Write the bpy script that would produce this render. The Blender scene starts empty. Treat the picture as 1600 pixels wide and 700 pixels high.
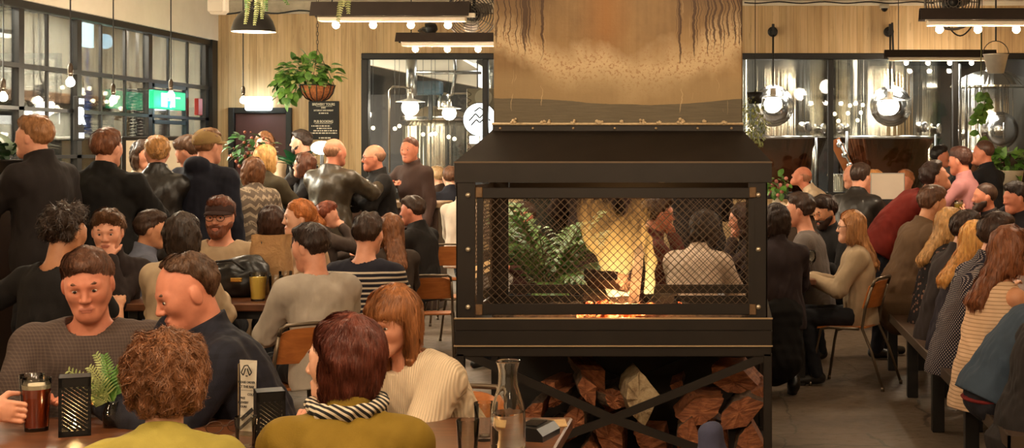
import bpy, math, random
import numpy as np
from mathutils import Vector, Matrix
R = math.radians
random.seed(7)
SC = bpy.context.scene
COL = SC.collection
# ------------------------------------------------------------------ camera model
F = 2270.0; PX, PY = 1140.0, 234.0; CH = 1.65
def at(px, py, Y):
    return Vector(((px-PX)*Y/F, Y, CH-(py-PY)*Y/F))
def s_at(Y): return F/Y
# ------------------------------------------------------------------ object helpers
def tag(o, label=None, cat=None, group=None, kind=None):
    if label: o['label'] = label
    if cat: o['category'] = cat
    if group: o['group'] = group
    if kind: o['kind'] = kind
    return o
def empty(name, loc=(0,0,0), rz=0, label=None, cat=None, group=None):
    o = bpy.data.objects.new(name, None); COL.objects.link(o)
    o.empty_display_size = 0.1
    o.location = loc; o.rotation_euler = (0,0,rz)
    return tag(o, label, cat, group)
def link(name, me, mat, parent=None):
    o = bpy.data.objects.new(name, me); COL.objects.link(o)
    if mat is not None and len(me.materials) == 0:
        for m in (mat if isinstance(mat, (list,tuple)) else [mat]): me.materials.append(m)
    if parent is not None: o.parent = parent
    return o
def copy_tree(o, parent=None):
    c = o.copy(); COL.objects.link(c)
    if parent is not None: c.parent = parent
    for ch in list(o.children): copy_tree(ch, c)
    return c
class MB:
    """collects shapes, build() links them as one mesh object"""
    def __init__(s): s.v=[]; s.f=[]; s.mi=[]; s.cur=0
    def add(s, vs, fs):
        b=len(s.v); s.v += [tuple(v) for v in vs]
        s.f += [tuple(i+b for i in f) for f in fs]; s.mi += [s.cur]*len(fs)
        return s
    def box(s, x0,x1,y0,y1,z0,z1, bev=0.0, M=None):
        if bev<=0:
            vs=[(x,y,z) for z in (z0,z1) for y in (y0,y1) for x in (x0,x1)]
            fs=[(0,2,3,1),(4,5,7,6),(0,1,5,4),(2,6,7,3),(0,4,6,2),(1,3,7,5)]
        else:
            b=min(bev,(x1-x0)*.49,(y1-y0)*.49,(z1-z0)*.49)
            X=(x0,x1);Y=(y0,y1);Z=(z0,z1); vs=[]; idx={}
            for i in (0,1):
                for j in (0,1):
                    for k in (0,1):
                        sx=1 if i==0 else -1; sy=1 if j==0 else -1; sz=1 if k==0 else -1
                        c=(X[i],Y[j],Z[k])
                        idx[i,j,k,0]=len(vs); vs.append((c[0],c[1]+sy*b,c[2]+sz*b))
                        idx[i,j,k,1]=len(vs); vs.append((c[0]+sx*b,c[1],c[2]+sz*b))
                        idx[i,j,k,2]=len(vs); vs.append((c[0]+sx*b,c[1]+sy*b,c[2]))
            fs=[]
            def q(a,bb,c,d,fl): fs.append((a,bb,c,d) if not fl else (d,c,bb,a))
            for i in (0,1):
                q(idx[i,0,0,0],idx[i,1,0,0],idx[i,1,1,0],idx[i,0,1,0], i==0)
                q(idx[0,i,0,1],idx[1,i,0,1],idx[1,i,1,1],idx[0,i,1,1], i==1)
                q(idx[0,0,i,2],idx[1,0,i,2],idx[1,1,i,2],idx[0,1,i,2], i==0)
            for a in (0,1):
                for c in (0,1):
                    q(idx[a,c,0,0],idx[a,c,1,0],idx[a,c,1,1],idx[a,c,0,1], (a==c))
                    q(idx[a,0,c,0],idx[a,1,c,0],idx[a,1,c,2],idx[a,0,c,2], (a!=c))
                    q(idx[0,a,c,1],idx[1,a,c,1],idx[1,a,c,2],idx[0,a,c,2], (a==c))
            for a in (0,1):
                for bb in (0,1):
                    for c in (0,1):
                        t=(idx[a,bb,c,0],idx[a,bb,c,1],idx[a,bb,c,2])
                        fs.append(t if (a+bb+c)%2==1 else t[::-1])
        if M is not None: vs=[M@Vector(v) for v in vs]
        return s.add(vs,fs)
    def bar(s, a, b, w, h=None, up=(0,0,1), bev=0):
        """square bar from a to b: width w, height h"""
        a=Vector(a);b=Vector(b);h=h or w;d=b-a;L=d.length;z=d.normalized()
        u=Vector(up)
        if abs(z.dot(u))>.98: u=Vector((0,1,0))
        x=u.cross(z).normalized(); y=z.cross(x)
        M=Matrix((x,y,z)).transposed().to_4x4(); M.translation=a
        return s.box(-w/2,w/2,-h/2,h/2,0,L,bev,M)
    def tube(s, pts, r, n=8, cap=True):
        pts=[Vector(p) for p in pts]; m=len(pts)
        rs=r if isinstance(r,(list,tuple)) else [r]*m
        vs=[];fs=[]; prev=None
        for i,p in enumerate(pts):
            t=(pts[min(i+1,m-1)]-pts[max(i-1,0)]).normalized()
            if prev is None:
                u=Vector((0,0,1)) if abs(t.z)<.9 else Vector((1,0,0))
                x=u.cross(t).normalized()
            else:
                x=(prev-t*prev.dot(t)).normalized()
            prev=x; y=t.cross(x)
            for k in range(n):
                a=2*math.pi*k/n; vs.append(p+(x*math.cos(a)+y*math.sin(a))*rs[i])
        for i in range(m-1):
            for k in range(n):
                k2=(k+1)%n; fs.append((i*n+k,i*n+k2,(i+1)*n+k2,(i+1)*n+k))
        if cap: fs.append(tuple(range(n))[::-1]); fs.append(tuple((m-1)*n+k for k in range(n)))
        return s.add(vs,fs)
    def lathe(s, prof, n=24, c=(0,0,0), M=None, cap=True):
        """prof: list of (r,z)"""
        vs=[];fs=[];m=len(prof)
        for r,z in prof:
            for k in range(n):
                a=2*math.pi*k/n; vs.append(Vector((c[0]+r*math.cos(a),c[1]+r*math.sin(a),c[2]+z)))
        for i in range(m-1):
            for k in range(n):
                k2=(k+1)%n; fs.append((i*n+k,i*n+k2,(i+1)*n+k2,(i+1)*n+k))
        if cap:
            if prof[0][0]>1e-6: fs.append(tuple(range(n))[::-1])
            if prof[-1][0]>1e-6: fs.append(tuple((m-1)*n+k for k in range(n)))
        if M is not None: vs=[M@v for v in vs]
        return s.add(vs,fs)
    def ball(s, c, r, n=16, sq=(1,1,1)):
        m=n//2; vs=[];fs=[]
        for i in range(m+1):
            t=math.pi*i/m
            for k in range(n):
                a=2*math.pi*k/n
                vs.append((c[0]+r*sq[0]*math.sin(t)*math.cos(a),c[1]+r*sq[1]*math.sin(t)*math.sin(a),c[2]-r*sq[2]*math.cos(t)))
        for i in range(m):
            for k in range(n):
                k2=(k+1)%n; fs.append((i*n+k,i*n+k2,(i+1)*n+k2,(i+1)*n+k))
        return s.add(vs,fs)
    def prism(s, poly, y0, y1, M=None):
        """poly in XZ, extruded along Y"""
        n=len(poly)
        vs=[Vector((x,y0,z)) for x,z in poly]+[Vector((x,y1,z)) for x,z in poly]
        fs=[tuple(range(n)),tuple(range(2*n-1,n-1,-1))]+[(i,i+n,(i+1)%n+n,(i+1)%n) for i in range(n)]
        if M is not None: vs=[M@v for v in vs]
        return s.add(vs,fs)
    def leaf(s, p, d, up, L, W, bend=.25, fold=.15, n=5):
        p=Vector(p);d=Vector(d).normalized();up=Vector(up)
        side=d.cross(up)
        if side.length<1e-4: side=d.cross(Vector((1,0.2,0)))
        side.normalize(); nn=side.cross(d)
        vs=[];fs=[]
        for i in range(n+1):
            t=i/n; w=W*.5*math.sin(math.pi*min(.97,.06+t*.94))**.75
            c=p+d*L*t-nn*bend*L*t*t
            vs += [c-side*w+nn*fold*w, c, c+side*w+nn*fold*w]
        for i in range(n):
            a=i*3; fs += [(a,a+1,a+4,a+3),(a+1,a+2,a+5,a+4)]
        return s.add(vs,fs)
    def mesh(s, name, smooth=False):
        me=bpy.data.meshes.new(name); me.from_pydata([tuple(v) for v in s.v],[],s.f)
        if any(s.mi): me.polygons.foreach_set('material_index', s.mi)
        me.update()
        if smooth: me.polygons.foreach_set('use_smooth',[True]*len(me.polygons))
        return me
    def build(s, name, mat, parent=None, smooth=False, angle=None):
        me=s.mesh(name, smooth)
        o=link(name, me, mat, parent)
        if smooth and angle:
            me.set_sharp_from_angle(angle=R(angle))
        return o
def struct(name, mb, mat, parent=None, **k):
    o=mb.build(name, mat, parent, **k)
    if parent is None: o['kind']='structure'
    return o
# ------------------------------------------------------------------ materials
MATS={}
class NT:
    def __init__(s,name):
        s.m=bpy.data.materials.new(name); s.m.use_nodes=True; s.t=s.m.node_tree; s.n=s.t.nodes; s.l=s.t.links
        s.b=s.n['Principled BSDF']; s.out=s.n['Material Output']
    def new(s,typ,**k):
        nd=s.n.new(typ)
        for a,v in k.items():
            if a.startswith('i_'):
                key=a[2:]; key=int(key) if key.isdigit() else key.replace('_',' ')
                nd.inputs[key].default_value=v
            else: setattr(nd,a,v)
        return nd
    def lk(s,a,b): s.l.new(a,b); return s
    def coord(s, scale=(1,1,1), rot=(0,0,0), kind='Object'):
        tc=s.new('ShaderNodeTexCoord'); mp=s.new('ShaderNodeMapping')
        mp.inputs['Scale'].default_value=scale; mp.inputs['Rotation'].default_value=rot
        s.lk(tc.outputs[kind],mp.inputs['Vector']); return mp.outputs['Vector']
    def noise(s, vec, scale=5, detail=4, rough=.55, dist=0):
        nd=s.new('ShaderNodeTexNoise'); nd.inputs['Scale'].default_value=scale; nd.inputs['Detail'].default_value=detail
        nd.inputs['Roughness'].default_value=rough; nd.inputs['Distortion'].default_value=dist
        if vec is not None: s.lk(vec,nd.inputs['Vector'])
        return nd.outputs['Fac']
    def ramp(s, fac, stops, interp='LINEAR'):
        nd=s.new('ShaderNodeValToRGB'); cr=nd.color_ramp; cr.interpolation=interp
        while len(cr.elements)<len(stops): cr.elements.new(.5)
        for e,(p,c) in zip(cr.elements,stops):
            e.position=p; e.color=(*c,1) if len(c)==3 else c
        s.lk(fac,nd.inputs['Fac']); return nd.outputs['Color']
    def mix(s, fac, a, b, mode='MIX'):
        nd=s.new('ShaderNodeMix',data_type='RGBA',blend_type=mode)
        if isinstance(fac,(int,float)): nd.inputs[0].default_value=fac
        else: s.lk(fac,nd.inputs[0])
        for v,i in ((a,6),(b,7)):
            if isinstance(v,(tuple,list)): nd.inputs[i].default_value=(*v[:3],1)
            else: s.lk(v,nd.inputs[i])
        return nd.outputs[2]
    def math(s, op, a, b=None, c=None):
        nd=s.new('ShaderNodeMath',operation=op)
        for i,v in enumerate((a,b,c)):
            if v is None: continue
            if isinstance(v,(int,float)): nd.inputs[i].default_value=v
            else: s.lk(v,nd.inputs[i])
        return nd.outputs[0]
    def sep(s, vec):
        nd=s.new('ShaderNodeSeparateXYZ'); s.lk(vec,nd.inputs[0]); return nd.outputs
    def bump(s, h, strength=.3, dist=.01):
        nd=s.new('ShaderNodeBump'); nd.inputs['Strength'].default_value=strength; nd.inputs['Distance'].default_value=dist
        s.lk(h,nd.inputs['Height']); s.lk(nd.outputs[0],s.b.inputs['Normal']); return s
    def set(s, **k):
        for a,v in k.items():
            key=a.replace('_',' ')
            inp=s.b.inputs[key]
            if isinstance(v,(int,float)): inp.default_value=v
            elif isinstance(v,(tuple,list)): inp.default_value=(*v[:3],1) if len(inp.default_value)==4 else tuple(v)
            else: s.lk(v,inp)
        return s
def srgb(r,g=None,b=None):
    if isinstance(r,str):
        r=r.lstrip('#'); r,g,b=[int(r[i:i+2],16) for i in (0,2,4)]
    f=lambda c:(c/255/12.92) if c/255<=.04045 else ((c/255+.055)/1.055)**2.4
    return (f(r),f(g),f(b))
def simple(name, col, rough=.5, metal=0, noise=0, nscale=20, bump=0, **k):
    key=('simple',name)
    if key in MATS: return MATS[key]
    t=NT(name); c=col
    if noise or bump:
        v=t.coord(); f=t.noise(v,nscale,5)
        if noise: c=t.ramp(f,[(.25,tuple(x*(1-noise) for x in col)),(.75,tuple(min(1,x*(1+noise)) for x in col))])
        if bump: t.bump(f,bump,.01)
    t.set(Base_Color=c,Roughness=rough,Metallic=metal,**k)
    MATS[key]=t.m; return t.m
def emit(name, col, strength):
    key=('emit',name)
    if key in MATS: return MATS[key]
    t=NT(name); t.set(Base_Color=col, Emission_Color=col, Emission_Strength=strength); MATS[key]=t.m; return t.m
def glassmat(name, tint=(1,1,1), refl=.08):
    """thin clear pane: sees through, with a fresnel mirror on top"""
    key=('pane',name)
    if key in MATS: return MATS[key]
    t=NT(name); t.n.remove(t.b)
    tr=t.new('ShaderNodeBsdfTransparent'); tr.inputs[0].default_value=(*tint,1)
    gl=t.new('ShaderNodeBsdfGlossy'); gl.inputs['Roughness'].default_value=.02
    fr=t.new('ShaderNodeFresnel'); fr.inputs[0].default_value=1.45
    f=t.math('MULTIPLY',fr.outputs[0],refl*12)
    mx=t.new('ShaderNodeMixShader'); t.lk(f,mx.inputs[0]); t.lk(tr.outputs[0],mx.inputs[1]); t.lk(gl.outputs[0],mx.inputs[2])
    t.lk(mx.outputs[0],t.out.inputs[0]); MATS[key]=t.m; return t.m
def realglass(name, col=(1,1,1), rough=0.0):
    key=('rg',name)
    if key in MATS: return MATS[key]
    t=NT(name); t.set(Base_Color=col,Roughness=rough,IOR=1.45,Transmission_Weight=1.0); MATS[key]=t.m; return t.m
# ------------------------------------------------------------------ signed-distance modelling -> one continuous mesh
class SDF:
    """list of primitives blended together, meshed with surface nets"""
    def __init__(s, res): s.res=res; s.p=[]
    def rc(s, a, b, ra, rb, k=.02, sub=False):        # round cone
        a=np.array(a,np.float32); b=np.array(b,np.float32)
        lo=np.minimum(a-ra,b-rb); hi=np.maximum(a+ra,b+rb)
        def fn(P):
            d=b-a; L2=float(d@d)+1e-12
            h=np.clip(((P-a)@d)/L2,0,1)
            q=P-a-h[:,None]*d
            return np.sqrt((q*q).sum(1))-(ra+(rb-ra)*h)
        s.p.append((fn,lo,hi,k,sub)); return s
    def el(s, c, rad, M=None, k=.02, sub=False):      # ellipsoid; M columns = axes
        c=np.array(c,np.float32); rad=np.array(rad,np.float32)
        M=np.eye(3,dtype=np.float32) if M is None else np.array(M,np.float32)
        ext=np.sqrt(((M*rad)**2).sum(1)); lo=c-ext; hi=c+ext
        def fn(P):
            q=(P-c)@M; k0=np.sqrt(((q/rad)**2).sum(1)); k1=np.sqrt(((q/rad**2)**2).sum(1))+1e-9
            return np.where(k0<1e-4, -rad.min(), k0*(k0-1)/k1)
        s.p.append((fn,lo,hi,k,sub)); return s
    def build(s, cut=None, disp=None, bounds=None):
        res=s.res; adds=[p for p in s.p if not p[4]]
        lo=np.min([p[1] for p in adds],0)-3*res-.03; hi=np.max([p[2] for p in adds],0)+3*res+.03
        if bounds is not None: lo=np.maximum(lo,bounds[0]); hi=np.minimum(hi,bounds[1])
        n=np.ceil((hi-lo)/res).astype(int)+1
        BIG=.06
        G=np.full(tuple(n),BIG,np.float32)
        ax=[(lo[i]+res*np.arange(n[i])).astype(np.float32) for i in range(3)]
        for fn,l,h,k,sub in s.p:
            m=k+.045
            i0=np.maximum(np.floor((l-m-lo)/res).astype(int),0); i1=np.minimum(np.ceil((h+m-lo)/res).astype(int)+1,n)
            if (i1<=i0).any(): continue
            sl=tuple(slice(i0[j],i1[j]) for j in range(3))
            X,Y,Z=np.meshgrid(ax[0][sl[0]],ax[1][sl[1]],ax[2][sl[2]],indexing='ij')
            P=np.stack([X.ravel(),Y.ravel(),Z.ravel()],1)
            d=fn(P).astype(np.float32).reshape(X.shape)
            g=G[sl]
            if sub:
                d=-d; hh=np.clip(.5-.5*(g-d)/k,0,1); G[sl]=g+(d-g)*hh+k*hh*(1-hh)
            else:
                hh=np.clip(.5+.5*(g-d)/k,0,1); G[sl]=np.minimum(g,BIG)+(d-g)*hh-k*hh*(1-hh)
        if disp is not None or cut is not None:
            near=np.abs(G)<.05 if cut is None else G<.05
            ii=np.nonzero(near); P=np.stack([ax[0][ii[0]],ax[1][ii[1]],ax[2][ii[2]]],1)
            v=G[ii]
            if disp is not None: v=v+disp(P)
            if cut is not None: v=np.maximum(v,cut(P))
            G[ii]=v
        return surface_nets(G,lo,res)
def surface_nets(G,lo,res):
    n=G.shape; ins=G<0
    c=np.zeros((n[0]-1,n[1]-1,n[2]-1),np.int8)
    offs=[(i,j,k) for i in (0,1) for j in (0,1) for k in (0,1)]
    sl=lambda o:tuple(slice(o[d],n[d]-1+o[d]) for d in range(3))
    for o in offs: c+=ins[sl(o)]
    act=(c>0)&(c<8)
    idx=np.nonzero(act); m=len(idx[0])
    if m==0: return np.zeros((0,3)),np.zeros((0,4),int)
    vid=np.full(act.shape,-1,np.int32); vid[idx]=np.arange(m)
    base=np.stack(idx,1).astype(np.float32)
    acc=np.zeros((m,3),np.float32); cnt=np.zeros(m,np.float32)
    val={o:G[idx[0]+o[0],idx[1]+o[1],idx[2]+o[2]] for o in offs}
    for o in offs:
        for d in range(3):
            if o[d]==0:
                o2=list(o); o2[d]=1; o2=tuple(o2)
                a=val[o]; b=val[o2]; cr=(a<0)!=(b<0)
                den=np.where(np.abs(a-b)<1e-9,1e-9,a-b); t=np.clip(a/den,0,1)
                pt=np.zeros((m,3),np.float32)+np.array(o,np.float32); pt[:,d]+=t
                acc[cr]+=pt[cr]; cnt[cr]+=1
    V=(base+acc/cnt[:,None])*res+np.asarray(lo)
    F=[]
    for d in range(3):
        e=[1,1,1]; e[d]=0; u,w=[q for q in range(3) if q!=d]
        A=ins[tuple(slice(e[q],n[q]-1) for q in range(3))]
        o2=[e[0],e[1],e[2]]; o2[d]+=1
        B=ins[tuple(slice(o2[q],(n[q]-1) if q!=d else n[q]) for q in range(3))]
        A=A[:B.shape[0],:B.shape[1],:B.shape[2]]
        ch=A!=B; ii=np.nonzero(ch)
        if len(ii[0])==0: continue
        p=np.stack(ii,1)+np.array(e)
        def vv(du,dw):
            q=p.copy(); q[:,u]+=du; q[:,w]+=dw; return vid[q[:,0],q[:,1],q[:,2]]
        q=np.stack([vv(-1,-1),vv(0,-1),vv(0,0),vv(-1,0)],1)
        fl=A[ii] if d!=1 else ~A[ii]
        q[~fl]=q[~fl][:,::-1]
        F.append(q)
    Fq=np.concatenate(F); Fq=Fq[(Fq>=0).all(1)]
    return V,Fq
def sdf_obj(name, VF, mat, parent=None):
    V,Fq=VF
    me=bpy.data.meshes.new(name)
    me.vertices.add(len(V)); me.vertices.foreach_set('co',V.astype(np.float32).ravel())
    me.loops.add(len(Fq)*4); me.polygons.add(len(Fq))
    me.polygons.foreach_set('loop_start',np.arange(len(Fq))*4)
    me.loops.foreach_set('vertex_index',Fq.astype(np.int32).ravel())
    me.polygons.foreach_set('use_smooth',np.ones(len(Fq),bool))
    me.update(calc_edges=True); 
    return link(name, me, mat, parent)
_rng=np.random.RandomState(3)
def sines(seed, n, wl, aniso=(1,1,1)):
    r=np.random.RandomState(seed)
    K=r.normal(size=(n,3)); K/=np.linalg.norm(K,axis=1)[:,None]
    K=K*np.array(aniso)*(2*math.pi/(wl*r.uniform(.7,1.5,size=(n,1)))); ph=r.uniform(0,6.28,n)
    def f(P):
        out=np.zeros(len(P))
        for k,p in zip(K,ph): out+=np.sin(P@k+p)
        return out/math.sqrt(n)
    return f
# ------------------------------------------------------------------ cloth, skin and hair materials
def cloth(col, pattern=None, col2=None, rough=.85, scale=1.0, bump=.25):
    key=('cloth',tuple(col),pattern,tuple(col2) if col2 else None,rough,scale)
    if key in MATS: return MATS[key]
    t=NT('cloth'); v=t.coord()
    f=t.noise(v,9,4); w=t.noise(v,260,2)
    base=t.ramp(f,[(.2,tuple(c*.82 for c in col)),(.8,tuple(min(1,c*1.15) for c in col))])
    h=w
    if pattern in ('stripes','knit_rib','pinstripe'):
        x,y,z=t.sep(v)
        fr={'stripes':1/.030,'pinstripe':1/.019,'knit_rib':1/.011}[pattern]/scale
        ax=z if pattern!='knit_rib' else t.math('ADD',x,t.math('MULTIPLY',y,.6))
        sn=t.math('SINE',t.math('MULTIPLY',ax,2*math.pi*fr))
        if pattern=='knit_rib':
            base=t.mix(t.math('MULTIPLY_ADD',sn,.5,.5),tuple(c*.78 for c in col),base); h=sn
        elif pattern=='pinstripe':
            m=t.math('GREATER_THAN',sn,.72); base=t.mix(m,base,col2)
        else:
            m=t.math('GREATER_THAN',sn,.35)
            lim=t.math('LESS_THAN',z,STRIPE_TOP['z'])
            base=t.mix(t.math('MULTIPLY',m,lim),base,col2)
    elif pattern=='dots':
        x,y,z=t.sep(v)
        q=.019*scale
        u=t.math('MULTIPLY',t.math('ARCTAN2',y,x),.17)
        a=t.math('SINE',t.math('MULTIPLY',t.math('ADD',u,z),math.pi/q)); b=t.math('SINE',t.math('MULTIPLY',t.math('SUBTRACT',u,z),math.pi/q))
        m=t.math('GREATER_THAN',t.math('ABSOLUTE',t.math('MULTIPLY',a,b)),.74); base=t.mix(m,base,col2)
    elif pattern=='fairisle':
        x,y,z=t.sep(v)
        tri=t.math('PINGPONG',t.math('ADD',x,t.math('MULTIPLY',y,.7)),.035)
        zz=t.math('SINE',t.math('MULTIPLY',t.math('ADD',z,tri),2*math.pi/.075))
        m=t.math('GREATER_THAN',zz,.25); d=t.noise(v,70,2)
        base=t.mix(t.math('MULTIPLY',m,t.math('GREATER_THAN',d,.42)),base,col2)
    elif pattern=='floral':
        vo=t.new('ShaderNodeTexVoronoi'); vo.inputs['Scale'].default_value=28; t.lk(v,vo.inputs['Vector'])
        m=t.math('LESS_THAN',vo.outputs['Distance'],.28); base=t.mix(m,base,col2)
    elif pattern in ('plaid','tweed'):
        x,y,z=t.sep(v); q=.05 if pattern=='plaid' else .012
        a=t.math('GREATER_THAN',t.math('SINE',t.math('MULTIPLY',t.math('ADD',x,y),2*math.pi/q)),.55)
        b=t.math('GREATER_THAN',t.math('SINE',t.math('MULTIPLY',z,2*math.pi/q)),.55)
        base=t.mix(t.math('MULTIPLY',t.math('ADD',a,b),.35),base,col2)
    t.set(Base_Color=base,Roughness=rough)
    t.set(Specular_IOR_Level=.25)
    t.bump(h,bump,.004 if pattern!='knit_rib' else .008)
    MATS[key]=t.m; return t.m
STRIPE_TOP={'z':.985}
def leather(col):
    key=('leather',tuple(col))
    if key in MATS: return MATS[key]
    t=NT('leather'); v=t.coord(); f=t.noise(v,14,6,.6); g=t.noise(v,160,3)
    t.set(Base_Color=t.ramp(f,[(.25,tuple(c*.7 for c in col)),(.75,tuple(min(1,c*1.3) for c in col))]),Roughness=.34)
    t.bump(t.math('ADD',f,t.math('MULTIPLY',g,.25)),.35,.01); MATS[key]=t.m; return t.m
def skinmat(col):
    key=('skin',tuple(col))
    if key in MATS: return MATS[key]
    t=NT('skin'); v=t.coord(); f=t.noise(v,16,4); g=t.noise(v,140,2)
    c=t.ramp(f,[(.3,tuple(a*b for a,b in zip(col,(.86,.76,.72)))),(.7,tuple(min(1,a*b) for a,b in zip(col,(1.06,1.04,1.02))))])
    t.set(Base_Color=c,Roughness=.48,Specular_IOR_Level=.4,Subsurface_Weight=.06,Subsurface_Radius=(.012,.005,.003))
    t.b.inputs['Subsurface Scale'].default_value=1.0
    t.bump(g,.08,.003); MATS[key]=t.m; return t.m
def hairmat(col, strand=True):
    key=('hair',tuple(col))
    if key in MATS: return MATS[key]
    t=NT('hair'); v=t.coord((1,1,.16)); f=t.noise(v,75,4,.6); g=t.noise(t.coord((1,1,.3)),13,3)
    c=t.ramp(t.math('ADD',t.math('MULTIPLY',f,.6),t.math('MULTIPLY',g,.4)),[(.32,tuple(a*.6 for a in col)),(.52,tuple(min(1,a*1.35) for a in col)),(.72,tuple(min(1,a*2.2) for a in col))])
    t.set(Base_Color=c,Roughness=.42,Specular_IOR_Level=.35,Anisotropic=.4)
    t.bump(f,.5,.006); MATS[key]=t.m; return t.m
SK=dict(fair=srgb(228,178,150),pink=srgb(224,162,134),tan=srgb(203,146,110),brown=srgb(176,120,88),red=srgb(214,140,112))
HC=dict(black=srgb(34,26,22),dark=srgb(52,37,28),brown=srgb(88,58,38),auburn=srgb(104,42,24),ginger=srgb(156,92,48),blond=srgb(196,152,92),
        lightbrown=srgb(134,94,60),grey=srgb(140,126,112),white=srgb(196,184,166))
def strands(VF, Hc, Mh, style, n, wid, seed):
    """ribbons of hair combed along the hair surface"""
    V,Fq=VF
    if len(V)<50: return VF
    r=np.random.RandomState(seed)
    a=V[Fq[:,0]];b=V[Fq[:,1]];c=V[Fq[:,2]]; fn=np.cross(b-a,c-a)
    N=np.zeros_like(V)
    for k in range(4): np.add.at(N,Fq[:,k],fn)
    N/=np.linalg.norm(N,axis=1)[:,None]+1e-9
    Lg={'short':.034,'crop':.020,'messy':.055,'wave':.045,'rim':.020,'recede':.03,'curly':.055,'bob':.075,'long':.13,'bangs':.12,'bun':.05,'pony':.05}.get(style,0)
    if not Lg: return VF
    idx=r.randint(0,len(V),n); P=V[idx].copy(); Nn=N[idx].copy()
    crown=np.array((0,-.045,.12))
    from mathutils.kdtree import KDTree
    kd=KDTree(len(V))
    for i_,v_ in enumerate(V.tolist()): kd.insert(v_,i_)
    kd.balance()
    pts=[P+Nn*.0005]; L=Lg*r.uniform(.6,1.25,n)[:,None]; K=4
    jit=r.normal(size=(n,3))*(.16 if style not in('curly','messy') else .5)
    out=r.uniform(0,1,n)[:,None]
    for k in range(K):
        loc=(pts[-1]-Hc)@Mh
        rad=loc-crown; rad/=np.linalg.norm(rad,axis=1)[:,None]+1e-9
        g=rad.copy(); 
        if style in('bob','long','bangs','pony','bun'):
            wz=np.clip((.10-loc[:,2])/.10,0,1)[:,None]; g=rad*(1-wz)+np.array((0,-.05,-1.))*wz
        if style in('bun','pony'): g=np.array((0,-.12,-.01))-loc; g/=np.linalg.norm(g,axis=1)[:,None]+1e-9
        if style=='wave': g=g+np.array((0,.6,.9))*(loc[:,1:2]>.02)
        d=g@Mh.T+jit
        d=d-Nn*((d*Nn).sum(1))[:,None]; d/=np.linalg.norm(d,axis=1)[:,None]+1e-9
        lift={'short':.12,'crop':.10,'messy':.35,'wave':.3,'curly':.25}.get(style,.03)
        q=pts[-1]+(d+Nn*lift*out)*L/K
        free=(style in('messy',) and k>=2) or (style in('long','bangs','bob','wave') and k==K-1)
        if not free:
            nn=np.array([kd.find(p_)[1] for p_ in q.tolist()])
            Nn=N[nn]; off=((q-V[nn])*Nn).sum(1)[:,None]
            q=q-Nn*(off-np.minimum(np.abs(off),.0006+.0010*(k+1)*out*(1+8*lift)))
        elif style in('long','bangs','bob'):
            q=pts[-1]+(np.array((0,-.02,-1.))@np.eye(3)+jit*.5)*L/K*.7
        pts.append(q)
    W=np.cross(pts[1]-pts[0],Nn); W/=np.linalg.norm(W,axis=1)[:,None]+1e-9
    tw=np.array([.8,1,.9,.55,.06])*wid
    rows=[]
    for k in range(K+1): rows += [pts[k]-W*tw[k]+Nn*.0012*np.sin(1.0), pts[k]+W*tw[k]+Nn*.0004]
    R_=np.stack(rows,1).reshape(-1,3); base=len(V)+np.arange(n)*(2*(K+1))
    fs=[]
    for k in range(K):
        o=base+2*k; fs.append(np.stack([o,o+1,o+3,o+2],1))
    return np.concatenate([V,R_]),np.concatenate([Fq]+fs)
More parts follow.
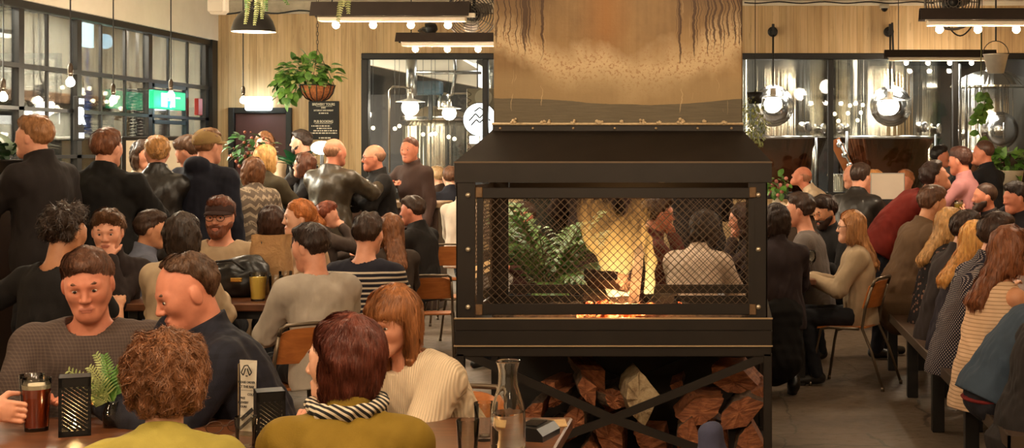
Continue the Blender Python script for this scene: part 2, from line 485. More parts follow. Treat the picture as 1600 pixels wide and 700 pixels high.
# ------------------------------------------------------------------ human figure
def unit(v): v=np.array(v,float); return v/ (np.linalg.norm(v)+1e-12)
def rotm(axis,a):
    return np.array(Matrix.Rotation(a,3,Vector(axis)))
def ik(S,T,l1,l2,pole):
    S=np.array(S,float);T=np.array(T,float); d=T-S; L=np.linalg.norm(d)
    mx=(l1+l2)*.985
    if L>mx: T=S+d/L*mx; d=T-S; L=mx
    mn=abs(l1-l2)+.05
    if L<mn: T=S+d/(L+1e-9)*mn; d=T-S; L=mn
    u=d/L; a=(l1*l1-l2*l2+L*L)/(2*L); h=math.sqrt(max(l1*l1-a*a,0))
    p=np.array(pole,float); p=p-u*(p@u); p=unit(p)
    return S+u*a+p*h, T
PEOPLE=[]; PXR=(-999,9999)
def person(label, px, top, Y, face=0, pose='stand', lean=4, twist=0, roll=0, head=(0,0,0), sex='m', w=1.0, seat=None,
           arms=('down','down'), garment='shirt', gcol=(.1,.1,.1), gmat=None, sleeve='long', thick=.012, collar=.045, hem=.0,
           bottom='trousers', bcol=srgb(30,30,34), bmat=None, shoes=srgb(24,20,18), hair='short', hcol='brown', skin='fair', beard=None,
           glasses=False, cap=None, eyes=False, curl=.6, res=None, extra=None, group=None, seed=None, legs=None, kfix=None, hands=None, mouth=True, fingers=True):
    seed=seed if seed is not None else len(PEOPLE)+11
    s=F/Y
    if res is None: res=float(np.clip(1.9/s,.0045,.014))
    if not PXR[0]<px<PXR[1]: res=.03
    f=1 if sex=='f' else 0
    up=np.array((0,0,1.)); rt=np.array((1.,0,0)); fw=np.array((0,1.,0))
    hipz={'stand':.93,'sit':.54}[pose]
    if seat: hipz=seat+.09
    P=np.array((0,0,hipz))
    l1=R(lean*.7); l2=R(lean*1.15)
    u1=unit((math.sin(R(roll))*1,math.sin(l1),math.cos(l1))); u2=unit((math.sin(R(roll)),math.sin(l2),math.cos(l2)))
    W=P+u1*.15; C=W+u2*.17; N=C+u2*.18
    tw=rotm(u2,R(twist)); rt2=tw@unit(np.cross(np.cross(u2,rt),u2)); fw2=np.cross(u2,rt2)
    rt1=unit(rt); fw1=np.cross(u1,rt1)
    M1=np.stack([rt1,fw1,u1],1); M2=np.stack([rt2,fw2,u2],1)
    # head frame
    hy,hp,hr=head
    Mh=rotm((0,0,1),R(twist+hy))@rotm((1,0,0),-R(hp))@rotm((0,1,0),R(hr))
    nd=unit(u2*.55+up*.75+fw2*.18)
    Hc=N+nd*.165+Mh[:,2]*.0+ (Mh@np.array((0,.02,.0)))
    H=lambda *p: Hc+Mh@np.array(p,float)
    # ---------------- scale / place
    hair_up={'bald':.003,'rim':.003,'recede':.008,'buzz':.008,'short':.024,'crop':.018,'messy':.035,'curly':.046,'bob':.022,'long':.022,'bangs':.024,'bun':.02,'pony':.02,'wave':.03}[hair]
    if cap: hair_up=.032
    topz=Hc[2]+np.abs(Mh[2]*np.array((.076,.096,.088))).max()*1.0+.025*Mh[2,2]+hair_up*.9
    zt=CH-(top-PY)*Y/F
    k=zt/topz if kfix is None else kfix
    k0=k; k=min(max(k,.84),1.14)
    root=empty('person',(0,0,0),R(face),label,'person',group)
    root.scale=(k,k,k)
    c_,s_=math.cos(R(face)),math.sin(R(face))
    Xh=(px-PX)*Y/F
    hx,hyy=Hc[0]*k,Hc[1]*k
    root.location=(Xh-(c_*hx-s_*hyy),Y-(s_*hx+c_*hyy),0)
    sh=.172*w if not f else .150*w
    sd=-.078
    Sl=N+u2*sd-rt2*sh; Sr=N+u2*sd+rt2*sh
    la,lf=(.29,.255) if not f else (.275,.24)
    # ---- hands
    tgt={}
    def target(kind,sx,S):
        if isinstance(kind,(tuple,list)) and kind[0]=='world':
            q=(np.array(kind[1:4],float)-np.array(root.location))/k; return np.array((c_*q[0]+s_*q[1],-s_*q[0]+c_*q[1],q[2])), -up*.5-fw*.8
        if isinstance(kind,(tuple,list)): t=np.array(kind,float); return t, rt*sx*.8-up*.6-fw*.2
        o=rt2*sx
        if kind=='down': return S-up*.53+fw2*.07+o*.05, -fw2+o*.3
        if kind=='table': return np.array((S[0]*.55,S[1]+.34,max(.80,hipz+.24))), o*.45-up*.9
        if kind=='forward': return S+fw2*.40-up*.16-o*.06, o*.5-up
        if kind=='chest': return C+fw2*.26+o*.05-u2*.0, o*.8-up*.6
        if kind=='chin': return H(sx*.03,.10,-.15), o*.35-up+fw*.2
        if kind=='cheek': return H(sx*.085,.045,-.10), o*.5-up+fw*.3
        if kind=='mouth': return H(sx*.03,.14,-.12), o*.6-up
        if kind=='lap': return P+fw*.30+o*.08+up*.10, o*.8-up*.2-fw*.3
        if kind=='cross': return C+fw2*.20-o*.10-u2*.06, o*.9-up*.6
        if kind=='hip': return P+o*.19+up*.10+fw*.02, o-fw*.6
        if kind=='reach': return S+fw2*.50-up*.02, o*.4-up
    A=[]
    for i,(S,sx) in enumerate(((Sl,-1),(Sr,1))):
        t,pole=target(arms[i],sx,S)
        E,Wr=ik(S,t,la,lf,pole); A.append((S,E,Wr,sx))
    # ---- legs
    hw=.088 if not f else .092
    L=[]
    for sx in (-1,1):
        Hp=P+rt*sx*hw-up*.03
        if pose=='stand':
            K=Hp+np.array((sx*.02,.05 if sx<0 else .02,-.42)); An=np.array((sx*.10,-.02+ (.06 if sx<0 else -.05),.085))
            K=np.array((Hp[0]*.5+An[0]*.5,Hp[1]*.5+An[1]*.5+.03,Hp[2]*.52+An[2]*.48))
        else:
            kz=max(hipz-.03,.47)
            K=Hp+np.array((sx*.045,.43,0)); K[2]=min(kz,hipz)
            An=np.array((K[0]+sx*.01,K[1]-.04-.05*(sx<0),.085))
            if seat and seat>.55: An=np.array((K[0],K[1]-.12,max(.085,K[2]-.44)))
            if legs=='back': An=np.array((K[0],K[1]-.30,.10)); K=K+np.array((0,0,-.02))
        L.append((Hp,K,An,sx))
    B=SDF(res)
    # torso core of the body (continuous under the clothes)
    B.el(P,(.145,.10,.115),M1,.04).el(W,(.120,.088,.13),M1,.05).el(C,(.140,.098,.17),M2,.05)
    B.rc(N+u2*-.045-rt2*.045,Sl+rt2*.01,.05,.046,.04).rc(N+u2*-.045+rt2*.045,Sr-rt2*.01,.05,.046,.04)
    nr=.058 if not f else .049
    B.rc(N-u2*.03,H(0,-.025,-.06),nr+.006,nr-.004,.03)
    # head (origin between the ears at eye height)
    hs=1.0 if not f else .96
    def hh(*p): return H(*[q*hs for q in p])
    B.el(hh(0,-.016,.030),(.076*hs,.096*hs,.088*hs),Mh,.02)
    B.rc(hh(0,.024,-.01),hh(0,.046,-.078),.064*hs,.037*hs,.04)
    for sx in (-1,1):
        B.rc(hh(sx*.050,.0,-.05),hh(sx*.018,.062,-.098),.021,.019,.045)
        B.el(hh(sx*.040,.056,-.022),(.023,.022,.026),Mh,.035)
        B.rc(hh(sx*.012,.080,.020),hh(sx*.046,.066,.020),.012,.011,.012)
        B.el(hh(sx*.032,.098,-.001),(.018,.019,.0105),Mh,.012,True)
        if res<.011: B.rc(hh(sx*.019,.0775,.0085),hh(sx*.045,.0735,.0075),.0072,.0066,.005).rc(hh(sx*.020,.0755,-.0105),hh(sx*.044,.0725,-.0095),.0062,.0058,.006)
        B.el(hh(sx*.079,-.012,-.012),(.010,.021,.033),Mh@rotm((0,0,1),-sx*.35),.006)
    B.el(hh(0,.068,-.106),(.022,.018,.016),Mh,.02)
    B.rc(hh(0,.083,.008),hh(0,.104,-.031),.0085,.0118 if not f else .0102,.010)
    for sx in (-1,1): B.el(hh(sx*.013,.094,-.035),(.0085,.011,.008),Mh,.006)
    B.rc(hh(-.019,.086,-.066),hh(.019,.086,-.066),.0075,.0075,.008); B.rc(hh(-.015,.085,-.078),hh(.015,.085,-.078),.008,.008,.007)
    # arms + hands
    for (S,E,Wr,sx) in A:
        B.rc(S,E,.047,.037,.03).rc(E,Wr,.039,.026,.015)
        d=unit(Wr-E)
        hi=hands[0 if sx<0 else 1] if hands else None
        loc_=lambda h:np.array((c_*h[0]+s_*h[1],-s_*h[0]+c_*h[1],h[2]))
        if hi is not None: d=unit(loc_(hi[1]))
        kd=arms[0] if sx<0 else arms[1]
        side=unit(np.cross(d,up if abs(d[2])<.8 else fw2))
        # palm frame: d along, n = palm normal, t = thumb side
        n=unit(np.cross(side,d)); n=-n if n[2]>0 else n
        if abs(d[2])>.8: n=unit(-rt2*sx-d*(-rt2*sx@d))
        if kd in('chest','mouth','cross'): n=unit(-rt2*sx-d*((-rt2*sx)@d))
        if kd in('chin','cheek'): n=unit((Hc-Wr)-d*((Hc-Wr)@d))
        if hi is not None: q=loc_(hi[0]); n=unit(q-d*(q@d))
        t=np.cross(d,n)*1.0
        # thumb points towards the body mid / up
        ref=(-rt2*sx) if abs(d[2])<.9 and abs(n[2])>.5 else (up*.6+fw2*.5)
        if t@ref<0: t=-t
        fs=1.0 if not f else .9
        pc=Wr+d*.048*fs
        B.rc(Wr,Wr+d*.03,.026,.026,.02)
        B.el(pc,(.040*fs,.015*fs,.048*fs),np.stack([t,n,d],1),.012)
        if fingers:
          for q,(o,fl) in enumerate(((.030,.070),(.0105,.078),(-.0095,.073),(-.028,.058))):
            b=Wr+d*.088*fs+t*o*fs; fl*=fs
            c1=curl*.55; c2=curl*1.35+.1*q*curl
            sp=t*(o*2.2)*.35
            d1=unit(d*math.cos(c1)+n*math.sin(c1)+sp); m1=b+d1*fl*.52
            d2=unit(d*math.cos(c2)+n*math.sin(c2)+sp*.6); m2=m1+d2*fl*.48
            B.rc(b-d*.02,m1,.0095*fs,.0085*fs,.005).rc(m1,m2,.0085*fs,.0072*fs,.004)
          tb=Wr+d*.028+t*.030*fs; td=unit(d*.62+t*.62+n*(.25+.3*curl)); tm=tb+td*.040*fs
          te=tm+unit(d*.85+t*.12+n*(.2+.5*curl))*.034*fs
          B.rc(tb-t*.01,tm,.0125*fs,.0105*fs,.008).rc(tm,te,.0100*fs,.0082*fs,.004)
        else: B.rc(pc,Wr+d*.15,.03,.018,.02)
    for Hp,K,An,sx in L:
        B.rc(Hp,K,.076,.050,.03).rc(K,An,.050,.034,.02).rc(An-up*.03,An+np.array((sx*.02,.15,-.052)),.03,.022,.02)
    info=dict(root=root,k=k,Hc=Hc,Mh=Mh,A=A,C=C,N=N,P=P,label=label,hipz=hipz,L=L,k0=k0,face=face)
    PEOPLE.append(info)
    if abs(k0-k)>.01: print('SCALE', round(k0,3), label)
    sk=skinmat(SK[skin] if isinstance(skin,str) else skin)
    sdf_obj('body',B.build(),sk,root)
    # ---------------- top garment
    T=SDF(res); t=thick
    bw=w*(1 if not f else .93)
    rib=(.158*bw+t,.112*(.6+.4*bw)+t,.185); 
    T.el(C-u2*.015,rib,M2,.05).el(W,(.138*bw+t,.105*bw+t,.15),M1,.06)
    T.el(C+u2*.06,(.150*bw+t,.100+t,.12),M2,.05)
    dl=hem
    T.el(P-u1*(.05+dl*.5),((.172 if not f else .180)*bw+t,.124*bw+t,.26+dl),M1,.06)
    if f:
        for sx in (-1,1): T.el(C+fw2*.085+rt2*sx*.066-u2*.035,(.062,.055,.062),M2,.04)
    if garment=='coat' :
        hemc=P-np.array((0,0,.42 if pose=='stand' else .05))
        T.rc(P,hemc,.15*bw+t,.19*bw+t,.05)
    for S,sx in ((Sl,-1),(Sr,1)):
        T.rc(N-u2*.045+rt2*sx*.04,(S-u2*.002-rt2*sx*.012) if sleeve!='none' else N-u2*.06+rt2*sx*sh*.62,.050+t,.050+t if sleeve!='none' else .034+t,.05)
    for (S,E,Wr,sx) in A:
        if sleeve=='none': continue
        if sleeve=='short':
            T.rc(S,S+(E-S)*.62,.056+t,.052+t,.025)
        else:
            T.rc(S,E,.051+t,.043+t,.035).rc(E,(E*(1-.97)+Wr*.97) if sleeve=='long' else E+(Wr-E)*.45,.044+t,.031+t*.8,.02)
            if sleeve=='long' and t>.01: T.rc(E+(Wr-E)*.9,Wr,.033+t*.7,.031+t*.7,.012)
    if collar>0: T.rc(N-u2*.04,N+nd*collar,nr+.020+t*.5,nr+.012+t*.4,.02)
    if garment in('hood',): T.el(N-fw2*.085+u2*.02,(.10,.06,.065),M2,.03); T.rc(N-rt2*.08+fw2*.0,N+rt2*.08,.035,.035,.03)
    if garment in('suit','jacket','shirtc'):
        T.rc(N-rt2*.06+u2*.01-fw2*.02,N+rt2*.06+u2*.01-fw2*.02,.028+t*.5,.028+t*.5,.02)
    if extra: extra(T,locals())
    wr=sines(seed,9,.11,(1,1,.8)); wr2=sines(seed+5,9,.05,(1.2,1.2,.6))
    amp=.0034 if garment not in('tee','sweater') else .0028
    # stretch folds gather where limbs bend
    el=[a[1] for a in A]
    def disp(Pp):
        g=np.zeros(len(Pp))
        for e in el: g+=np.exp(-((Pp-e)**2).sum(1)/(.10**2))
        g+=.8*np.exp(-(((Pp-W)@u1)/.09)**2)
        return amp*wr(Pp)+amp*.75*(0.5+g)*wr2(Pp)
    cut=None
    hz=P-u1*(.115+dl)
    if garment not in('coat',):
        nplane=u1
        cut=lambda Pp:-((Pp-hz)@nplane)
    # open the neckline so the neck shows
    neck0=N-u2*.012+fw2*.012 if collar<=0 else N+nd*(collar+.012)
    nv=unit(nd*1.0+fw2*(.15 if collar>0 else -.25))
    cc=cut
    def cut2(Pp):
        dd=Pp-(N+nd*.10); q=(Pp-neck0)@nv
        rr=np.linalg.norm((Pp-N)-((Pp-N)@nd)[:,None]*nd,axis=1)
        v=np.minimum(q,.105-rr)
        if collar<=0:  # scooped opening
            v=np.minimum((Pp-(N-u2*.03+fw2*.03))@nv,.088-rr)
        return v if cc is None else np.maximum(v,cc(Pp))
    gm=gmat or cloth(gcol)
    nm={'tee':'t_shirt','shirt':'shirt','shirtc':'shirt','sweater':'sweater','jacket':'jacket','coat':'coat','hood':'hooded_jacket','suit':'suit_jacket','dress':'dress','top':'blouse'}[garment]
    sdf_obj(nm,T.build(cut2,disp),gm,root)
    # ---------------- lower garment
    D=SDF(max(res,.008)); tb=.012
    D.el(P,(.148*bw+tb*.3,.108+tb*.3,.12),M1,.04)
    if bottom=='skirt':
        if pose=='stand': D.rc(P,np.array((0,0,.45)),.16,.20,.04)
        else:
            m=(L[0][1]+L[1][1])/2; kk=P*.35+m*.65; D.rc(P,m,.16,.12,.05).rc(kk,np.array((kk[0],kk[1]-.10,.26)),.15,.19,.05).rc(P,np.array((P[0],P[1]-.02,.30)),.16,.17,.05)
    else:
        for Hp,K,An,sx in L: D.rc(Hp,K,.078+tb*.3,.056+tb,.03).rc(K,An-up*.01,.056+tb,.042+tb,.02)
    w3=sines(seed+9,8,.07)
    sdf_obj('skirt' if bottom=='skirt' else 'trousers',D.build(None,lambda Pp:.003*w3(Pp)),bmat or cloth(bcol),root)
    shm=simple('shoe%02x%02x%02x'%tuple(int(255*c) for c in shoes),shoes,.4)
    for Hp,K,An,sx in L:
        Sx=SDF(.010)
        fwd=np.array((sx*.12,.99,0)) if legs!='back' else np.array((sx*.1,.8,-.5)); fwd=unit(fwd)
        Sx.rc(An-up*.030-fwd*.03,An-up*.046+fwd*.14,.044,.034,.02).rc(An-up*.03,An+up*.02,.044,.046,.02)
        zc=An[2]-.085
        o=sdf_obj('shoe',Sx.build((lambda Pp:-(Pp[:,2]-zc)) if legs!='back' else None),shm,root)
    # ---------------- hair
    hcolr=HC[hcol] if isinstance(hcol,str) else hcol
    hm=hairmat(hcolr)
    rh=max(res*.8,.0045)
    q=hs
    to=lambda Pp:(Pp-Hc)@Mh/q
    st=sines(seed+2,7,max(.012,rh*2.6),(1.3,1.3,.12)); bl=sines(seed+3,8,.05)
    def hdisp(a,b):
        return lambda Pp:(a*st(to(Pp))+b*bl(to(Pp)))
    Hh=SDF(rh)
    def E(c,r,kk=.02): Hh.el(hh(*c),[x*q for x in r],Mh,kk)
    if hair in('short','crop','messy','wave','recede'):
        tt={'short':.010,'crop':.005,'messy':.018,'wave':.014,'recede':.006}[hair]
        E((0,-.018,.032),(.080+tt,.100+tt,.090+tt)); E((0,.02,.085),(.062,.07,.030+tt),.03)
        if hair in('messy','wave'): E((0,.055,.095),(.055,.045,.03+tt*.5),.03)
        def hc(Pp):
            p=to(Pp); y=p[:,1]; z=p[:,2]; ax_=np.abs(p[:,0])
            a=.868*y-.496*z-(.030 if hair!='recede' else -.022-.9*np.maximum(.030-ax_,0))+.9*np.maximum(ax_-.045,0)
            side=np.minimum(-.030-z, y+.02)     # around/above the ears
            nape=-.062-z-.25*np.minimum(y+.07,0)
            return np.maximum(np.maximum(a,side),nape)*q
        dp=hdisp(.0009,.003 if hair!='messy' else .009)
    elif hair=='buzz':
        E((0,-.017,.031),(.079,.0995,.092))
        def hc(Pp):
            p=to(Pp); y=p[:,1]; z=p[:,2]
            return np.maximum(np.maximum(.868*y-.496*z-.022,np.minimum(-.02-z,y+.02)),-.055-z)*q
        dp=hdisp(.0005,.0)
    elif hair in('bald','rim'):
        tt=.006 if hair=='rim' else .0025
        E((0,-.017,.028),(.077+tt,.097+tt,.088+tt))
        def hc(Pp):
            p=to(Pp); y=p[:,1]; z=p[:,2]
            topc=z-.045+.55*np.maximum(y+.02,0)
            return np.maximum(np.maximum(topc,y-.02),np.maximum(np.minimum(-.025-z,y+.02),-.058-z))*q
        dp=hdisp(.0008,.001)
    elif hair=='curly':
        E((0,-.018,.034),(.112,.122,.106)); E((0,-.05,-.04),(.098,.075,.08),.04)
        def hc(Pp):
            p=to(Pp); y=p[:,1]; z=p[:,2]
            return np.maximum(.93*y-.38*z-.042,-.105-z)*q
        cb=sines(seed+4,14,.028)
        dp=lambda Pp:.0045*cb(to(Pp))+.006*bl(to(Pp))
    else:
        tt=.014 if hair not in('bun','pony') else .008
        E((0,-.018,.030),(.081+tt,.100+tt,.090+tt))
        if hair in('bob','bangs','long'):
            E((0,-.030,-.030),(.098,.090,.115),.04)
            E((-.072,.0,-.055),(.030,.050,.085),.03); E((.072,.0,-.055),(.030,.050,.085),.03)
        if hair in('long','bangs'):
            # falls along the back, pulled down by gravity
            b0=hh(0,-.075,-.07)
            D3=(C+fw2*-.13+u2*.04) if not(hair=='bangs' and lean>20) else hh(0,-.07,-.10)
            Hh.rc(b0,D3,.056,.036,.04); Hh.rc(hh(-.045,-.05,-.08),D3-rt2*.05,.042,.028,.04); Hh.rc(hh(.045,-.05,-.08),D3+rt2*.05,.042,.028,.04)
        if hair=='bangs':
            for sx in(-1,1): Hh.rc(hh(sx*.080,.012,-.05),N+fw2*.10+rt2*sx*.075-u2*(.20 if lean<=20 else .24),.028,.018,.03)
        if hair=='bun': E((0,-.118,-.02),(.040,.034,.042),.012)
        if hair=='pony': Hh.rc(hh(0,-.11,.0),hh(0,-.15,-.06),.026,.030,.02); Hh.rc(hh(0,-.15,-.06),hh(0,-.125,-.19),.030,.012,.02)
        fr=hair in('bangs',)
        def hc(Pp):
            p=to(Pp); y=p[:,1]; z=p[:,2]; ax_=np.abs(p[:,0])
            if hair in('bun','pony'):
                a=.868*y-.496*z-.028; b=np.where(y>-.085,np.minimum(-.020-z,y+.03),-9.)
                return np.maximum(np.maximum(a,b),np.where(y>-.09,-.07-z,-9))*q
            if fr:
                a=np.minimum(y-.030,.026-z-.25*np.maximum(p[:,0]+.02,0))
            else: a=np.minimum(.80*y-.60*z-.018, .070-ax_+.0*z)
            a=np.where(z<-.13,-9,a) if hair in('bangs','long') else a
            face_=np.minimum(y-.010, .078-ax_) if hair!='bob' else np.minimum(y-.034,-ax_+.072)
            face_=np.where((z<.015)&(z>-.14),face_,-9.)
            inner=-9.
            bot=(-.128-z) if hair=='bob' else -9.
            return np.maximum(np.maximum(a,face_),bot)*q
        dp=hdisp(.0011,.0035)
    if not (hair=='bald' and hcol is None):
        th={'short':.0125,'crop':.0075,'messy':.018,'wave':.015,'recede':.0085,'rim':.007,'buzz':.003,'bob':.010,'long':.008,'bangs':.004,'bun':.008,'pony':.008,'curly':.020}.get(hair,.0)
        fw_=.030 if hair in('short','messy','wave','bob','long') else .022
        dpt=lambda Pp:dp(Pp)+th*np.clip(1+hc(Pp)/fw_,0,1)*(to(Pp)[:,2]>-.075)
        VF=Hh.build(hc,dpt)
        ns=6500 if res<.0055 else (1500 if res<.0085 else 600)
        sdf_obj('hair',strands(VF,Hc,Mh,hair,ns,.0009 if res<.0055 else (.0026 if res<.0085 else .004),seed),hm,root)
    if beard:
        bb=SDF(rh); tt={'stubble':.002,'short':.006,'full':.013}[beard]
        bb.rc(hh(0,.026,-.035),hh(0,.048,-.080),.060*hs+tt,.038*hs+tt,.02)
        for sx in(-1,1): bb.rc(hh(sx*.052,.004,-.045),hh(sx*.018,.064,-.100),.021+tt,.020+tt,.02)
        bb.el(hh(0,.070,-.110),(.024+tt,.020+tt,.018+tt),Mh,.02)
        bb.rc(hh(-.022,.088,-.056),hh(.022,.088,-.056),.007+tt*.4,.007+tt*.4,.008)
        def bc(Pp):
            p=to(Pp);y=p[:,1];z=p[:,2];ax_=np.abs(p[:,0])
            mouthh=.020-np.sqrt((p[:,0]/1.1)**2+((z+.072)*2.0)**2); mouthh=np.where(y>.06,mouthh,-9.)
            return np.maximum(np.maximum(z+.048-.35*np.maximum(ax_-.03,0),mouthh),-y-.005)*q
        sdf_obj('beard',bb.build(bc,hdisp(.001,.0015)),hm,root)
    # ---------------- face details
    if eyes:
        ir=simple('iris',srgb(46,34,26),.2); wh=simple('eye_white',srgb(214,200,188),.25)
        for sx in (-1,1):
            m=MB(); m.ball((0,0,0),.0116*hs,12,(1,1,.52))
            o=m.build('eye',wh,root,True); o.matrix_local=Matrix.Translation(Vector(hh(sx*.032,.0750,-.001)))@Matrix(Mh.tolist()).to_4x4()
            m=MB(); m.ball((0,0,0),.0062*hs,10,(1,.5,.92)); p=m.build('iris',ir,o,True); p.location=(0,.0098*hs,.0002)
            eb=SDF(max(.003,res*.5)); eb.rc(hh(sx*.015,.0885,.0235),hh(sx*.036,.082,.0275),.0035,.004,.006).rc(hh(sx*.036,.082,.0275),hh(sx*.051,.071,.0215),.004,.0025,.006)
            sdf_obj('eyebrow',eb.build(),hm if hair not in('bald','rim') else hairmat(HC['brown']),root)
        if mouth:
            lp=SDF(max(.003,res*.5)); lp.rc(hh(-.018,.0895,-.0672),hh(.018,.0895,-.0672),.0064,.0064,.004).rc(hh(-.013,.0890,-.0770),hh(.013,.0890,-.0770),.0068,.0068,.002)
            sdf_obj('lips',lp.build(),simple('lips',srgb(186,112,92),.4),root)
    if glasses:
        g=MB()
        for sx in(-1,1):
            c=np.array((sx*.034,.100,.0)); pts=[]
            for i in range(17):
                a=2*math.pi*i/16; pts.append(hh(c[0]+.026*math.cos(a),c[1]-.10*abs(math.cos(a)*.026)*1.0-(.004),c[2]+.020*math.sin(a)))
            g.tube(pts,.0022,6); g.tube([hh(sx*.060,.094,.004),hh(sx*.082,.04,.006),hh(sx*.083,-.02,.002)],.002,6)
        g.tube([hh(-.009,.099,.005),hh(.009,.099,.005)],.002,6)
        g.build('glasses',simple('glasses_frame',srgb(30,24,22),.3),root,True)
    if cap:
        kind,cc_=cap
        cm=cloth(cc_)
        Cp=SDF(max(res*.8,.006))
        Cp.el(hh(0,-.018,.034),(.090*hs,.110*hs,.094*hs),Mh,.02)
        if kind=='beanie':
            Cp.el(hh(0,-.03,.06),(.088*hs,.10*hs,.098*hs),Mh,.03)
            cz=lambda Pp:((-(to(Pp)[:,2]-.030+.25*np.minimum(to(Pp)[:,1],.05)))*q)
        else: cz=lambda Pp:((-(to(Pp)[:,2]-.018-.16*to(Pp)[:,1]))*q)
        o=sdf_obj('cap' if kind!='beanie' else 'beanie',Cp.build(cz),cm,root)
        if kind!='beanie':
            sg=1 if kind=='cap' else -1
            m=MB(); n=10; vs=[];fs=[]
            for i in range(n+1):
                a=math.pi*(i/n)
                for (r0,r1,dz) in ((.082,.088,0),(.086,.165,-.016),(.086,.160,-.022),(.080,.086,-.008)):
                    vs.append(hh(r0*math.cos(a),sg*(r1*math.sin(a)*.98-.002)+.0,.046+dz+ (0.012*math.cos(a)**2*-1)))
            for i in range(n):
                for j in range(3):
                    a=i*4+j; fs.append((a,a+1,a+5,a+4))
            m.add(vs,fs); m.build('visor',cm,o,True)
    return info
# ------------------------------------------------------------------ setting
BW=21.6; LX=-7.7; CZ=3.86; RX=5.2
def floor_mat():
    t=NT('concrete_floor'); v=t.coord(); f=t.noise(v,1.4,7,.65); g=t.noise(v,16,5,.6)
    c=t.ramp(f,[(.25,srgb(70,58,47)),(.5,srgb(98,83,68)),(.75,srgb(122,106,89))])
    c=t.mix(t.math('GREATER_THAN',g,.63),c,srgb(84,66,52))
    vo=t.new('ShaderNodeTexVoronoi',feature='DISTANCE_TO_EDGE'); vo.inputs['Scale'].default_value=.9
    nz=t.new('ShaderNodeTexNoise'); nz.inputs['Scale'].default_value=3; nz.inputs['Detail'].default_value=6; t.lk(v,nz.inputs['Vector'])
    mx=t.new('ShaderNodeMix',data_type='VECTOR'); mx.inputs[0].default_value=.12; t.lk(v,mx.inputs[4]); t.lk(nz.outputs['Color'],mx.inputs[5]); t.lk(mx.outputs[1],vo.inputs['Vector'])
    cr=t.math('LESS_THAN',vo.outputs['Distance'],.0045); c=t.mix(t.math('MULTIPLY',cr,.75),c,srgb(50,38,30))
    # saw-cut joints of the slab
    x,y,z=t.sep(v); j=t.math('LESS_THAN',t.math('PINGPONG',t.math('ADD',y,-9.0),1.5),.006); c=t.mix(t.math('MULTIPLY',j,.6),c,srgb(54,42,34))
    t.set(Base_Color=c,Roughness=t.math('MULTIPLY_ADD',g,.35,.28)); t.bump(g,.12,.01); return t.m
def board_mat():
    t=NT('vertical_boards'); v=t.coord(); x,y,z=t.sep(v)
    pw=.105; xs=t.math('DIVIDE',x,pw); cell=t.math('FLOOR',xs); fr=t.math('FRACT',xs)
    wn=t.new('ShaderNodeTexWhiteNoise',noise_dimensions='1D'); t.lk(cell,wn.inputs['W'])
    grain=t.noise(t.coord((26,26,.9)),1.0,6,.6,.6); st=t.noise(t.coord((2.2,2.2,.55)),1.0,4)
    c=t.ramp(t.math('ADD',t.math('MULTIPLY',wn.outputs['Value'],.22),t.math('MULTIPLY',grain,.78)),
             [(.25,srgb(178,144,100)),(.5,srgb(210,178,132)),(.8,srgb(228,202,160))])
    c=t.mix(t.math('MULTIPLY',t.ramp(st,[(.46,(0,0,0)),(.68,(1,1,1))]),.48),c,srgb(140,112,76))
    sp=t.noise(t.coord((30,30,2.5)),1.,3); c=t.mix(t.math('MULTIPLY',t.math('GREATER_THAN',sp,.66),.35),c,srgb(122,92,60))
    gap=t.math('LESS_THAN',fr,.045); c=t.mix(t.math('MULTIPLY',gap,.45),c,srgb(96,70,44))
    t.set(Base_Color=c,Roughness=.6); t.bump(t.math('SUBTRACT',grain,t.math('MULTIPLY',gap,2)),.25,.01); return t.m
def plaster(name,a,b,sc=1.5,rough=.85):
    t=NT(name); v=t.coord(); f=t.noise(v,sc,7,.6); g=t.noise(v,30,3)
    t.set(Base_Color=t.ramp(f,[(.3,a),(.7,b)]),Roughness=rough); t.bump(g,.15,.01); return t.m
M_floor=floor_mat(); M_board=board_mat()
M_white=plaster('painted_white',srgb(226,216,198),srgb(240,232,216)); M_conc=plaster('concrete_wall',srgb(128,124,112),srgb(184,178,162),.9)
M_black=simple('black_steel_frame',srgb(26,23,21),.45,.2); M_dark=simple('dark_hall',srgb(38,34,32),.8,0,.2,2)
M_steel=simple('steel_dark',srgb(42,35,30),.42,.35,.18,6); M_steel2=simple('steel_edge',srgb(206,178,140),.35,.6)
M_pane=glassmat('clear_pane',(.97,.98,.97))
M_chrome=simple('chrome',(.75,.74,.72),.18,1.0)
M_brasscap=simple('bulb_cap',srgb(60,48,36),.4,.6)
m=MB(); m.box(-12,RX,-2.6,29,-.12,0); struct('floor',m,M_floor)
m=MB(); m.box(-12,RX,-2.6,29,CZ,CZ+.15); struct('ceiling',m,M_white)
# back wall of boards with its door and two windows cut out
XL0,XL1=(565-PX)*BW/F,(765-PX)*BW/F+.6      # left window
XR0,XR1=-.05,RX
ZH=3.085; ZS=.95
DX0,DX1=(366-PX)*BW/F,(449-PX)*BW/F; DZ=2.20
m=MB()
m.box(LX,DX0,BW,BW+.18,0,CZ); m.box(DX0,DX1,BW,BW+.18,DZ,CZ); m.box(DX1,XL0,BW,BW+.18,0,CZ)
m.box(XL0,XL1,BW,BW+.18,ZH,CZ); m.box(XL1,XR0,BW,BW+.18,0,CZ); m.box(XR0,XR1,BW,BW+.18,ZH,CZ)
m.box(XL0,XL1,BW,BW+.18,0,ZS); m.box(XR0,XR1,BW,BW+.18,0,ZS)
struct('wall_back',m,M_board)
m=MB(); m.box(LX,-3.4,BW-.10,BW,3.67,CZ,.01); struct('trim_1',m,plaster('whitewashed_beam',srgb(170,158,138),srgb(214,202,180),4))
m=MB(); m.box(-.05,RX,BW-.05,BW,3.79,CZ,.008); struct('trim_2',m,M_white)
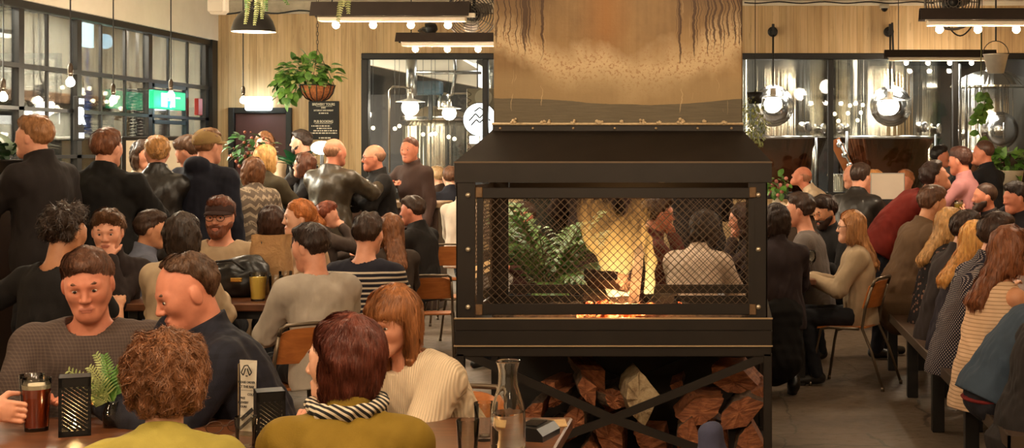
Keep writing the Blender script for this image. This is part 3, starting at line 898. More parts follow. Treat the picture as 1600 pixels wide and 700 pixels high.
def window_back(name,x0,x1,mulls):
    m=MB(); y0,y1=BW-.03,BW+.13
    m.box(x0,x1,y0,y1,ZH-.09,ZH,.008); m.box(x0,x0+.10,y0,y1,ZS,ZH-.09,.008); m.box(x1-.10,x1,y0,y1,ZS,ZH-.09,.008); m.box(x0,x1,y0,y1,ZS-.03,ZS+.07,.008)
    for q in mulls: m.box(q-.04,q+.04,y0+.02,y1-.02,ZS,ZH-.09,.006)
    w=struct(name,m,M_black)
    m=MB(); m.box(x0+.05,x1-.05,BW+.05,BW+.056,ZS,ZH-.05); g=m.build('pane',M_pane,w); return w
window_back('window_1',XL0,XL1,[(758-PX)*BW/F])
window_back('window_2',XR0,XR1,[(1298-PX)*BW/F,(1493-PX)*BW/F])
# door: maroon leaf with three slots, black frame
m=MB(); f_=.075
m.box(DX0-f_,DX0+.01,BW-.05,BW+.12,0,DZ+f_,.006); m.box(DX1-.01,DX1+f_,BW-.05,BW+.12,0,DZ+f_,.006); m.box(DX0+.01,DX1-.01,BW-.05,BW+.12,DZ-.01,DZ+f_,.006)
dr=struct('door_1',m,M_black)
m=MB(); m.box(DX0+.012,DX1-.012,BW+.02,BW+.07,.01,DZ-.012,.004); m.build('door_leaf',simple('maroon_door',srgb(74,36,34),.5,0,.12,5),dr)
m=MB()
for zz in (1.55,1.62,1.69,1.76): m.box(DX0+.16,DX1-.14,BW+.008,BW+.021,zz-.008,zz+.008)
m.build('vent_slots',simple('door_slot',srgb(176,160,148),.4,.4),dr)
m=MB(); m.tube([(DX1-.07,BW+.03,1.02),(DX1-.07,BW-.03,1.02),(DX1-.17,BW-.03,1.02)],.011,8); m.build('door_handle',M_chrome,dr,True)
# window wall on the left (steel glazing), painted bulkhead over it, concrete room behind it
ZB=3.27; ZM=2.56; ZL=2.10; ZK=1.02; Y0w=11.0
m=MB(); m.box(LX-.2,LX+.10,-2.6,BW,ZB,CZ); m.box(LX-.12,LX+.02,Y0w,BW,0,ZK); m.box(LX-.12,LX+.02,-2.6,Y0w,0,ZB); struct('wall_left',m,M_white)
m=MB(); m.box(LX-.06,LX+.06,Y0w,BW,ZB-.09,ZB,.01); m.box(LX-.05,LX+.05,Y0w,BW,ZM-.025,ZM+.025); m.box(LX-.04,LX+.04,Y0w,BW,ZL-.02,ZL+.02); m.box(LX-.05,LX+.05,Y0w,BW,ZK,ZK+.06); m.box(LX-.04,LX+.04,Y0w,BW,1.55,1.59)
ths=[15.72,17.12,19.22,21.3,13.6,11.4]; thin=[16.38,17.78,18.49,19.92,20.62,14.3,15.0,12.1,12.8]
for q in ths: m.box(LX-.04,LX+.04,q-.06,q+.06,ZK,ZB)
for q in thin: m.box(LX-.013,LX+.015,q-.022,q+.022,ZK,ZB)
m.box(LX-.08,LX+.09,21.38,BW,0,3.3)
w3=struct('window_3',m,M_black)
m=MB(); m.box(LX-.005,LX+.001,Y0w,BW,ZK,ZB-.04); m.build('pane',M_pane,w3)
m=MB(); m.box(LX-.03,LX+.03,19.32,20.55,2.0,2.05); m.box(LX-.03,LX+.03,19.32,19.38,1.5,2.54); m.box(LX-.03,LX+.03,20.5,20.56,1.5,2.54); m.box(LX-.03,LX+.03,19.32,20.55,2.49,2.54)
m.build('casement',simple('blue_black_steel',srgb(34,52,62),.4,.3),w3)
m=MB(); m.box(-12,-10.4,-2.6,29,0,CZ); struct('wall_outer',m,M_conc)
m=MB(); m.box(-12,LX-.2,24.2,24.4,0,CZ); struct('wall_annex',m,M_conc)
m=MB(); m.box(-10.4,-10.25,9,24.2,2.36,2.52,.01); struct('trim_3',m,simple('brown_beam',srgb(104,74,48),.7,0,.2,6))
# brewery hall behind the back windows
m=MB(); m.box(LX,RX,28.8,29,0,CZ); struct('wall_brewery',m,plaster('brewery_wall',srgb(66,64,60),srgb(104,100,94),.8))
m=MB(); m.box(RX,RX+.15,-2.6,BW,0,CZ); struct('wall_right',m,M_board)
M_hall=plaster('grey_hall_paint',srgb(58,58,56),srgb(84,84,80),.8)
m=MB(); m.box(RX,RX+.15,BW,29,0,CZ); struct('wall_hall_side',m,M_hall)
m=MB(); m.box(XL1+.01,XR0-.01,BW+.18,BW+.2,0,CZ); m.box(XL0,XL1,BW+.18,BW+.2,ZH,CZ); m.box(XR0,RX,BW+.18,BW+.2,ZH,CZ); m.box(LX,XL0,BW+.18,BW+.2,0,CZ); m.box(XR0,RX,BW+.18,BW+.2,0,ZS); struct('wall_reflection_liner',m,M_hall)  # unseen dark liner added behind the boards to darken the tanks' reflections
m=MB(); m.box(-12,RX,-2.75,-2.6,0,CZ); struct('wall_front',m,M_white)
# sloping white duct and dark store seen through the first back window
m=MB(); m.box(LX,-4.2,25.6,25.75,0,2.62); struct('wall_store',m,M_dark)
m=MB(); m.prism([(-6.2,3.45),(-6.2,3.1),(-4.05,2.66),(-4.05,2.95),(-5.0,3.5)],23.4,25.5); m.prism([(-6.2,3.62),(-6.2,3.55),(-4.9,3.5),(-4.9,3.56)],22.6,23.2)
struct('trim_4',m,M_white)
# ------------------------------------------------------------------ lamps
WARM=(1.0,.79,.55); WARM2=(1.0,.82,.60); COOL=(.86,.95,1.0)
M_bulb=emit('warm_bulb',(1.0,.84,.60),26.0)
def plight(name,loc,W,col=WARM,r=.04,parent=None):
    l=bpy.data.lights.new(name,'POINT'); l.energy=W; l.color=col; l.shadow_soft_size=r
    o=bpy.data.objects.new(name,l); COL.objects.link(o); o.location=loc
    if parent: o.parent=parent
    return o
def bulb(parent,p,r=.030,W=16,mat=None,col=WARM,n=14):
    m=MB(); m.lathe([(0,-r),(r*.55,-r*.84),(r*.9,-r*.42),(r,0),(r*.88,r*.5),(r*.52,r*1.0),(r*.40,r*1.35)],n,p); b=m.build('bulb',mat or M_bulb,parent,True)
    m=MB(); m.lathe([(r*.48,r*1.30),(r*.5,r*2.1),(r*.3,r*2.3)],10,p); m.build('socket',M_brasscap,b,True)
    if W: plight('bulb_light',(p[0],p[1],p[2]-.0),W,col,r*1.12,parent)
    return b
M_batten=simple('rusted_steel_channel',srgb(44,34,28),.6,.3,.25,9); M_inner=simple('white_enamel_inner',srgb(240,226,200),.4)
def batten(x0,x1,Y,z,xs,label,h=.13,W=54):
    r=empty('batten_light',((x0+x1)/2,Y,z),0,label,'ceiling light','long steel channel lights with bare bulbs')
    L=(x1-x0)/2
    m=MB(); m.prism([(-.10,-.0),(-.04,h),(.04,h),(.10,0),(.085,0),(.032,h-.012),(-.032,h-.012),(-.085,0)],-L,L,Matrix.Rotation(R(90),4,'Z'))
    m.build('channel',M_batten,r)
    m=MB(); m.box(-L+.06,L-.04,-.055,.055,-.045,-.005,.006); m.box(-L+.05,L+.04,-.03,.03,-.005,.03); m.build('strip',M_inner,r)
    for q in (-.75,.75):
        m=MB(); m.tube([(q*L,0,h-.01),(q*L,0,CZ-z)],.006,6); m.build('hanger',M_black,r)
    for x in xs: bulb(r,(x-(x0+x1)/2,0,-.075),.033,W)
    return r
def X(px,Y): return (px-PX)*Y/F
Yb=13.0; batten(X(488,Yb),X(735,Yb),Yb,CH-(26-PY)*Yb/F,[X(p,Yb) for p in (525,583,642,700)],'long brown channel light with four bulbs above the hanging basket')
Yb=15.5; batten(X(620,Yb),X(800,Yb),Yb,CH-(66-PY)*Yb/F,[X(p,Yb) for p in (649,699,747,792)],'channel light with bare bulbs half hidden behind the steel flue, over the back window',h=.10)
Yb=12.1; batten(X(1437,Yb),X(1690,Yb),Yb,CH-(32-PY)*Yb/F,[X(p,Yb) for p in (1468,1528,1588,1648)],'upper channel light with bare bulbs cut off by the picture edge, below the ceiling fan',h=.10)
Yb=20.6; batten(X(1382,Yb),X(1556,Yb),Yb,CH-(90-PY)*Yb/F,[X(p,Yb) for p in (1416,1450,1484,1518)],'lower channel light with four bulbs hung across the top of the brewery window',h=.11,W=30)
M_cord=simple('black_cord',srgb(20,18,17),.6)
def pendant(px,py,Y,label,W=50):
    p=at(px,py,Y); r=empty('pendant_bulb',p,0,label,'pendant light','bare bulbs hanging on cords over the bar')
    bulb(r,(0,0,0),.042,W,col=WARM)
    m=MB(); m.lathe([(.022,.085),(.026,.10),(.026,.16),(.012,.19)],12); m.build('lamp_holder',M_brasscap,r,True)
    m=MB(); m.tube([(0,0,.18),(0,0,CZ-p.z)],.007,6); m.build('cord',M_cord,r)
pendant(5,152,14.5,'bare bulb pendant at the picture edge above the leafy plant')
pendant(110,129,14.2,'bare bulb pendant hanging highest, in front of the lit blue square lamp')
pendant(177,157,16.2,'bare bulb pendant above the broad man in black')
pendant(267,149,17.0,'bare bulb pendant in front of the green exit sign')
pendant(380,157,19.0,'bare bulb pendant beside the glowing white sign over the door')
# black dome pendant
Yd=15.7; p=at(396,50,Yd); r=empty('dome_pendant',p,0,'black metal dome pendant with white inside, hung above the maroon door','pendant light')
R_=.235
m=MB(); m.lathe([(R_,0),(R_*.97,.045),(R_*.86,.12),(R_*.66,.19),(R_*.40,.235),(.10,.25),(.085,.30),(.06,.32),(.03,.33)],32,cap=False); m.build('shade',simple('black_enamel',srgb(24,22,21),.35),r,True)
m=MB(); m.lathe([(R_*.985,.002),(R_*.95,.045),(R_*.84,.115),(R_*.64,.18),(R_*.3,.225),(0,.23)],32,cap=False); m.build('shade_lining',simple('white_lining',srgb(238,230,214),.5),r,True)
bulb(r,(0,0,.10),.05,55,col=WARM2)
m=MB(); m.tube([(0,0,.32),(0,0,CZ-p.z)],.009,6); m.build('cord',M_cord,r)
# globe lamps
M_globe=emit('white_globe',(1.0,.93,.78),11.0)
def globe_lamp(px,py,Y,rad,label,arm,W=25):
    p=at(px,py,Y); r=empty('globe_lamp',p,0,label,'lamp','white globe lamps of the brewery windows')
    m=MB(); m.ball((0,0,0),rad,24); m.build('globe',M_globe,r,True)
    plight('globe_light',(0,0,0),W,(1,.9,.72),rad*1.03,r)
    m=MB(); m.lathe([(rad*1.72,rad*.66),(rad*1.68,rad*.72),(rad*.8,rad*.92),(rad*.38,rad*1.05),(rad*.32,rad*1.7)],28,cap=False); m.build('lamp_shade',simple('enamel_shade',srgb(206,198,184),.35,.2),r,True)
    m=MB(); m.tube([Vector(q) for q in arm],.016 if len(arm)>2 else .014,8); m.build('arm',simple('arm_pipe',srgb(150,140,128),.3,.8) if len(arm)>2 else M_black,r,True)
    return r
Yg=22.3
globe_lamp(641,168,Yg,.13,'larger white globe lamp on a bent pipe behind the back window',[(0,0,.2),(0,0,.28),(-.10,0,.32),(-.27,0,.32),(-.32,0,.26),(-.32,0,-1.0)])
globe_lamp(702,177,Yg+.4,.108,'smaller white globe lamp with flat shade behind the back window',[(0,0,.18),(0,0,.26),(.06,0,.31),(.5,0,.31)])
for px,py,lab in ((1208,162,'globe lamp on a straight rod in front of the first steel tank'),(1391,166,'globe lamp on a straight rod in front of the middle steel tank')):
    Yq=21.35
    r=globe_lamp(px,py,Yq,.13,lab,[(0,0,.25),(0,0,(py-45)*Yq/F)])
    m=MB(); zz=(py-48)*Yq/F
    m.lathe([(.075,0),(.075,.05),(.05,.07)],20,M=Matrix.Translation((0,.23,zz))@Matrix.Rotation(R(90),4,'X')); m.tube([(0,.2,zz),(0,.0,zz)],.02,8); m.box(-.02,.02,-.02,.03,zz-.06,zz+.10,.005)
    if px>1300: m.bar((.03,.02,zz+.12),(.06,.02,zz-.75),.03)
    m.build('wall_bracket',M_black,r)
# ------------------------------------------------------------------ the fireplace
FY=7.2; FS=F/FY
fx=lambda px:(px-PX)/FS
fz=lambda py:CH-(py-PY)/FS
FB=FY+1.12
fx0,fx1=fx(710),fx(1206)
def flue_mat():
    t=NT('weathered_flue_steel'); v=t.coord(); x,y,z=t.sep(v)      # object origin: middle of the flue's foot
    n1=t.noise(t.coord((1.5,1.5,1.1)),1.6,5,.6); n2=t.noise(t.coord((1,1,1)),64,4,.7); n3=t.noise(t.coord((60,60,1.2)),1,4)
    fine=t.noise(t.coord((9,9,160)),1,3)
    c=t.ramp(t.math('ADD',t.math('MULTIPLY',n1,.84),t.math('MULTIPLY',n3,.16)),[(.3,srgb(108,82,50)),(.52,srgb(140,110,72)),(.75,srgb(176,146,102))])
    # rusty middle stripe
    ms=t.math('SUBTRACT',1.0,t.math('ABSOLUTE',t.math('DIVIDE',t.math('ADD',x,.06),.16)))
    up=t.math('MULTIPLY',t.math('SUBTRACT',z,.28),5.0); up=t.math('MINIMUM',t.math('MAXIMUM',up,0),1)
    c=t.mix(t.math('MULTIPLY',t.math('MAXIMUM',ms,0),t.math('MULTIPLY',up,.55)),c,srgb(150,96,40))
    # pale wiped V in the middle with rusty speckle
    vsh=t.math('SUBTRACT',z,t.math('MULTIPLY_ADD',t.math('MULTIPLY',t.math('ADD',x,.03),t.math('ADD',x,.03)),.55,.27))
    vsh=t.math('ADD',vsh,t.math('MULTIPLY_ADD',n1,.50,-.25))
    vm=t.ramp(t.math('MULTIPLY_ADD',t.math('ABSOLUTE',vsh),-6.5,1.0),[(.15,(0,0,0)),(.8,(1,1,1))])
    c=t.mix(t.math('MULTIPLY',vm,.75),c,srgb(204,178,138))
    sp=t.math('MULTIPLY',t.math('GREATER_THAN',n2,.56),vm); c=t.mix(t.math('MULTIPLY',sp,.6),c,srgb(134,84,44))
    # lower part smoother and greyer gold, bottom band of bare steel with a wavy edge
    low=t.ramp(t.math('MULTIPLY_ADD',n1,.12,t.math('MULTIPLY',z,1.0)),[(.28,(1,1,1)),(.36,(0,0,0))])
    c=t.mix(t.math('MULTIPLY',low,.6),c,srgb(156,132,94))
    wv=t.math('MULTIPLY_ADD',t.math('SINE',t.math('MULTIPLY_ADD',x,4.2,-2.2)),.020,t.math('MULTIPLY_ADD',n1,.03,.105))
    band=t.math('LESS_THAN',z,wv)
    bc=t.ramp(fine,[(.3,srgb(92,82,64)),(.7,srgb(106,94,74))]); c=t.mix(band,c,bc)
    # dark drip runs: top left and top right
    warp=t.new('ShaderNodeTexNoise'); warp.inputs['Scale'].default_value=4.0; warp.inputs['Detail'].default_value=4; t.lk(t.coord((1,1,3.0)),warp.inputs['Vector'])
    xs=t.math('ADD',x,t.math('MULTIPLY_ADD',warp.outputs['Fac'],.055,-.0275))
    cb=t.new('ShaderNodeCombineXYZ'); t.lk(t.math('MULTIPLY',xs,58),cb.inputs[0]); t.lk(t.math('MULTIPLY',z,.55),cb.inputs[2])
    dr=t.noise(cb.outputs[0],1.0,2.5,.75)
    edge=t.math('SUBTRACT',t.math('ABSOLUTE',t.math('ADD',x,.03)),.22)
    edge=t.math('MINIMUM',t.math('MAXIMUM',t.math('MULTIPLY',edge,7),0),1)
    zz=t.math('MINIMUM',t.math('MAXIMUM',t.math('MULTIPLY',t.math('SUBTRACT',z,.16),3.2),0),1)
    thr=t.math('MULTIPLY_ADD',t.math('MULTIPLY',edge,zz),-.285,.80)
    dm=t.math('GREATER_THAN',dr,thr)
    c=t.mix(t.math('MULTIPLY',dm,.85),c,srgb(62,38,22))
    cb2=t.new('ShaderNodeCombineXYZ'); t.lk(t.math('MULTIPLY',xs,70),cb2.inputs[0]); t.lk(t.math('MULTIPLY',z,3.0),cb2.inputs[2])
    d2=t.noise(cb2.outputs[0],1.0,2,.6); pale=t.math('GREATER_THAN',d2,t.math('MULTIPLY_ADD',edge,-.17,.82))
    c=t.mix(t.math('MULTIPLY',pale,.4),c,srgb(210,180,136))
    # soot spread at the upper left
    soot=t.math('MULTIPLY',edge,t.math('MINIMUM',t.math('MAXIMUM',t.math('MULTIPLY',t.math('SUBTRACT',z,.42),2.2),0),.62)); c=t.mix(soot,c,srgb(74,54,36))
    t.set(Base_Color=c,Roughness=t.math('MULTIPLY_ADD',n1,.2,.34),Metallic=.45); t.bump(t.math('ADD',n2,t.math('MULTIPLY',fine,.3)),.08,.008); return t.m
M_flue=flue_mat()
fp=empty('fireplace',((fx0+fx1)/2,FY+.56,0),0,'large black steel fireplace with mesh sides, sloping hood and a firewood store beneath','fireplace')
ox,oy=(fx0+fx1)/2,FY+.56
def Lc(x,y,z): return (x-ox,y-oy,z)
# flue
cy0,cy1=FY+.25,FY+.88; cs=F/cy0
cx0,cx1=(771-PX)/cs,(1160-PX)/cs; cz=CH-(195-PY)/cs
m=MB(); cx=(cx0+cx1)/2
m.box(-(cx1-cx0)/2,(cx1-cx0)/2,-(cy1-cy0)/2,(cy1-cy0)/2,0,CZ-cz-.002,.006)
o=m.build('flue',M_flue,fp); o.location=Lc(cx,(cy0+cy1)/2,cz)
# hood
lz0,lz1=fz(285),fz(253)
m=MB()
a=[(fx0,FY),(fx1,FY),(fx1,FB),(fx0,FB)]; b=[(cx0-.004,cy0-.004),(cx1+.004,cy0-.004),(cx1+.004,cy1),(cx0-.004,cy1)]
zt=cz+.004
vs=[Lc(x,y,lz0) for x,y in a]+[Lc(x,y,lz1) for x,y in a]+[Lc(x,y,zt-.035) for x,y in b]+[Lc(x,y,zt) for x,y in b]
fs=[]
for k in range(3):
    for i in range(4):
        j=(i+1)%4; fs.append((k*4+i,k*4+j,k*4+4+j,k*4+4+i))
vs+= [Lc(x*1+(.02 if i in(0,3) else -.02),y+(.02 if i<2 else -.02),lz0) for i,(x,y) in enumerate(a)]
vs+= [Lc(x+(.02 if i in(0,3) else -.02),y+(.02 if i<2 else -.02),lz1) for i,(x,y) in enumerate(a)]
for i in range(4):
    j=(i+1)%4; fs.append((j,i,16+i,16+j)); fs.append((16+j,16+i,20+i,20+j))
m.add(vs,fs); hood=m.build('hood',M_steel,fp)
m=MB(); m.box(fx0-ox-.003,fx1-ox+.003,FY-oy-.004,FY-oy+.006,lz1-.006,lz1+.003); m.build('hood_edge',simple('rubbed_edge',srgb(104,86,68),.4,.5),hood)
# weld seam with beads along the flue's foot
m=MB(); m.tube([Lc(cx0-.005,cy0-.012,zt),Lc(cx1+.005,cy0-.012,zt)],.007,8)
rr=random.Random(5)
for px in (803,848,855,897,935,938,972,1002,1005,1028,1063,1066,1100,1130):
    for k in range(rr.randint(2,5)):
        q=at(px+rr.uniform(-4,4),192,cy0); m.ball((q.x-ox,cy0-oy-.014,zt+.002+abs(rr.gauss(0,.010))),rr.uniform(.006,.011),8)
m.build('weld_seam',simple('pale_weld',srgb(222,196,156),.5,.2,.2,60),hood,True)
m=MB()
for px in (782,833,896,961,1025,1090,1143): q=at(px,204,cy0); m.ball((q.x-ox,cy0-oy-.006,zt-.022),.0075,8)
m.build('rivets',M_steel2,hood,True)
# fire box: posts, top and bottom frames, mesh on four sides
bz0,bz1=fz(497),lz0
pw=(fx(742)-fx(712))
def post(x,y,sx,sy):
    m=MB(); t_=.008
    xa,xb=(x,x+pw) if sx>0 else (x-pw,x)
    m.box(xa-ox,xb-ox,(y if sy>0 else y-t_)-oy,(y+t_ if sy>0 else y)-oy,bz0,bz1+.02,.002)
    xe=(x,x+t_) if sx>0 else (x-t_,x)
    m.box(xe[0]-ox,xe[1]-ox,(y if sy>0 else y-pw)-oy,(y+pw if sy>0 else y)-oy,bz0,bz1+.02,.002)
    o=m.build('corner_post',M_steel,fp); return o
pf0=fx(712); pf1=fx(1199)
for (x,y,sx,sy) in ((pf0,FY+.01,1,1),(pf1,FY+.01,-1,1),(pf0,FB-.02,1,-1),(pf1,FB-.02,-1,-1)):
    o=post(x,y,sx,sy)
    if sy>0:
        m=MB()
        for py in (305,390,480):
            xx=fx(731) if sx>0 else fx(1185)
            m.lathe([(.013,0),(.013,.006),(.008,.011),(0,.012)],10,M=Matrix.Translation(Lc(xx,y-.0,fz(py)))@Matrix.Rotation(R(90),4,'X'))
        m.build('bolts',simple('bolt_steel',srgb(206,190,164),.3,.7),o,True)
def mesh_panel(axis,c,u0,u1,z0,z1,name='mesh_panel',pit=.0405,w=.0032):
    """expanded diamond mesh between u0..u1 / z0..z1 in plane axis=c"""
    m=MB(); H=z1-z0; W=u1-u0; dy=.002
    n=int((W+H)/pit)+2
    for fam in (1,-1):
        for i in range(-1,n):
            if fam>0: ua=u0+i*pit-H; pts=((ua,z0),(ua+H,z1))
            else: ua=u0+i*pit; pts=((ua,z0),(ua-H,z1))
            (xa,za),(xb,zb)=pts
            # clip to [u0,u1]
            t0,t1=0.,1.; d=xb-xa
            for lim,sg in ((u0,1),(u1,-1)):
                fa=sg*(xa-lim); fb=sg*(xb-lim)
                if fa<0 and fb<0: t0=2
                elif fa<0: t0=max(t0,fa/(fa-fb))
                elif fb<0: t1=min(t1,fa/(fa-fb))
            if t1-t0<.01: continue
            p0=(xa+d*t0,za+H*t0); p1=(xa+d*t1,za+H*t1)
            if axis=='y': m.bar(Lc(p0[0],c+fam*.0012,p0[1]),Lc(p1[0],c+fam*.0012,p1[1]),w,.0028,(0,1,0))
            else: m.bar(Lc(c+fam*.0012,p0[0],p0[1]),Lc(c+fam*.0012,p1[0],p1[1]),w,.0028,(1,0,0))
    return m.build(name,simple('mesh_steel',srgb(92,76,62),.4,.6,.2,30),fp)
mz0,mz1=fz(492),fz(293)
xm0,xm1=fx(745),fx(1179)
def mframe(y):
    m=MB(); t_=.012
    m.box(xm0-ox,xm1-ox,y-oy,y+t_-oy,mz1-.054,mz1,.003); m.box(xm0-ox,xm1-ox,y-oy,y+t_-oy,mz0,mz0+.054,.003)
    m.box(xm0-ox,xm0+.03-ox,y+.002-oy,y+t_-oy,mz0+.05,mz1-.05); m.box(xm1-.012-ox,xm1-ox,y+.002-oy,y+t_-oy,mz0+.05,mz1-.05)
    return m.build('mesh_frame',M_steel,fp)
f1=mframe(FY+.004)
m=MB()
for (xa,za) in ((xm0-.006,mz1-.05),(xm0-.006,mz0),(xm1-.026,mz1-.05),(xm1-.026,mz0)): m.box(xa-ox,xa+.034-ox,FY-.002-oy,FY+.006-oy,za,za+.052,.003)
m.build('weld_plates',simple('burnt_weld',srgb(122,94,66),.5,.5,.3,40),f1)
mesh_panel('y',FY+.02,xm0,xm1,mz0+.04,mz1-.04)
mesh_panel('y',FB-.05,xm0,xm1,mz0+.04,mz1-.04,w=.0022)
mesh_panel('x',pf0+.012,FY+.07,FB-.09,mz0,mz1,pit=.0405)
mesh_panel('x',pf1-.012,FY+.07,FB-.09,mz0,mz1,pit=.0405)
m=MB(); m.box(xm0-ox,xm1-ox,FB-.045-oy,FB-.03-oy,mz1-.05,mz1); m.box(xm0-ox,xm1-ox,FB-.045-oy,FB-.03-oy,mz0,mz0+.05)
for x in (pf0+.004,pf1-.016): m.box(x-ox,x+.012-ox,FY+.05-oy,FB-.06-oy,mz1-.05,mz1); m.box(x-ox,x+.012-ox,FY+.05-oy,FB-.06-oy,mz0,mz0+.05)
m.build('mesh_frame',M_steel,fp)
m=MB(); rr=random.Random(2)
for zz in (fz(431),fz(443)):
    y=FY+.16
    while y<FY+.86: l=rr.uniform(.02,.07); m.box(pf0+.020-ox,pf0+.022-ox,y-oy,y+l-oy,zz-.012,zz+.012); y+=l+.02
m.build('lettering',simple('white_lettering',srgb(226,216,196),.7),fp)
m=MB(); m.box(pf0+.017-ox,pf0+.020-ox,FY+.12-oy,FY+.92-oy,fz(452),fz(424)); m.build('warning_plate',simple('black_board',srgb(30,27,25),.7,0,.1,10),fp)
# tray
tz0,tz1=fz(540),fz(497)
m=MB(); m.box(fx0-ox+.003,fx1-ox+.002,FY-.012-oy,FB+.0-oy,tz0,tz1-.06,.004)
m.box(fx0-ox+.003,fx1-ox+.002,FY-.012-oy,FY+.0-oy,tz1-.06,tz1,.002); m.box(fx0-ox+.003,fx1-ox+.002,FB-.012-oy,FB-oy,tz1-.06,tz1); m.box(fx0-ox+.003,fx0-ox+.015,FY-oy,FB-oy,tz1-.06,tz1); m.box(fx1-ox-.01,fx1-ox+.002,FY-oy,FB-oy,tz1-.06,tz1)
tray=m.build('fire_tray',M_steel,fp)
m=MB(); m.box(fx0-ox,fx1-ox+.004,FY-.016-oy,FY-.008-oy,tz1-.004,tz1+.003); m.box(fx0-ox,fx1-ox+.004,FY-.016-oy,FY-.006-oy,tz0-.004,tz0+.003)
m.build('worn_edge',M_steel2,tray)
t=NT('ash'); v=t.coord(); f_=t.noise(v,24,6,.7); t.set(Base_Color=t.ramp(f_,[(.3,srgb(40,30,24)),(.7,srgb(120,94,70))]),Roughness=.95); t.bump(f_,.9,.03)
ash=SDF(.02); ash.el((0,0,0),(.70,.47,.05)); o=sdf_obj('ash_bed',ash.build(None,lambda P:.012*sines(4,9,.08)(P)),t.m,fp); o.location=(0,0,tz1-.052); ashz=tz1-.02; o['kind']='stuff'
# under frame
sd_=.03
m=MB(); m.box(fx0-ox+.01,fx1-ox-.002,FY-oy,FY+.04-oy,tz0-.055,tz0-.001,.003); m.build('top_rail',M_steel,fp); m=MB(); m.box(fx0-ox+.01,fx1-ox-.002,FB-.05-oy,FB-.01-oy,tz0-.055,tz0-.001); m.build('top_rail',M_steel,fp)
for x in (fx(712),fx(1193)):
    for y in (FY+.0,FB-.05):
        m=MB(); m.box(x-ox,x+.042-ox,y-oy,y+.04-oy,0,tz0-.04,.003); m.build('leg',M_steel,fp)
m=MB(); m.box(fx0-ox+.01,fx1-ox-.002,FY+.02-oy,FB-.03-oy,.035,.055); m.build('wood_shelf',M_steel,fp)
m=MB(); m.box(fx0-ox+.01,fx1-ox-.002,FB-.035-oy,FB-.03-oy,.055,tz0-.04); m.build('back_panel',simple('sooty_steel',srgb(40,34,29),.55,.2,.3,4),fp)
xc,zc=fx(957),fz(655)
for y in (FY+.012,FB-.06):
    m=MB()
    for (xa,za) in ((fx(722),fz(551)),(fx(1196),fz(558)),(fx(722),.05),(fx(1196),.05)):
        m.bar(Lc(xa,y,za),Lc(xc,y+.002,zc),.042,.012,(0,1,0))
    m.build('cross_brace',M_steel,fp)
# ------------------------------------------------------------------ burning wood and flames
def log_mb(seed,L,r,wedge=True):
    rr=random.Random(seed); n=rr.choice((5,6,6,7)); 
    if wedge:
        a0=rr.uniform(0,6.28); arc=rr.uniform(1.5,2.6)
        poly=[(0,0)]+[(r*1.45*rr.uniform(.9,1.06)*math.cos(a0+arc*i/4),r*1.45*rr.uniform(.9,1.06)*math.sin(a0+arc*i/4)) for i in range(5)]
        cxx=sum(p[0] for p in poly)/6; czz=sum(p[1] for p in poly)/6; poly=[(x-cxx,z-czz) for x,z in poly]
    else: poly=[(r*rr.uniform(.75,1.1)*math.cos(6.283*i/n),r*rr.uniform(.75,1.1)*math.sin(6.283*i/n)) for i in range(n)]
    ns=9; N=len(poly)
    vs=[];fs=[];mi=[]
    # densify the outline so the surface can be roughened
    pts=[]
    for i in range(N):
        a=poly[i];b=poly[(i+1)%N]
        for k in range(4): pts.append(((a[0]*(4-k)+b[0]*k)/4,(a[1]*(4-k)+b[1]*k)/4,0 if (wedge and i in(0,N-1)) else 1))
    M_=len(pts)
    for s_ in range(ns):
        y=-L/2+L*s_/(ns-1); sc=1+rr.uniform(-.03,.03); dx=rr.uniform(-.003,.003); dz=rr.uniform(-.003,.003)
        for (x,z,b_) in pts:
            j=rr.uniform(-.025,.025)*r
            vs.append((x*sc+dx+j,y+rr.uniform(-.012,.012),z*sc+dz+rr.uniform(-.025,.025)*r))
    for s_ in range(ns-1):
        for i in range(M_):
            i2=(i+1)%M_; fs.append((s_*M_+i,s_*M_+i2,(s_+1)*M_+i2,(s_+1)*M_+i)); mi.append(1 if pts[i][2] else 0)
    c0=len(vs); vs.append((0,-L/2-.004,0)); vs.append((0,L/2+.004,0))
    for i in range(M_):
        i2=(i+1)%M_; fs.append((c0,i2,i)); mi.append(0); fs.append((c0+1,(ns-1)*M_+i,(ns-1)*M_+i2)); mi.append(0)
    m=MB(); m.v=vs; m.f=fs; m.mi=mi; return m
t=NT('split_wood'); v=t.coord((3,1.2,14)); f_=t.noise(v,5,6,.65,.4); g_=t.noise(t.coord(),22,4)
t.set(Base_Color=t.mix(.25,t.ramp(f_,[(.28,srgb(70,38,22)),(.5,srgb(140,78,44)),(.75,srgb(192,124,76))]),t.ramp(g_,[(.3,srgb(74,42,26)),(.7,srgb(176,112,70))])),Roughness=.75); t.bump(f_,.7,.02); M_split=t.m
t=NT('bark'); v=t.coord((1,.4,1)); f_=t.noise(v,20,6,.7); t.set(Base_Color=t.ramp(f_,[(.3,srgb(44,30,22)),(.55,srgb(96,72,52)),(.8,srgb(140,112,84))]),Roughness=.9); t.bump(f_,.9,.03); M_bark=t.m
t=NT('pale_wood'); v=t.coord(); f_=t.noise(v,15,6,.7,.3); t.set(Base_Color=t.ramp(f_,[(.3,srgb(120,92,64)),(.5,srgb(186,160,122)),(.75,srgb(214,192,154))]),Roughness=.8); t.bump(f_,.9,.03); M_pale=t.m
def log(px,py,Y,r,rot,label,L=.34,seed=0,tilt=0,yaw=0,mats=None,wedge=True,grp='split logs in the firewood store'):
    p=at(px,py,Y)
    o=log_mb(seed,L,r,wedge).build('firewood_log',mats or [M_split,M_bark])
    for pl in o.data.polygons: pl.use_smooth=False
    o.location=p; o.rotation_euler=(R(tilt),R(rot),R(yaw)); return tag(o,label,'firewood',grp)
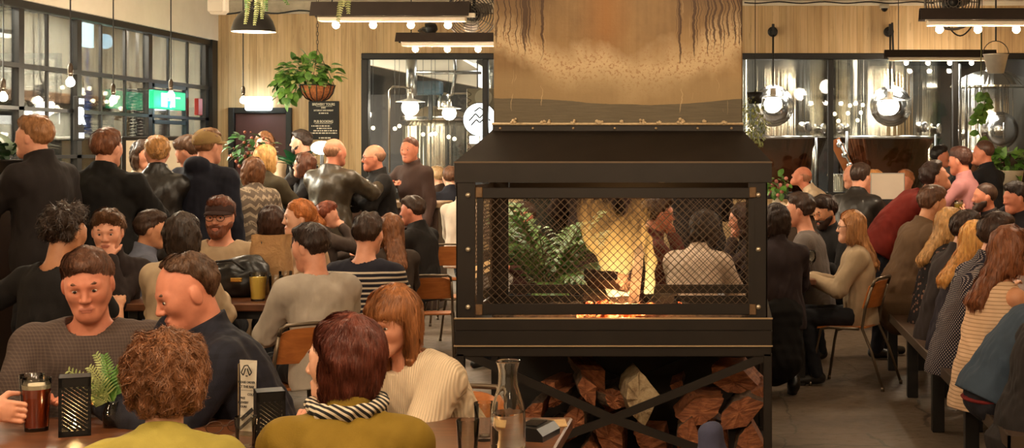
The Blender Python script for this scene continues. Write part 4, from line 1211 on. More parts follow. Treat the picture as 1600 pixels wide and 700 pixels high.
LG=[ # px,py,Y,r,rot,label
 (914,583,7.62,.085,35,'topmost split log of the middle heap, sharp ridge pointing up',dict(seed=3,yaw=25,tilt=10)),
 (872,600,7.55,.05,-40,'slim orange split log leaning against the heap under the ridge log',dict(seed=8,yaw=-10)),
 (880,618,7.48,.05,-35,'second slim orange log just below the leaning one',dict(seed=9,yaw=-5)),
 (912,604,7.50,.065,10,'grey faced log tucked under the topmost ridge log',dict(seed=10,yaw=10)),
 (838,636,7.45,.06,15,'curved reddish log lying low behind the glass carafe',dict(seed=12)),
 (935,621,7.46,.045,55,'short bright orange stick between the heap and the pale block',dict(seed=14,yaw=30)),
 (992,616,7.47,.115,20,'pale weathered block standing in the middle of the store',dict(seed=21,yaw=12,mats=[M_pale,M_pale],L=.30)),
 (960,612,7.70,.085,70,'dark red log behind the pale block',dict(seed=22)),
 (1062,600,7.72,.05,30,'small orange log end at the back behind the brace',dict(seed=23)),
 (1150,588,7.66,.105,-12,'topmost broad log of the tall stack under the brace',dict(seed=31,yaw=-6)),
 (1092,636,7.46,.095,5,'big rounded red log left of the tall stack',dict(seed=33,yaw=4)),
 (1158,634,7.46,.100,160,'big flat faced log below the topmost broad log',dict(seed=34,yaw=-4)),
 (1188,612,7.55,.06,80,'upright narrow log squeezed against the corner leg',dict(seed=36)),
 (1075,682,7.42,.095,10,'lowest red log beside the jacket',dict(seed=41)),
 (1168,694,7.44,.105,-15,'lowest broad log beside the corner leg',dict(seed=43)),
 (1118,672,7.60,.08,40,'log wedged deep between the two big stacks',dict(seed=44)),
 (905,652,7.46,.08,20,'bark covered log at the foot of the middle heap',dict(seed=51)),
 (872,668,7.43,.075,-15,'bark log low behind the card machine',dict(seed=52)),
 (955,676,7.50,.09,25,'dark log under the crossing of the braces',dict(seed=53)),
 (1020,690,7.50,.10,-20,'dark log in the gap under the pale block',dict(seed=54)),
 (800,662,7.46,.08,-15,'bark log at the end of the store behind the carafe',dict(seed=55)),
 (850,705,7.46,.09,5,'bottom log behind the table corner',dict(seed=56)),
 (925,712,7.46,.09,5,'bottom log under the crossed braces',dict(seed=57)),
 (775,705,7.46,.085,5,'bottom log beside the far leg',dict(seed=58)),
]
for a_ in LG: log(*a_[:6],**a_[6])
M_char=simple('charred_wood',srgb(34,24,18),.9,0,.4,20,.8)
BF=7.68
for (px,py,rad,rot,L,seed,tilt,yaw,lab) in ((948,440,.060,20,.24,71,0,52,'charred log lying across the fire'),(1000,425,.055,10,.40,72,62,10,'charred log standing up between the two flames'),(985,466,.05,0,.5,73,0,80,'charred log buried in the embers')):
    log(px,py,BF,rad,rot,lab,L=L,seed=seed,tilt=tilt,yaw=yaw,mats=[M_char,M_char],grp='burning logs in the grate')
# embers
t=NT('glowing_embers'); v=t.coord(); f_=t.noise(v,26,5,.7)
t.set(Base_Color=srgb(40,20,12),Emission_Color=t.ramp(f_,[(.36,(.3,.01,.0)),(.52,(1,.13,.02)),(.70,(1,.55,.20))]),Emission_Strength=t.ramp(f_,[(.38,(.03,)*3),(.5,(.35,)*3),(.68,(1,)*3)])); 
mm=t.math('MULTIPLY',t.b.inputs['Emission Strength'].links[0].from_socket,3.2); t.lk(mm,t.b.inputs['Emission Strength']); M_ember=t.m
e=SDF(.009); p0=at(978,474,BF)
for k in range(110):
    rr=random.Random(900+k); q=(rr.gauss(0,.085),rr.uniform(-.40,.14),rr.uniform(-.01,.018)+.03*max(0,1-abs(rr.gauss(0,1))))
    e.el(q,(rr.uniform(.014,.030),rr.uniform(.014,.03),rr.uniform(.012,.024)),None,.006)
o=sdf_obj('embers',e.build(),M_ember); o.location=(p0.x,p0.y,ashz+.012); tag(o,'glowing orange embers heaped in the fire grate','embers',kind='stuff')
plight('ember_light',(p0.x,p0.y-.1,ashz+.16),9,(1,.42,.14),.08)
# flames: tongues of fire, bright where thick
t=NT('flame'); t.n.remove(t.b); v=t.coord(); x,y,z=t.sep(v)
nz=t.noise(t.coord((7,7,1.4)),2.4,5,.65,1.0)
em=t.new('ShaderNodeEmission'); tr=t.new('ShaderNodeBsdfTransparent')
hgt=t.math('MULTIPLY_ADD',nz,.22,t.math('MULTIPLY',z,1.7))
colr=t.ramp(hgt,[(.10,(1,.78,.42)),(.32,(1,.62,.20)),(.65,(1,.50,.12)),(.98,(.75,.33,.08))]); t.lk(colr,em.inputs[0])
st=t.ramp(hgt,[(.10,(1,1,1)),(.32,(.40,.40,.40)),(.85,(.20,.20,.20))]); t.lk(t.math('MULTIPLY',st,2.0),em.inputs[1])
lw=t.new('ShaderNodeLayerWeight'); lw.inputs[0].default_value=.5
al=t.math('SUBTRACT',1.0,lw.outputs['Facing']); al=t.math('MULTIPLY',t.math('POWER',al,1.5),t.ramp(t.math('ADD',t.math('MULTIPLY',nz,.75),t.math('MULTIPLY',z,.80)),[(.40,(1,1,1)),(.58,(.72,.72,.72)),(.70,(.34,.34,.34)),(.86,(.0,.0,.0))]))
mx=t.new('ShaderNodeMixShader'); t.lk(al,mx.inputs[0]); t.lk(tr.outputs[0],mx.inputs[1]); t.lk(em.outputs[0],mx.inputs[2]); t.lk(mx.outputs[0],t.out.inputs[0]); M_flame=t.m
fl=empty('fire',(p0.x,p0.y,ashz),0,'tall yellow log fire burning in the grate','fire')
def flame(pts,rs,dep=.55,seed=1):
    S_=SDF(.009)
    P_=[at(a_,b_,BF) for a_,b_ in pts]; base=Vector((p0.x,p0.y,ashz))
    for i in range(len(P_)-1):
        S_.rc(np.array(P_[i]-base)*np.array((1,1,1)),np.array(P_[i+1]-base),rs[i],rs[i+1],.03)
    w_=sines(seed,8,.12,(1,1,.6))
    o=sdf_obj('flame',S_.build(None,lambda P:.010*w_(P)),M_flame,fl); o.scale=(1,dep,1); return o
flame([(968,468),(958,440),(962,405),(950,365),(928,325),(915,305)],[.045,.040,.090,.115,.085,.035],seed=3)
flame([(962,400),(985,360),(1000,320),(998,300)],[.07,.085,.055,.02],seed=4)
flame([(1012,468),(1014,440),(1016,410),(1010,375),(1004,350)],[.035,.040,.040,.028,.010],seed=6)
flame([(985,470),(978,455),(975,440)],[.05,.035,.012],seed=8)
plight('fire_light',(p0.x,p0.y,ashz+.28),16,(1,.58,.22),.13)
# ------------------------------------------------------------------ plants
def leafmat(name,a,b,rough=.45):
    t=NT(name); v=t.coord(); f=t.noise(v,11,3); oi=t.new('ShaderNodeObjectInfo')
    t.set(Base_Color=t.ramp(f,[(.3,a),(.7,b)]),Roughness=rough,Subsurface_Weight=.0); return t.m
M_leaf=leafmat('leaf_green',srgb(46,92,30),srgb(112,158,62)); M_leafd=leafmat('leaf_dark',srgb(26,58,24),srgb(58,102,44)); M_leafy=leafmat('leaf_yellow_green',srgb(120,138,70),srgb(190,192,128))
M_teal=leafmat('leaf_teal',srgb(30,90,66),srgb(70,150,100)); M_stem=simple('stem',srgb(92,96,50),.6); M_earth=simple('potting_soil',srgb(46,34,26),.95,0,.3,30)
M_terra=simple('white_planter',srgb(190,178,156),.6,0,.12,8)
def foliage(name,parent,mat,cen,rad,n,L,seed,droop=.4,W=.75,up=.4):
    rr=random.Random(seed); m=MB()
    for i in range(n):
        while True:
            q=Vector((rr.uniform(-1,1),rr.uniform(-1,1),rr.uniform(-1,1)))
            if .35<q.length<1: break
        p=Vector(cen)+Vector((q.x*rad[0],q.y*rad[1],q.z*rad[2])); d=Vector((q.x+rr.gauss(0,.4),q.y+rr.gauss(0,.4),q.z*.5+rr.gauss(0,.3)-droop*.5+up*.2))
        l=L*rr.uniform(.65,1.2); m.leaf(p,d,(rr.gauss(0,.3),rr.gauss(0,.3)-.3,1),l,l*W,.35)
    return m.build(name,mat,parent,True)
# hanging basket
Yk=17.5; p=at(496,134,Yk); hb=empty('hanging_basket',p,0,'round wire basket of trailing green ivy hung on a chain above the black notice board','hanging plant')
r0=.205
t=NT('coir_liner'); v=t.coord(); f_=t.noise(v,40,5,.7); t.set(Base_Color=t.ramp(f_,[(.3,srgb(112,62,32)),(.7,srgb(190,120,70))]),Roughness=.95); t.bump(f_,.8,.02)
m=MB(); m.lathe([(0,-.185),(r0*.35,-.18),(r0*.65,-.145),(r0*.86,-.085),(r0,0),(r0*.95,0),(0,-.02)],28); m.build('basket_bowl',t.m,hb,True)
m=MB()
for i in range(14):
    a=6.283*i/14; m.tube([(r0*k*math.cos(a),r0*k*math.sin(a),z-.003) for k,z in ((.37,-.182),(.68,-.148),(.89,-.087),(1.02,.004))],.006,6)
m.tube([(r0*1.02*math.cos(6.283*i/24),r0*1.02*math.sin(6.283*i/24),.004) for i in range(25)],.007,6); m.build('wire_frame',M_black,hb,True)
m=MB(); zc_=at(0,76,Yk).z-p.z
for i in range(3):
    a=6.283*i/3+.5; m.tube([(r0*math.cos(a),r0*math.sin(a),0),(0,0,zc_)],.004,6)
zz=zc_; k=0
while zz<CZ-p.z:
    pts=[(.012*math.cos(t_) if k%2 else 0,0 if k%2 else .012*math.cos(t_),zz+.028+.032*math.sin(t_)) for t_ in [6.283*q/8 for q in range(9)]]
    m.tube(pts,.004,5); zz+=.050; k+=1
m.build('chain',simple('grey_chain',srgb(90,80,68),.4,.6),hb)
foliage('leaves',hb,M_leaf,(-.10,0,.14),(.34,.24,.20),190,.115,5)
foliage('trailing_leaves',hb,M_leaf,(-.36,-.02,.02),(.17,.14,.22),85,.10,6,droop=1.0)
foliage('pale_leaves',hb,M_leafy,(-.18,-.05,.08),(.34,.22,.20),40,.085,8)
# ferns hanging from above
def fern_sprig(name,parent,top,end,seed,L=.038,mat=None,n=34):
    rr=random.Random(seed); m=MB(); a=Vector(top); b=Vector(end); n=max(6,int((b-a).length/.017))
    pts=[a.lerp(b,i/n)+Vector((.02*math.sin(i*.12+seed),0,0)) for i in range(n+1)]
    m.tube(pts,.002,5)
    for i in range(1,n+1):
        for s_ in (-1,1): m.leaf(pts[i],(s_*1,rr.uniform(-.3,.3),-.45),(0,-1,.1),L*(1.15-.75*i/n),L*.30,.15)
    return m.build(name,mat or M_leaf,parent,True)
pf=at(400,-14,12.0); hf=empty('hanging_fern',pf,0,'fern fronds hanging down in front of the black dome pendant','hanging plant')
for i,(px,py) in enumerate(((380,36),(398,38),(412,28),(420,16),(388,20),(450,6))):
    e_=at(px,py,12.0)-pf; fern_sprig('frond',hf,((px-400)*.0035,.0,.05),(e_.x,0,e_.z),i,mat=M_leafy if i<3 else M_leaf)
pf=at(545,-14,11.0); hf=empty('hanging_fern',pf,0,'single fern frond hanging down over the upper channel light','hanging plant')
for i,(px,py) in enumerate(((532,40),(548,20),(538,8))):
    e_=at(px,py,11.0)-pf; fern_sprig('frond',hf,((px-545)*.003,.0,.05),(e_.x,0,e_.z),i+9,mat=M_leafy)
# bushy plant beside the first tank
pb=at(1180,195,20.6); bp=empty('hanging_plant',pb,0,'bushy fine leaved plant hanging beside the steel flue in front of the first tank','hanging plant')
foliage('leaves',bp,leafmat('leaf_olive',srgb(96,104,52),srgb(170,172,104)),(0,0,.05),(.20,.18,.42),420,.05,31,droop=1.2,W=.45)
m=MB(); m.lathe([(.09,.30),(.12,.46),(.0,.47)],16); m.tube([(0,0,.46),(0,0,CZ-pb.z)],.006,6); m.build('pot',M_black,bp,True)
# trailing vine
pv=at(1533,138,19.5); vn=empty('trailing_vine',pv,0,'thin green vine trailing down in front of the domed tank','hanging plant')
m=MB(); pts=[(.05*math.sin(i*.7),0,-.075*i) for i in range(12)]; m.tube([(0,0,.9)]+pts,.007,6); m.build('stem',M_stem,vn,True)
rr=random.Random(4); m=MB()
for i in range(34):
    q=Vector(pts[rr.randint(1,11)]); m.leaf(q,(rr.gauss(0,1),rr.gauss(0,.5),rr.gauss(-.4,.4)),(0,-1,.4),.13*rr.uniform(.7,1.2),.10,.3)
m.build('leaves',M_leaf,vn,True)
# leafy plant by the ledge at the picture edge
p=at(14,288,9.9); lp=empty('leafy_plant',(p.x,p.y,p.z),0,'broad leaved green plant standing on the dark ledge at the bar end','plant')
m=MB(); m.lathe([(.09,.0),(.12,.16),(.125,.17),(.0,.15)],20); m.build('pot',M_black,lp,True)
rr=random.Random(12); m=MB()
for i in range(26):
    a=rr.uniform(0,6.28); m.leaf((.03*math.cos(a),.03*math.sin(a),.15+rr.uniform(0,.12)),(math.cos(a)*.7,math.sin(a)*.7,rr.uniform(.3,1.3)),(0,0,1),rr.uniform(.18,.30),.085,.5)
m.build('leaves',M_leafd,lp,True)
# flower bunch on the bar
p=at(395,248,15.6); fb=empty('flower_arrangement',(p.x,p.y,p.z-.22),0,'bunch of dark red and green flowers on the bar beside the woman with long hair','flowers')
m=MB(); m.lathe([(.06,0),(.08,.12),(.07,.2),(.0,.18)],18); m.build('vase',simple('teal_vase',srgb(84,108,104),.4),fb,True)
foliage('leaves',fb,M_leafd,(-.02,0,.34),(.24,.15,.17),80,.11,17,W=.5)
rr=random.Random(3); m=MB()
for i in range(26): m.ball((rr.gauss(0,.10),rr.gauss(-.06,.05),.34+rr.gauss(0,.09)),rr.uniform(.010,.022),8)
m.build('blossoms',simple('red_blossom',srgb(130,66,40),.6,0,.3,20),fb,True)
p=at(462,250,15.0); fp2=empty('leafy_plant',(p.x,p.y,p.z-.18),0,'teal leaved plant on the bar below the bearded bartender','plant')
m=MB(); m.lathe([(.05,0),(.07,.12),(0,.11)],16); m.build('pot',M_black,fp2,True)
m=MB(); rr=random.Random(2)
for i in range(11): a=rr.uniform(0,6.28); m.leaf((0,0,.1),(math.cos(a)*.7,math.sin(a)*.7,rr.uniform(.3,1.4)),(0,0,1),.28,.11,.5)
m.build('leaves',M_teal,fp2,True)
# planter by the man in the suit
p=at(1574,305,16.4); pl=empty('planter_box',(p.x,p.y,p.z-.0),0,'pale planter with green plant behind the man in the dark suit','plant')
m=MB(); m.lathe([(.13,-.02),(.18,.26),(.185,.28),(.165,.28),(0,.25)],24); m.build('pot',M_terra,pl,True)
foliage('leaves',pl,M_leaf,(0,0,.37),(.22,.18,.14),90,.12,44)
m=MB(); m.box(-.14,.14,-.14,.14,-p.z,-.02,.01); m.build('stand',M_black,pl)
# big plant behind the fire
p=Vector((X(858,9.2),9.2,0)); pp=empty('potted_palm',p,0,'large green leaved pot plant seen through the mesh behind the fire','plant')
m=MB(); m.lathe([(.16,0),(.21,.56),(.22,.60),(.19,.60),(0,.56)],24); m.build('pot',simple('dark_pot',srgb(44,36,30),.6),pp,True)
rr=random.Random(77); m=MB(); ms=MB()
for i in range(26):
    a=6.283*i/26+rr.uniform(-.2,.2); up_=rr.uniform(.35,1.6); L_=rr.uniform(.45,.72)
    d=Vector((math.cos(a),math.sin(a)*.8,up_)).normalized(); pts=[]
    for k in range(9):
        t_=k/8; pts.append(Vector((0,0,.62))+d*(.10+L_*t_)*1.0+Vector((0,0,-.34*L_*t_*t_*(1.3-up_*.4))))
    ms.tube([(0,0,.58)]+pts,.006,5)
    for k in range(1,9):
        tang=(pts[k]-pts[k-1]).normalized()
        for s_ in (-1,1):
            sd=tang.cross(Vector((0,0,1))).normalized()*s_
            m.leaf(pts[k],sd*.8+tang*.75,(0,-.3,1),.20*(1.1-.45*abs(k-4)/4),.062,.3)
m.build('fronds',leafmat('palm_green',srgb(40,92,34),srgb(132,172,88)),pp,True); ms.build('stalks',M_stem,pp,True); pp.scale=(.74,.8,1.13)
# ------------------------------------------------------------------ tanks
def tankmat(name,col,seed):
    t=NT(name); v=t.coord(); x,y,z=t.sep(v)
    a=t.math('ARCTAN2',y,x); cb=t.new('ShaderNodeCombineXYZ'); t.lk(t.math('MULTIPLY',a,3.4),cb.inputs[0]); t.lk(t.math('MULTIPLY',z,.05),cb.inputs[1]); cb.inputs[2].default_value=seed
    f=t.noise(cb.outputs[0],2.2,3,.5,.2); t.set(Base_Color=col,Metallic=1.0,Roughness=.16); t.bump(f,.5,.07); return t.m
M_tank=tankmat('polished_tank',srgb(216,212,200),1.3); M_cone_refl=tankmat('cone_brown_reflection',srgb(112,66,42),5.1)  # cone colour: reflection of brown wood painted onto the steel
def tank(px,Y,wpx,zt,zb,lab,dome=False,grp='steel fermenting tanks behind the glass'):
    s=F/Y; r=wpx/2/s; x=(px-PX)/s
    o=empty('fermenter_tank',(x,Y+r,0),0,lab,'tank',grp)
    m=MB(); 
    if dome: m.lathe([(r,zb),(r,zt-.36),(r*.985,zt-.33),(r*1.03,zt-.31),(r*1.03,zt-.28),(r*.93,zt-.22),(r*.7,zt-.12),(r*.4,zt-.04),(r*.16,zt-.01),(r*.15,zt+.1),(0,zt+.1)],64)
    else: m.lathe([(r,zb),(r,zt-.2),(r*.8,zt-.08),(r*.4,zt),(0,zt)],64)
    m.build('tank_shell',M_tank,o,True,40)
    m=MB(); m.lathe([(r*.16,zb-1.15),(r*.55,zb-1.0),(r*.62,zb-.92),(r*.985,zb-.05),(r*1.0,zb)],64,cap=False); m.build('cone_base',M_cone_refl,o,True)
    m=MB(); m.lathe([(r*1.004,zb-.02),(r*1.02,zb-.01),(r*1.02,zb+.02),(r*1.004,zb+.03)],64,cap=False); m.build('band',M_chrome,o,True)
    for a in (215,325,35,145):
        q=(r*.90*math.cos(R(a)),r*.90*math.sin(R(a))); m=MB(); m.lathe([(.075,0),(.075,zb-.12),(.055,zb-.05),(.0,zb-.02)],16,(q[0],q[1],0)); m.build('leg',M_tank,o,True)
    return o,r
def manway(o,r,z,rad):
    m=MB(); mt=Matrix.Translation((0,-r*.985,z))@Matrix.Rotation(R(90),4,'X')
    m.lathe([(rad*1.12,-.03),(rad*1.12,.03),(rad*1.0,.05),(rad*.98,.09),(rad*.9,.15),(rad*.72,.22),(rad*.4,.275),(0,.29)],40,M=mt); d=m.build('manway_door',M_chrome,o,True)
    m=MB(); m.tube([(rad*.05,-r-.26,z-.14),(rad*.05,-r-.30,z+.12)],.014,8); m.bar((-rad*.6,-r-.22,z),(rad*.6,-r-.22,z),.02); m.build('door_handle',M_chrome,d,True)
def gauge(o,r,a,z):
    q=(r*math.sin(R(a)),-r*math.cos(R(a)),z); m=MB()
    M_=Matrix.Translation(q)@Matrix.Rotation(R(a),4,'Z')@Matrix.Rotation(R(90),4,'X')
    m.lathe([(.03,0),(.03,.05),(.085,.055),(.085,.09),(.07,.095),(0,.095)],20,M=M_); g=m.build('valve',M_chrome,o,True); return g
Yt=23.6
for px,lab in ((1208,'first polished steel tank, behind the hanging bushy plant'),(1392,'middle polished steel tank with a brown reflection painted on its cone')):
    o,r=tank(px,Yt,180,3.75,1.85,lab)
    manway(o,r,2.36,.30); gauge(o,r,34,2.02); gauge(o,r,-52,2.0); gauge(o,r,56,2.0)
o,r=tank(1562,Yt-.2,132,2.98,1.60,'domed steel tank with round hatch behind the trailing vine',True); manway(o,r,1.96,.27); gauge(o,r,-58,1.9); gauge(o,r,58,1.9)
# left brewhouse kettle
Yq=23.6; o,r=tank(672,Yq,112,2.24,.60,'wide steel brewing kettle with flat lid behind the back window',grp='brewing kettles')
m=MB(); m.lathe([(r*1.06,2.13),(r*1.08,2.15),(r*1.08,2.19),(r*.9,2.25),(.2,2.37),(.16,2.6),(0,2.6)],48); m.build('lid',M_chrome,o,True,40)
p=at(560+395/3.5,70+240/3.5,23.2)
mo=empty('agitator_motor',p,0,'grey blue motor box mounted above the brewing kettle','motor')
m=MB(); m.box(-.30,.18,-.14,.14,-.10,.12,.02); m.build('gearbox',simple('blue_grey_paint',srgb(74,96,110),.45,.2),mo); m=MB(); m.lathe([(.10,-.34),(.12,-.30),(.12,-.18),(.09,-.12),(.09,-.08)],20,(.22,0,0)); m.build('motor_body',M_chrome,mo,True)
m=MB(); m.box(-.03,.03,-.03,.03,-.5,-.10); m.build('mount',M_black,mo)
# pipework
def pipe(name,pts,r,label,mat=None):
    m=MB(); m.tube([at(*p) for p in pts],r,12); o=m.build(name,mat or M_tank2,None,True); return tag(o,label,'pipe','steel pipework of the brewery')
M_tank2=simple('brushed_pipe',srgb(170,172,170),.25,.95)
pipe('steel_pipe',[(643,88,23.0),(643,150,23.0)],.09,'thick vertical steel pipe above the larger globe lamp')
pipe('steel_pipe',[(650,113,22.9),(752,113,22.9)],.03,'thin level steel pipe across the back window')
pipe('steel_pipe',[(708,60,23.4),(712,112,23.4),(706,150,23.4)],.03,'bent hose pipe hanging under the hopper')
pipe('steel_pipe',[(770,70,23.3),(768,160,23.3)],.08,'steel pipe beside the flue behind the lit round sign')
m=MB(); p=at(712,70,24.6); m.lathe([(.05,-.52),(.10,-.50),(.95,.25),(.95,.45)],40,tuple(p),cap=False); tag(m.build('grain_hopper',M_tank2,None,True),'conical steel grain hopper at the top of the back window','hopper')
for (px,a,b,lab) in ((1275,215,310,'slim steel sight tube between the first two tanks'),(1323,205,300,'slim steel sight tube left of the middle tank'),(1462,210,300,'slim steel sight tube right of the middle tank'),(1500,100,240,'bent steel pipe left of the domed tank'),(1510,118,230,'second thin pipe left of the domed tank')):
    pipe('steel_pipe',[(px,a,22.9),(px,b,22.9)],.022,lab)
def ladder_pipe():
    o=empty('copper_pump_board',at(1320,250,22.7),0,'slanted copper coloured board with valves beside the middle tank','pump board')
    a=at(1304,218,22.7)-o.location; b=at(1330,272,22.7)-o.location
    m=MB(); m.bar(a,b,.17,.03,(0,1,0)); m.build('board',simple('orange_copper',srgb(186,108,52),.35,.4),o)
    m=MB(); m.tube([a+Vector((.05,-.06,0)),b+Vector((.05,-.06,0))],.02,8)
    for k in (.15,.45,.75): q=a.lerp(b,k)+Vector((.03,-.06,0)); m.ball(q,.05,10)
    m.build('valves',M_chrome,o,True)
ladder_pipe()
for px,y0,y1,Yv,rad,lab in ((1318,272,310,22.2,.20,'small round steel vessel with flat lid beside the first tank'),):
    p=at(px,y1,Yv); o=empty('steel_vessel',(p.x,p.y,0),0,lab,'vessel'); zt=CH-(y0-PY)*Yv/F
    m=MB(); m.lathe([(rad*.8,.0),(rad*.8,zt-.03),(rad*1.3,zt-.03),(rad*1.3,zt),(0,zt)],32); m.build('vessel_body',M_tank,o,True,40)
# ------------------------------------------------------------------ signs
M_bd=simple('black_board',srgb(30,27,25),.7,0,.1,10); M_ink=simple('white_lettering',srgb(226,216,196),.7); M_inkb=simple('black_lettering',srgb(28,26,24),.7)
def text(parent,s,size,loc,mat,rot=(90,0,0),align='CENTER',name='lettering',ex=.0015,sx=1.0,bold=.0):
    c=bpy.data.curves.new(name,'FONT'); c.body=s; c.size=size; c.align_x=align; c.align_y='CENTER'; c.extrude=ex; c.offset=bold; c.resolution_u=3
    q=bpy.data.objects.new(name,c); COL.objects.link(q); dg=bpy.context.evaluated_depsgraph_get(); me=bpy.data.meshes.new_from_object(q.evaluated_get(dg)); bpy.data.objects.remove(q)
    me.materials.clear(); o=link(name,me,mat,parent); o.location=loc; o.rotation_euler=tuple(R(a) for a in rot); o.scale=(sx,1,1); return o
sb=(BW)/F; x0,x1=(483-PX)*sb,(530-PX)*sb; z0,z1=CH-(218-PY)*sb,CH-(158-PY)*sb
bd=empty('notice_board',((x0+x1)/2,BW-.02,(z0+z1)/2),0,'black notice board with white lettering under the hanging basket','sign')
m=MB(); w_=(x1-x0)/2; h_=(z1-z0)/2; m.box(-w_,w_,-.012,.02,-h_,h_,.004); m.build('board',M_bd,bd)
for s_,sz,dy in (('BREWERY TOURS',.052,.235),('EVERY',.03,.185),('SATURDAY AND SUNDAY',.03,.145),('PUB BOOKING',.052,-.02)):
    text(bd,s_,sz,(0,-.0135,dy),M_ink,sx=.82,bold=.0012)
# small print too fine to read: rows of short white dashes
rr=random.Random(8); m=MB()
for dy,a,b in ((.105,-.07,.07),(-.085,-.18,.10),(-.12,-.10,.12),(-.155,-.15,.20),(-.19,-.20,.20),(-.262,-.07,.11)):
    x=a
    while x<b: l=rr.uniform(.012,.05); m.box(x,min(x+l,b),-.0145,-.012,dy-.009,dy+.009); x+=l+.011
m.build('lettering',M_ink,bd)
m=MB(); m.box(-.13,.13,-.0145,-.012,-.052,-.047); m.box(-.11,.13,-.0145,-.012,.203,.208); m.build('underline',M_ink,bd)
# lit white sign over the door
x0,x1=(386-PX)*sb,(427-PX)*sb; z0,z1=CH-(173-PY)*sb,CH-(151-PY)*sb
sg=empty('lit_exit_sign',((x0+x1)/2,BW-.06,(z0+z1)/2),0,'glowing white exit light box above the maroon door','sign')
m=MB(); w_=(x1-x0)/2; h_=(z1-z0)/2; m.box(-w_,w_,-.05,.05,-h_,h_,.02); m.build('light_box',emit('cold_white_sign',(.80,.93,1.0),2.2),sg)
plight('sign_light',(0,-.18,.0),3,(.7,.9,1),.08,sg)
# oval lamp on the bar
p=at(503,231,15.9); ol=empty('bar_lamp',p,0,'glowing oval lamp on the bar beside the bald man','lamp'); m=MB(); m.ball((0,0,0),.12,24,(1,.7,.62)); m.build('lamp_shade',emit('lamp_glow',(1,.9,.7),5.0),ol,True); m=MB(); m.lathe([(.02,-.07),(.02,-.26),(.07,-.28),(.07,-.30)],14); m.build('base',M_black,ol,True)
# round lit logo sign
p=at(746,190,22.0); ls=empty('lit_round_sign',p,0,'round lit white sign with black zigzag logo beside the flue','sign')
M_lit=emit('lit_white',(.92,.97,1.0),2.2)
m=MB(); m.box(-.16,.40,-.03,.03,-.52,.50,.01); m.build('pattern_panel',simple('retro_panel',srgb(150,142,122),.6,0,.15,6),ls)
m=MB(); mt=Matrix.Translation((.05,-.06,.03))@Matrix.Rotation(R(90),4,'X'); m.lathe([(.245,-.03),(.245,.03),(0,.03)],40,M=mt); d=m.build('disc',M_lit,ls,True,30)
m=MB(); m.lathe([(.255,-.03),(.255,.035),(.246,.035),(.246,-.03)],40,M=mt,cap=False)
for pts in (((-.16,-.02),(-.06,.09),(.0,.02),(.06,.09),(.16,-.02)),((-.13,-.09),(-.05,.0),(.0,-.05),(.05,.0),(.13,-.09)),((-.08,.12),(.0,.18),(.08,.12))):
    for a,b in zip(pts,pts[1:]): m.bar((.05+a[0],-.095,.03+a[1]),(.05+b[0],-.095,.03+b[1]),.022,.006,(0,1,0))
m.build('logo',M_inkb,d)
m=MB()
m.box(-.11,.03,-.045,-.03,-.33,-.22,.005); m.box(.05,.19,-.045,-.03,-.33,-.22,.005); m.build('lit_stripes',M_lit,ls)
m=MB(); mt=Matrix.Translation((.10,-.05,.36))@Matrix.Rotation(R(90),4,'X'); m.lathe([(.13,-.03),(.13,.01),(0,.01)],32,M=mt); m.build('pale_disc',simple('pale_disc',srgb(206,200,180),.5),ls,True,30)
m=MB()
for i in range(9):
    a=i*.7; m.tube([(-.12+.03*math.sin(q*.8+a),-.034,-.5+i*.11+.012*q) for q in range(9)],.008,5)
m.build('pattern_lines',simple('dark_pattern',srgb(86,80,66),.6),ls)
m=MB(); m.tube([(0,0,.5),(0,0,CZ-p.z)],.01,6); m.build('hanger',M_black,ls)
# annex behind the glazing: blue lit square, green exit sign, red sign, strips, hoses, fairy bulbs
def wsign(px,py,x,wid,hei,mat,name,label,cat='sign'):
    Yw=x*F/(px-PX); p=at(px,py,Yw); o=empty(name,p,0,label,cat); m=MB(); m.box(-.03,.03,-wid/2,wid/2,-hei/2,hei/2,.008); m.build('light_box',mat,o); return o
o=wsign(131,53,-8.6,.50,.34,emit('cold_square',(.70,.93,1.0),5.0),'square_lamp','bright blue white square lamp high behind the glazing','lamp'); plight('square_light',(.3,0,-.1),7,(.45,.8,1),.1,o)
m=MB(); m.box(-.02,.03,-.26,.26,.20,.28); m.build('lamp_hood',simple('grey_hood',srgb(120,128,130),.5),o)
m=MB(); m.tube([(0,0,.24),(0,0,CZ-o.location.z)],.012,6); m.build('rod',M_black,o)
o=wsign(262,157,-7.42,1.10,.24,emit('exit_green',(.0,.34,.15),.6),'exit_sign','green lit exit sign with white running figure on the glazing')
fg=emit('exit_white',(.75,1,.88),.9); m=MB(); xx=.034
for (ya,yb,za,zb) in ((-.30,-.10,-.09,.09),(.12,.16,-.085,.085),(.20,.34,.03,.05)): m.box(xx-.002,xx+.003,ya,yb,za,zb)
m.bar((xx,-.02,.05),(xx,.05,-.01),.035); m.bar((xx,.05,-.01),(xx,.00,-.09),.025); m.bar((xx,.05,-.01),(xx,.10,-.08),.025); m.bar((xx,-.06,.0),(xx,.08,.03),.02); m.ball((xx,-.03,.08),.025,10)
m.build('running_figure',fg,o); m=MB(); m.box(-.2,0,-.5,.5,.118,.14); m.build('bracket',M_black,o)
plight('exit_light',(.15,0,-.02),2,(.1,1,.6),.06,o)
o=wsign(310,167,-7.58,.17,.24,simple('red_sign',srgb(178,48,40),.5),'red_sign','small red sign on the glazing beside the green exit sign')
o=wsign(123,185,-7.62,.16,.52,M_bd,'lit_letter_sign','black panel with glowing white letter behind the broad man in black')
text(o,'R',.26,(.034,0,.02),emit('letter_glow',(.95,1,1),3.0),rot=(90,0,90),bold=.012,ex=.003); m=MB(); m.box(.03,.036,-.06,.06,.17,.23); m.box(.03,.036,-.06,.06,-.23,-.17); m.build('glowing_bars',emit('letter_glow',(.95,1,1),3.0),o)
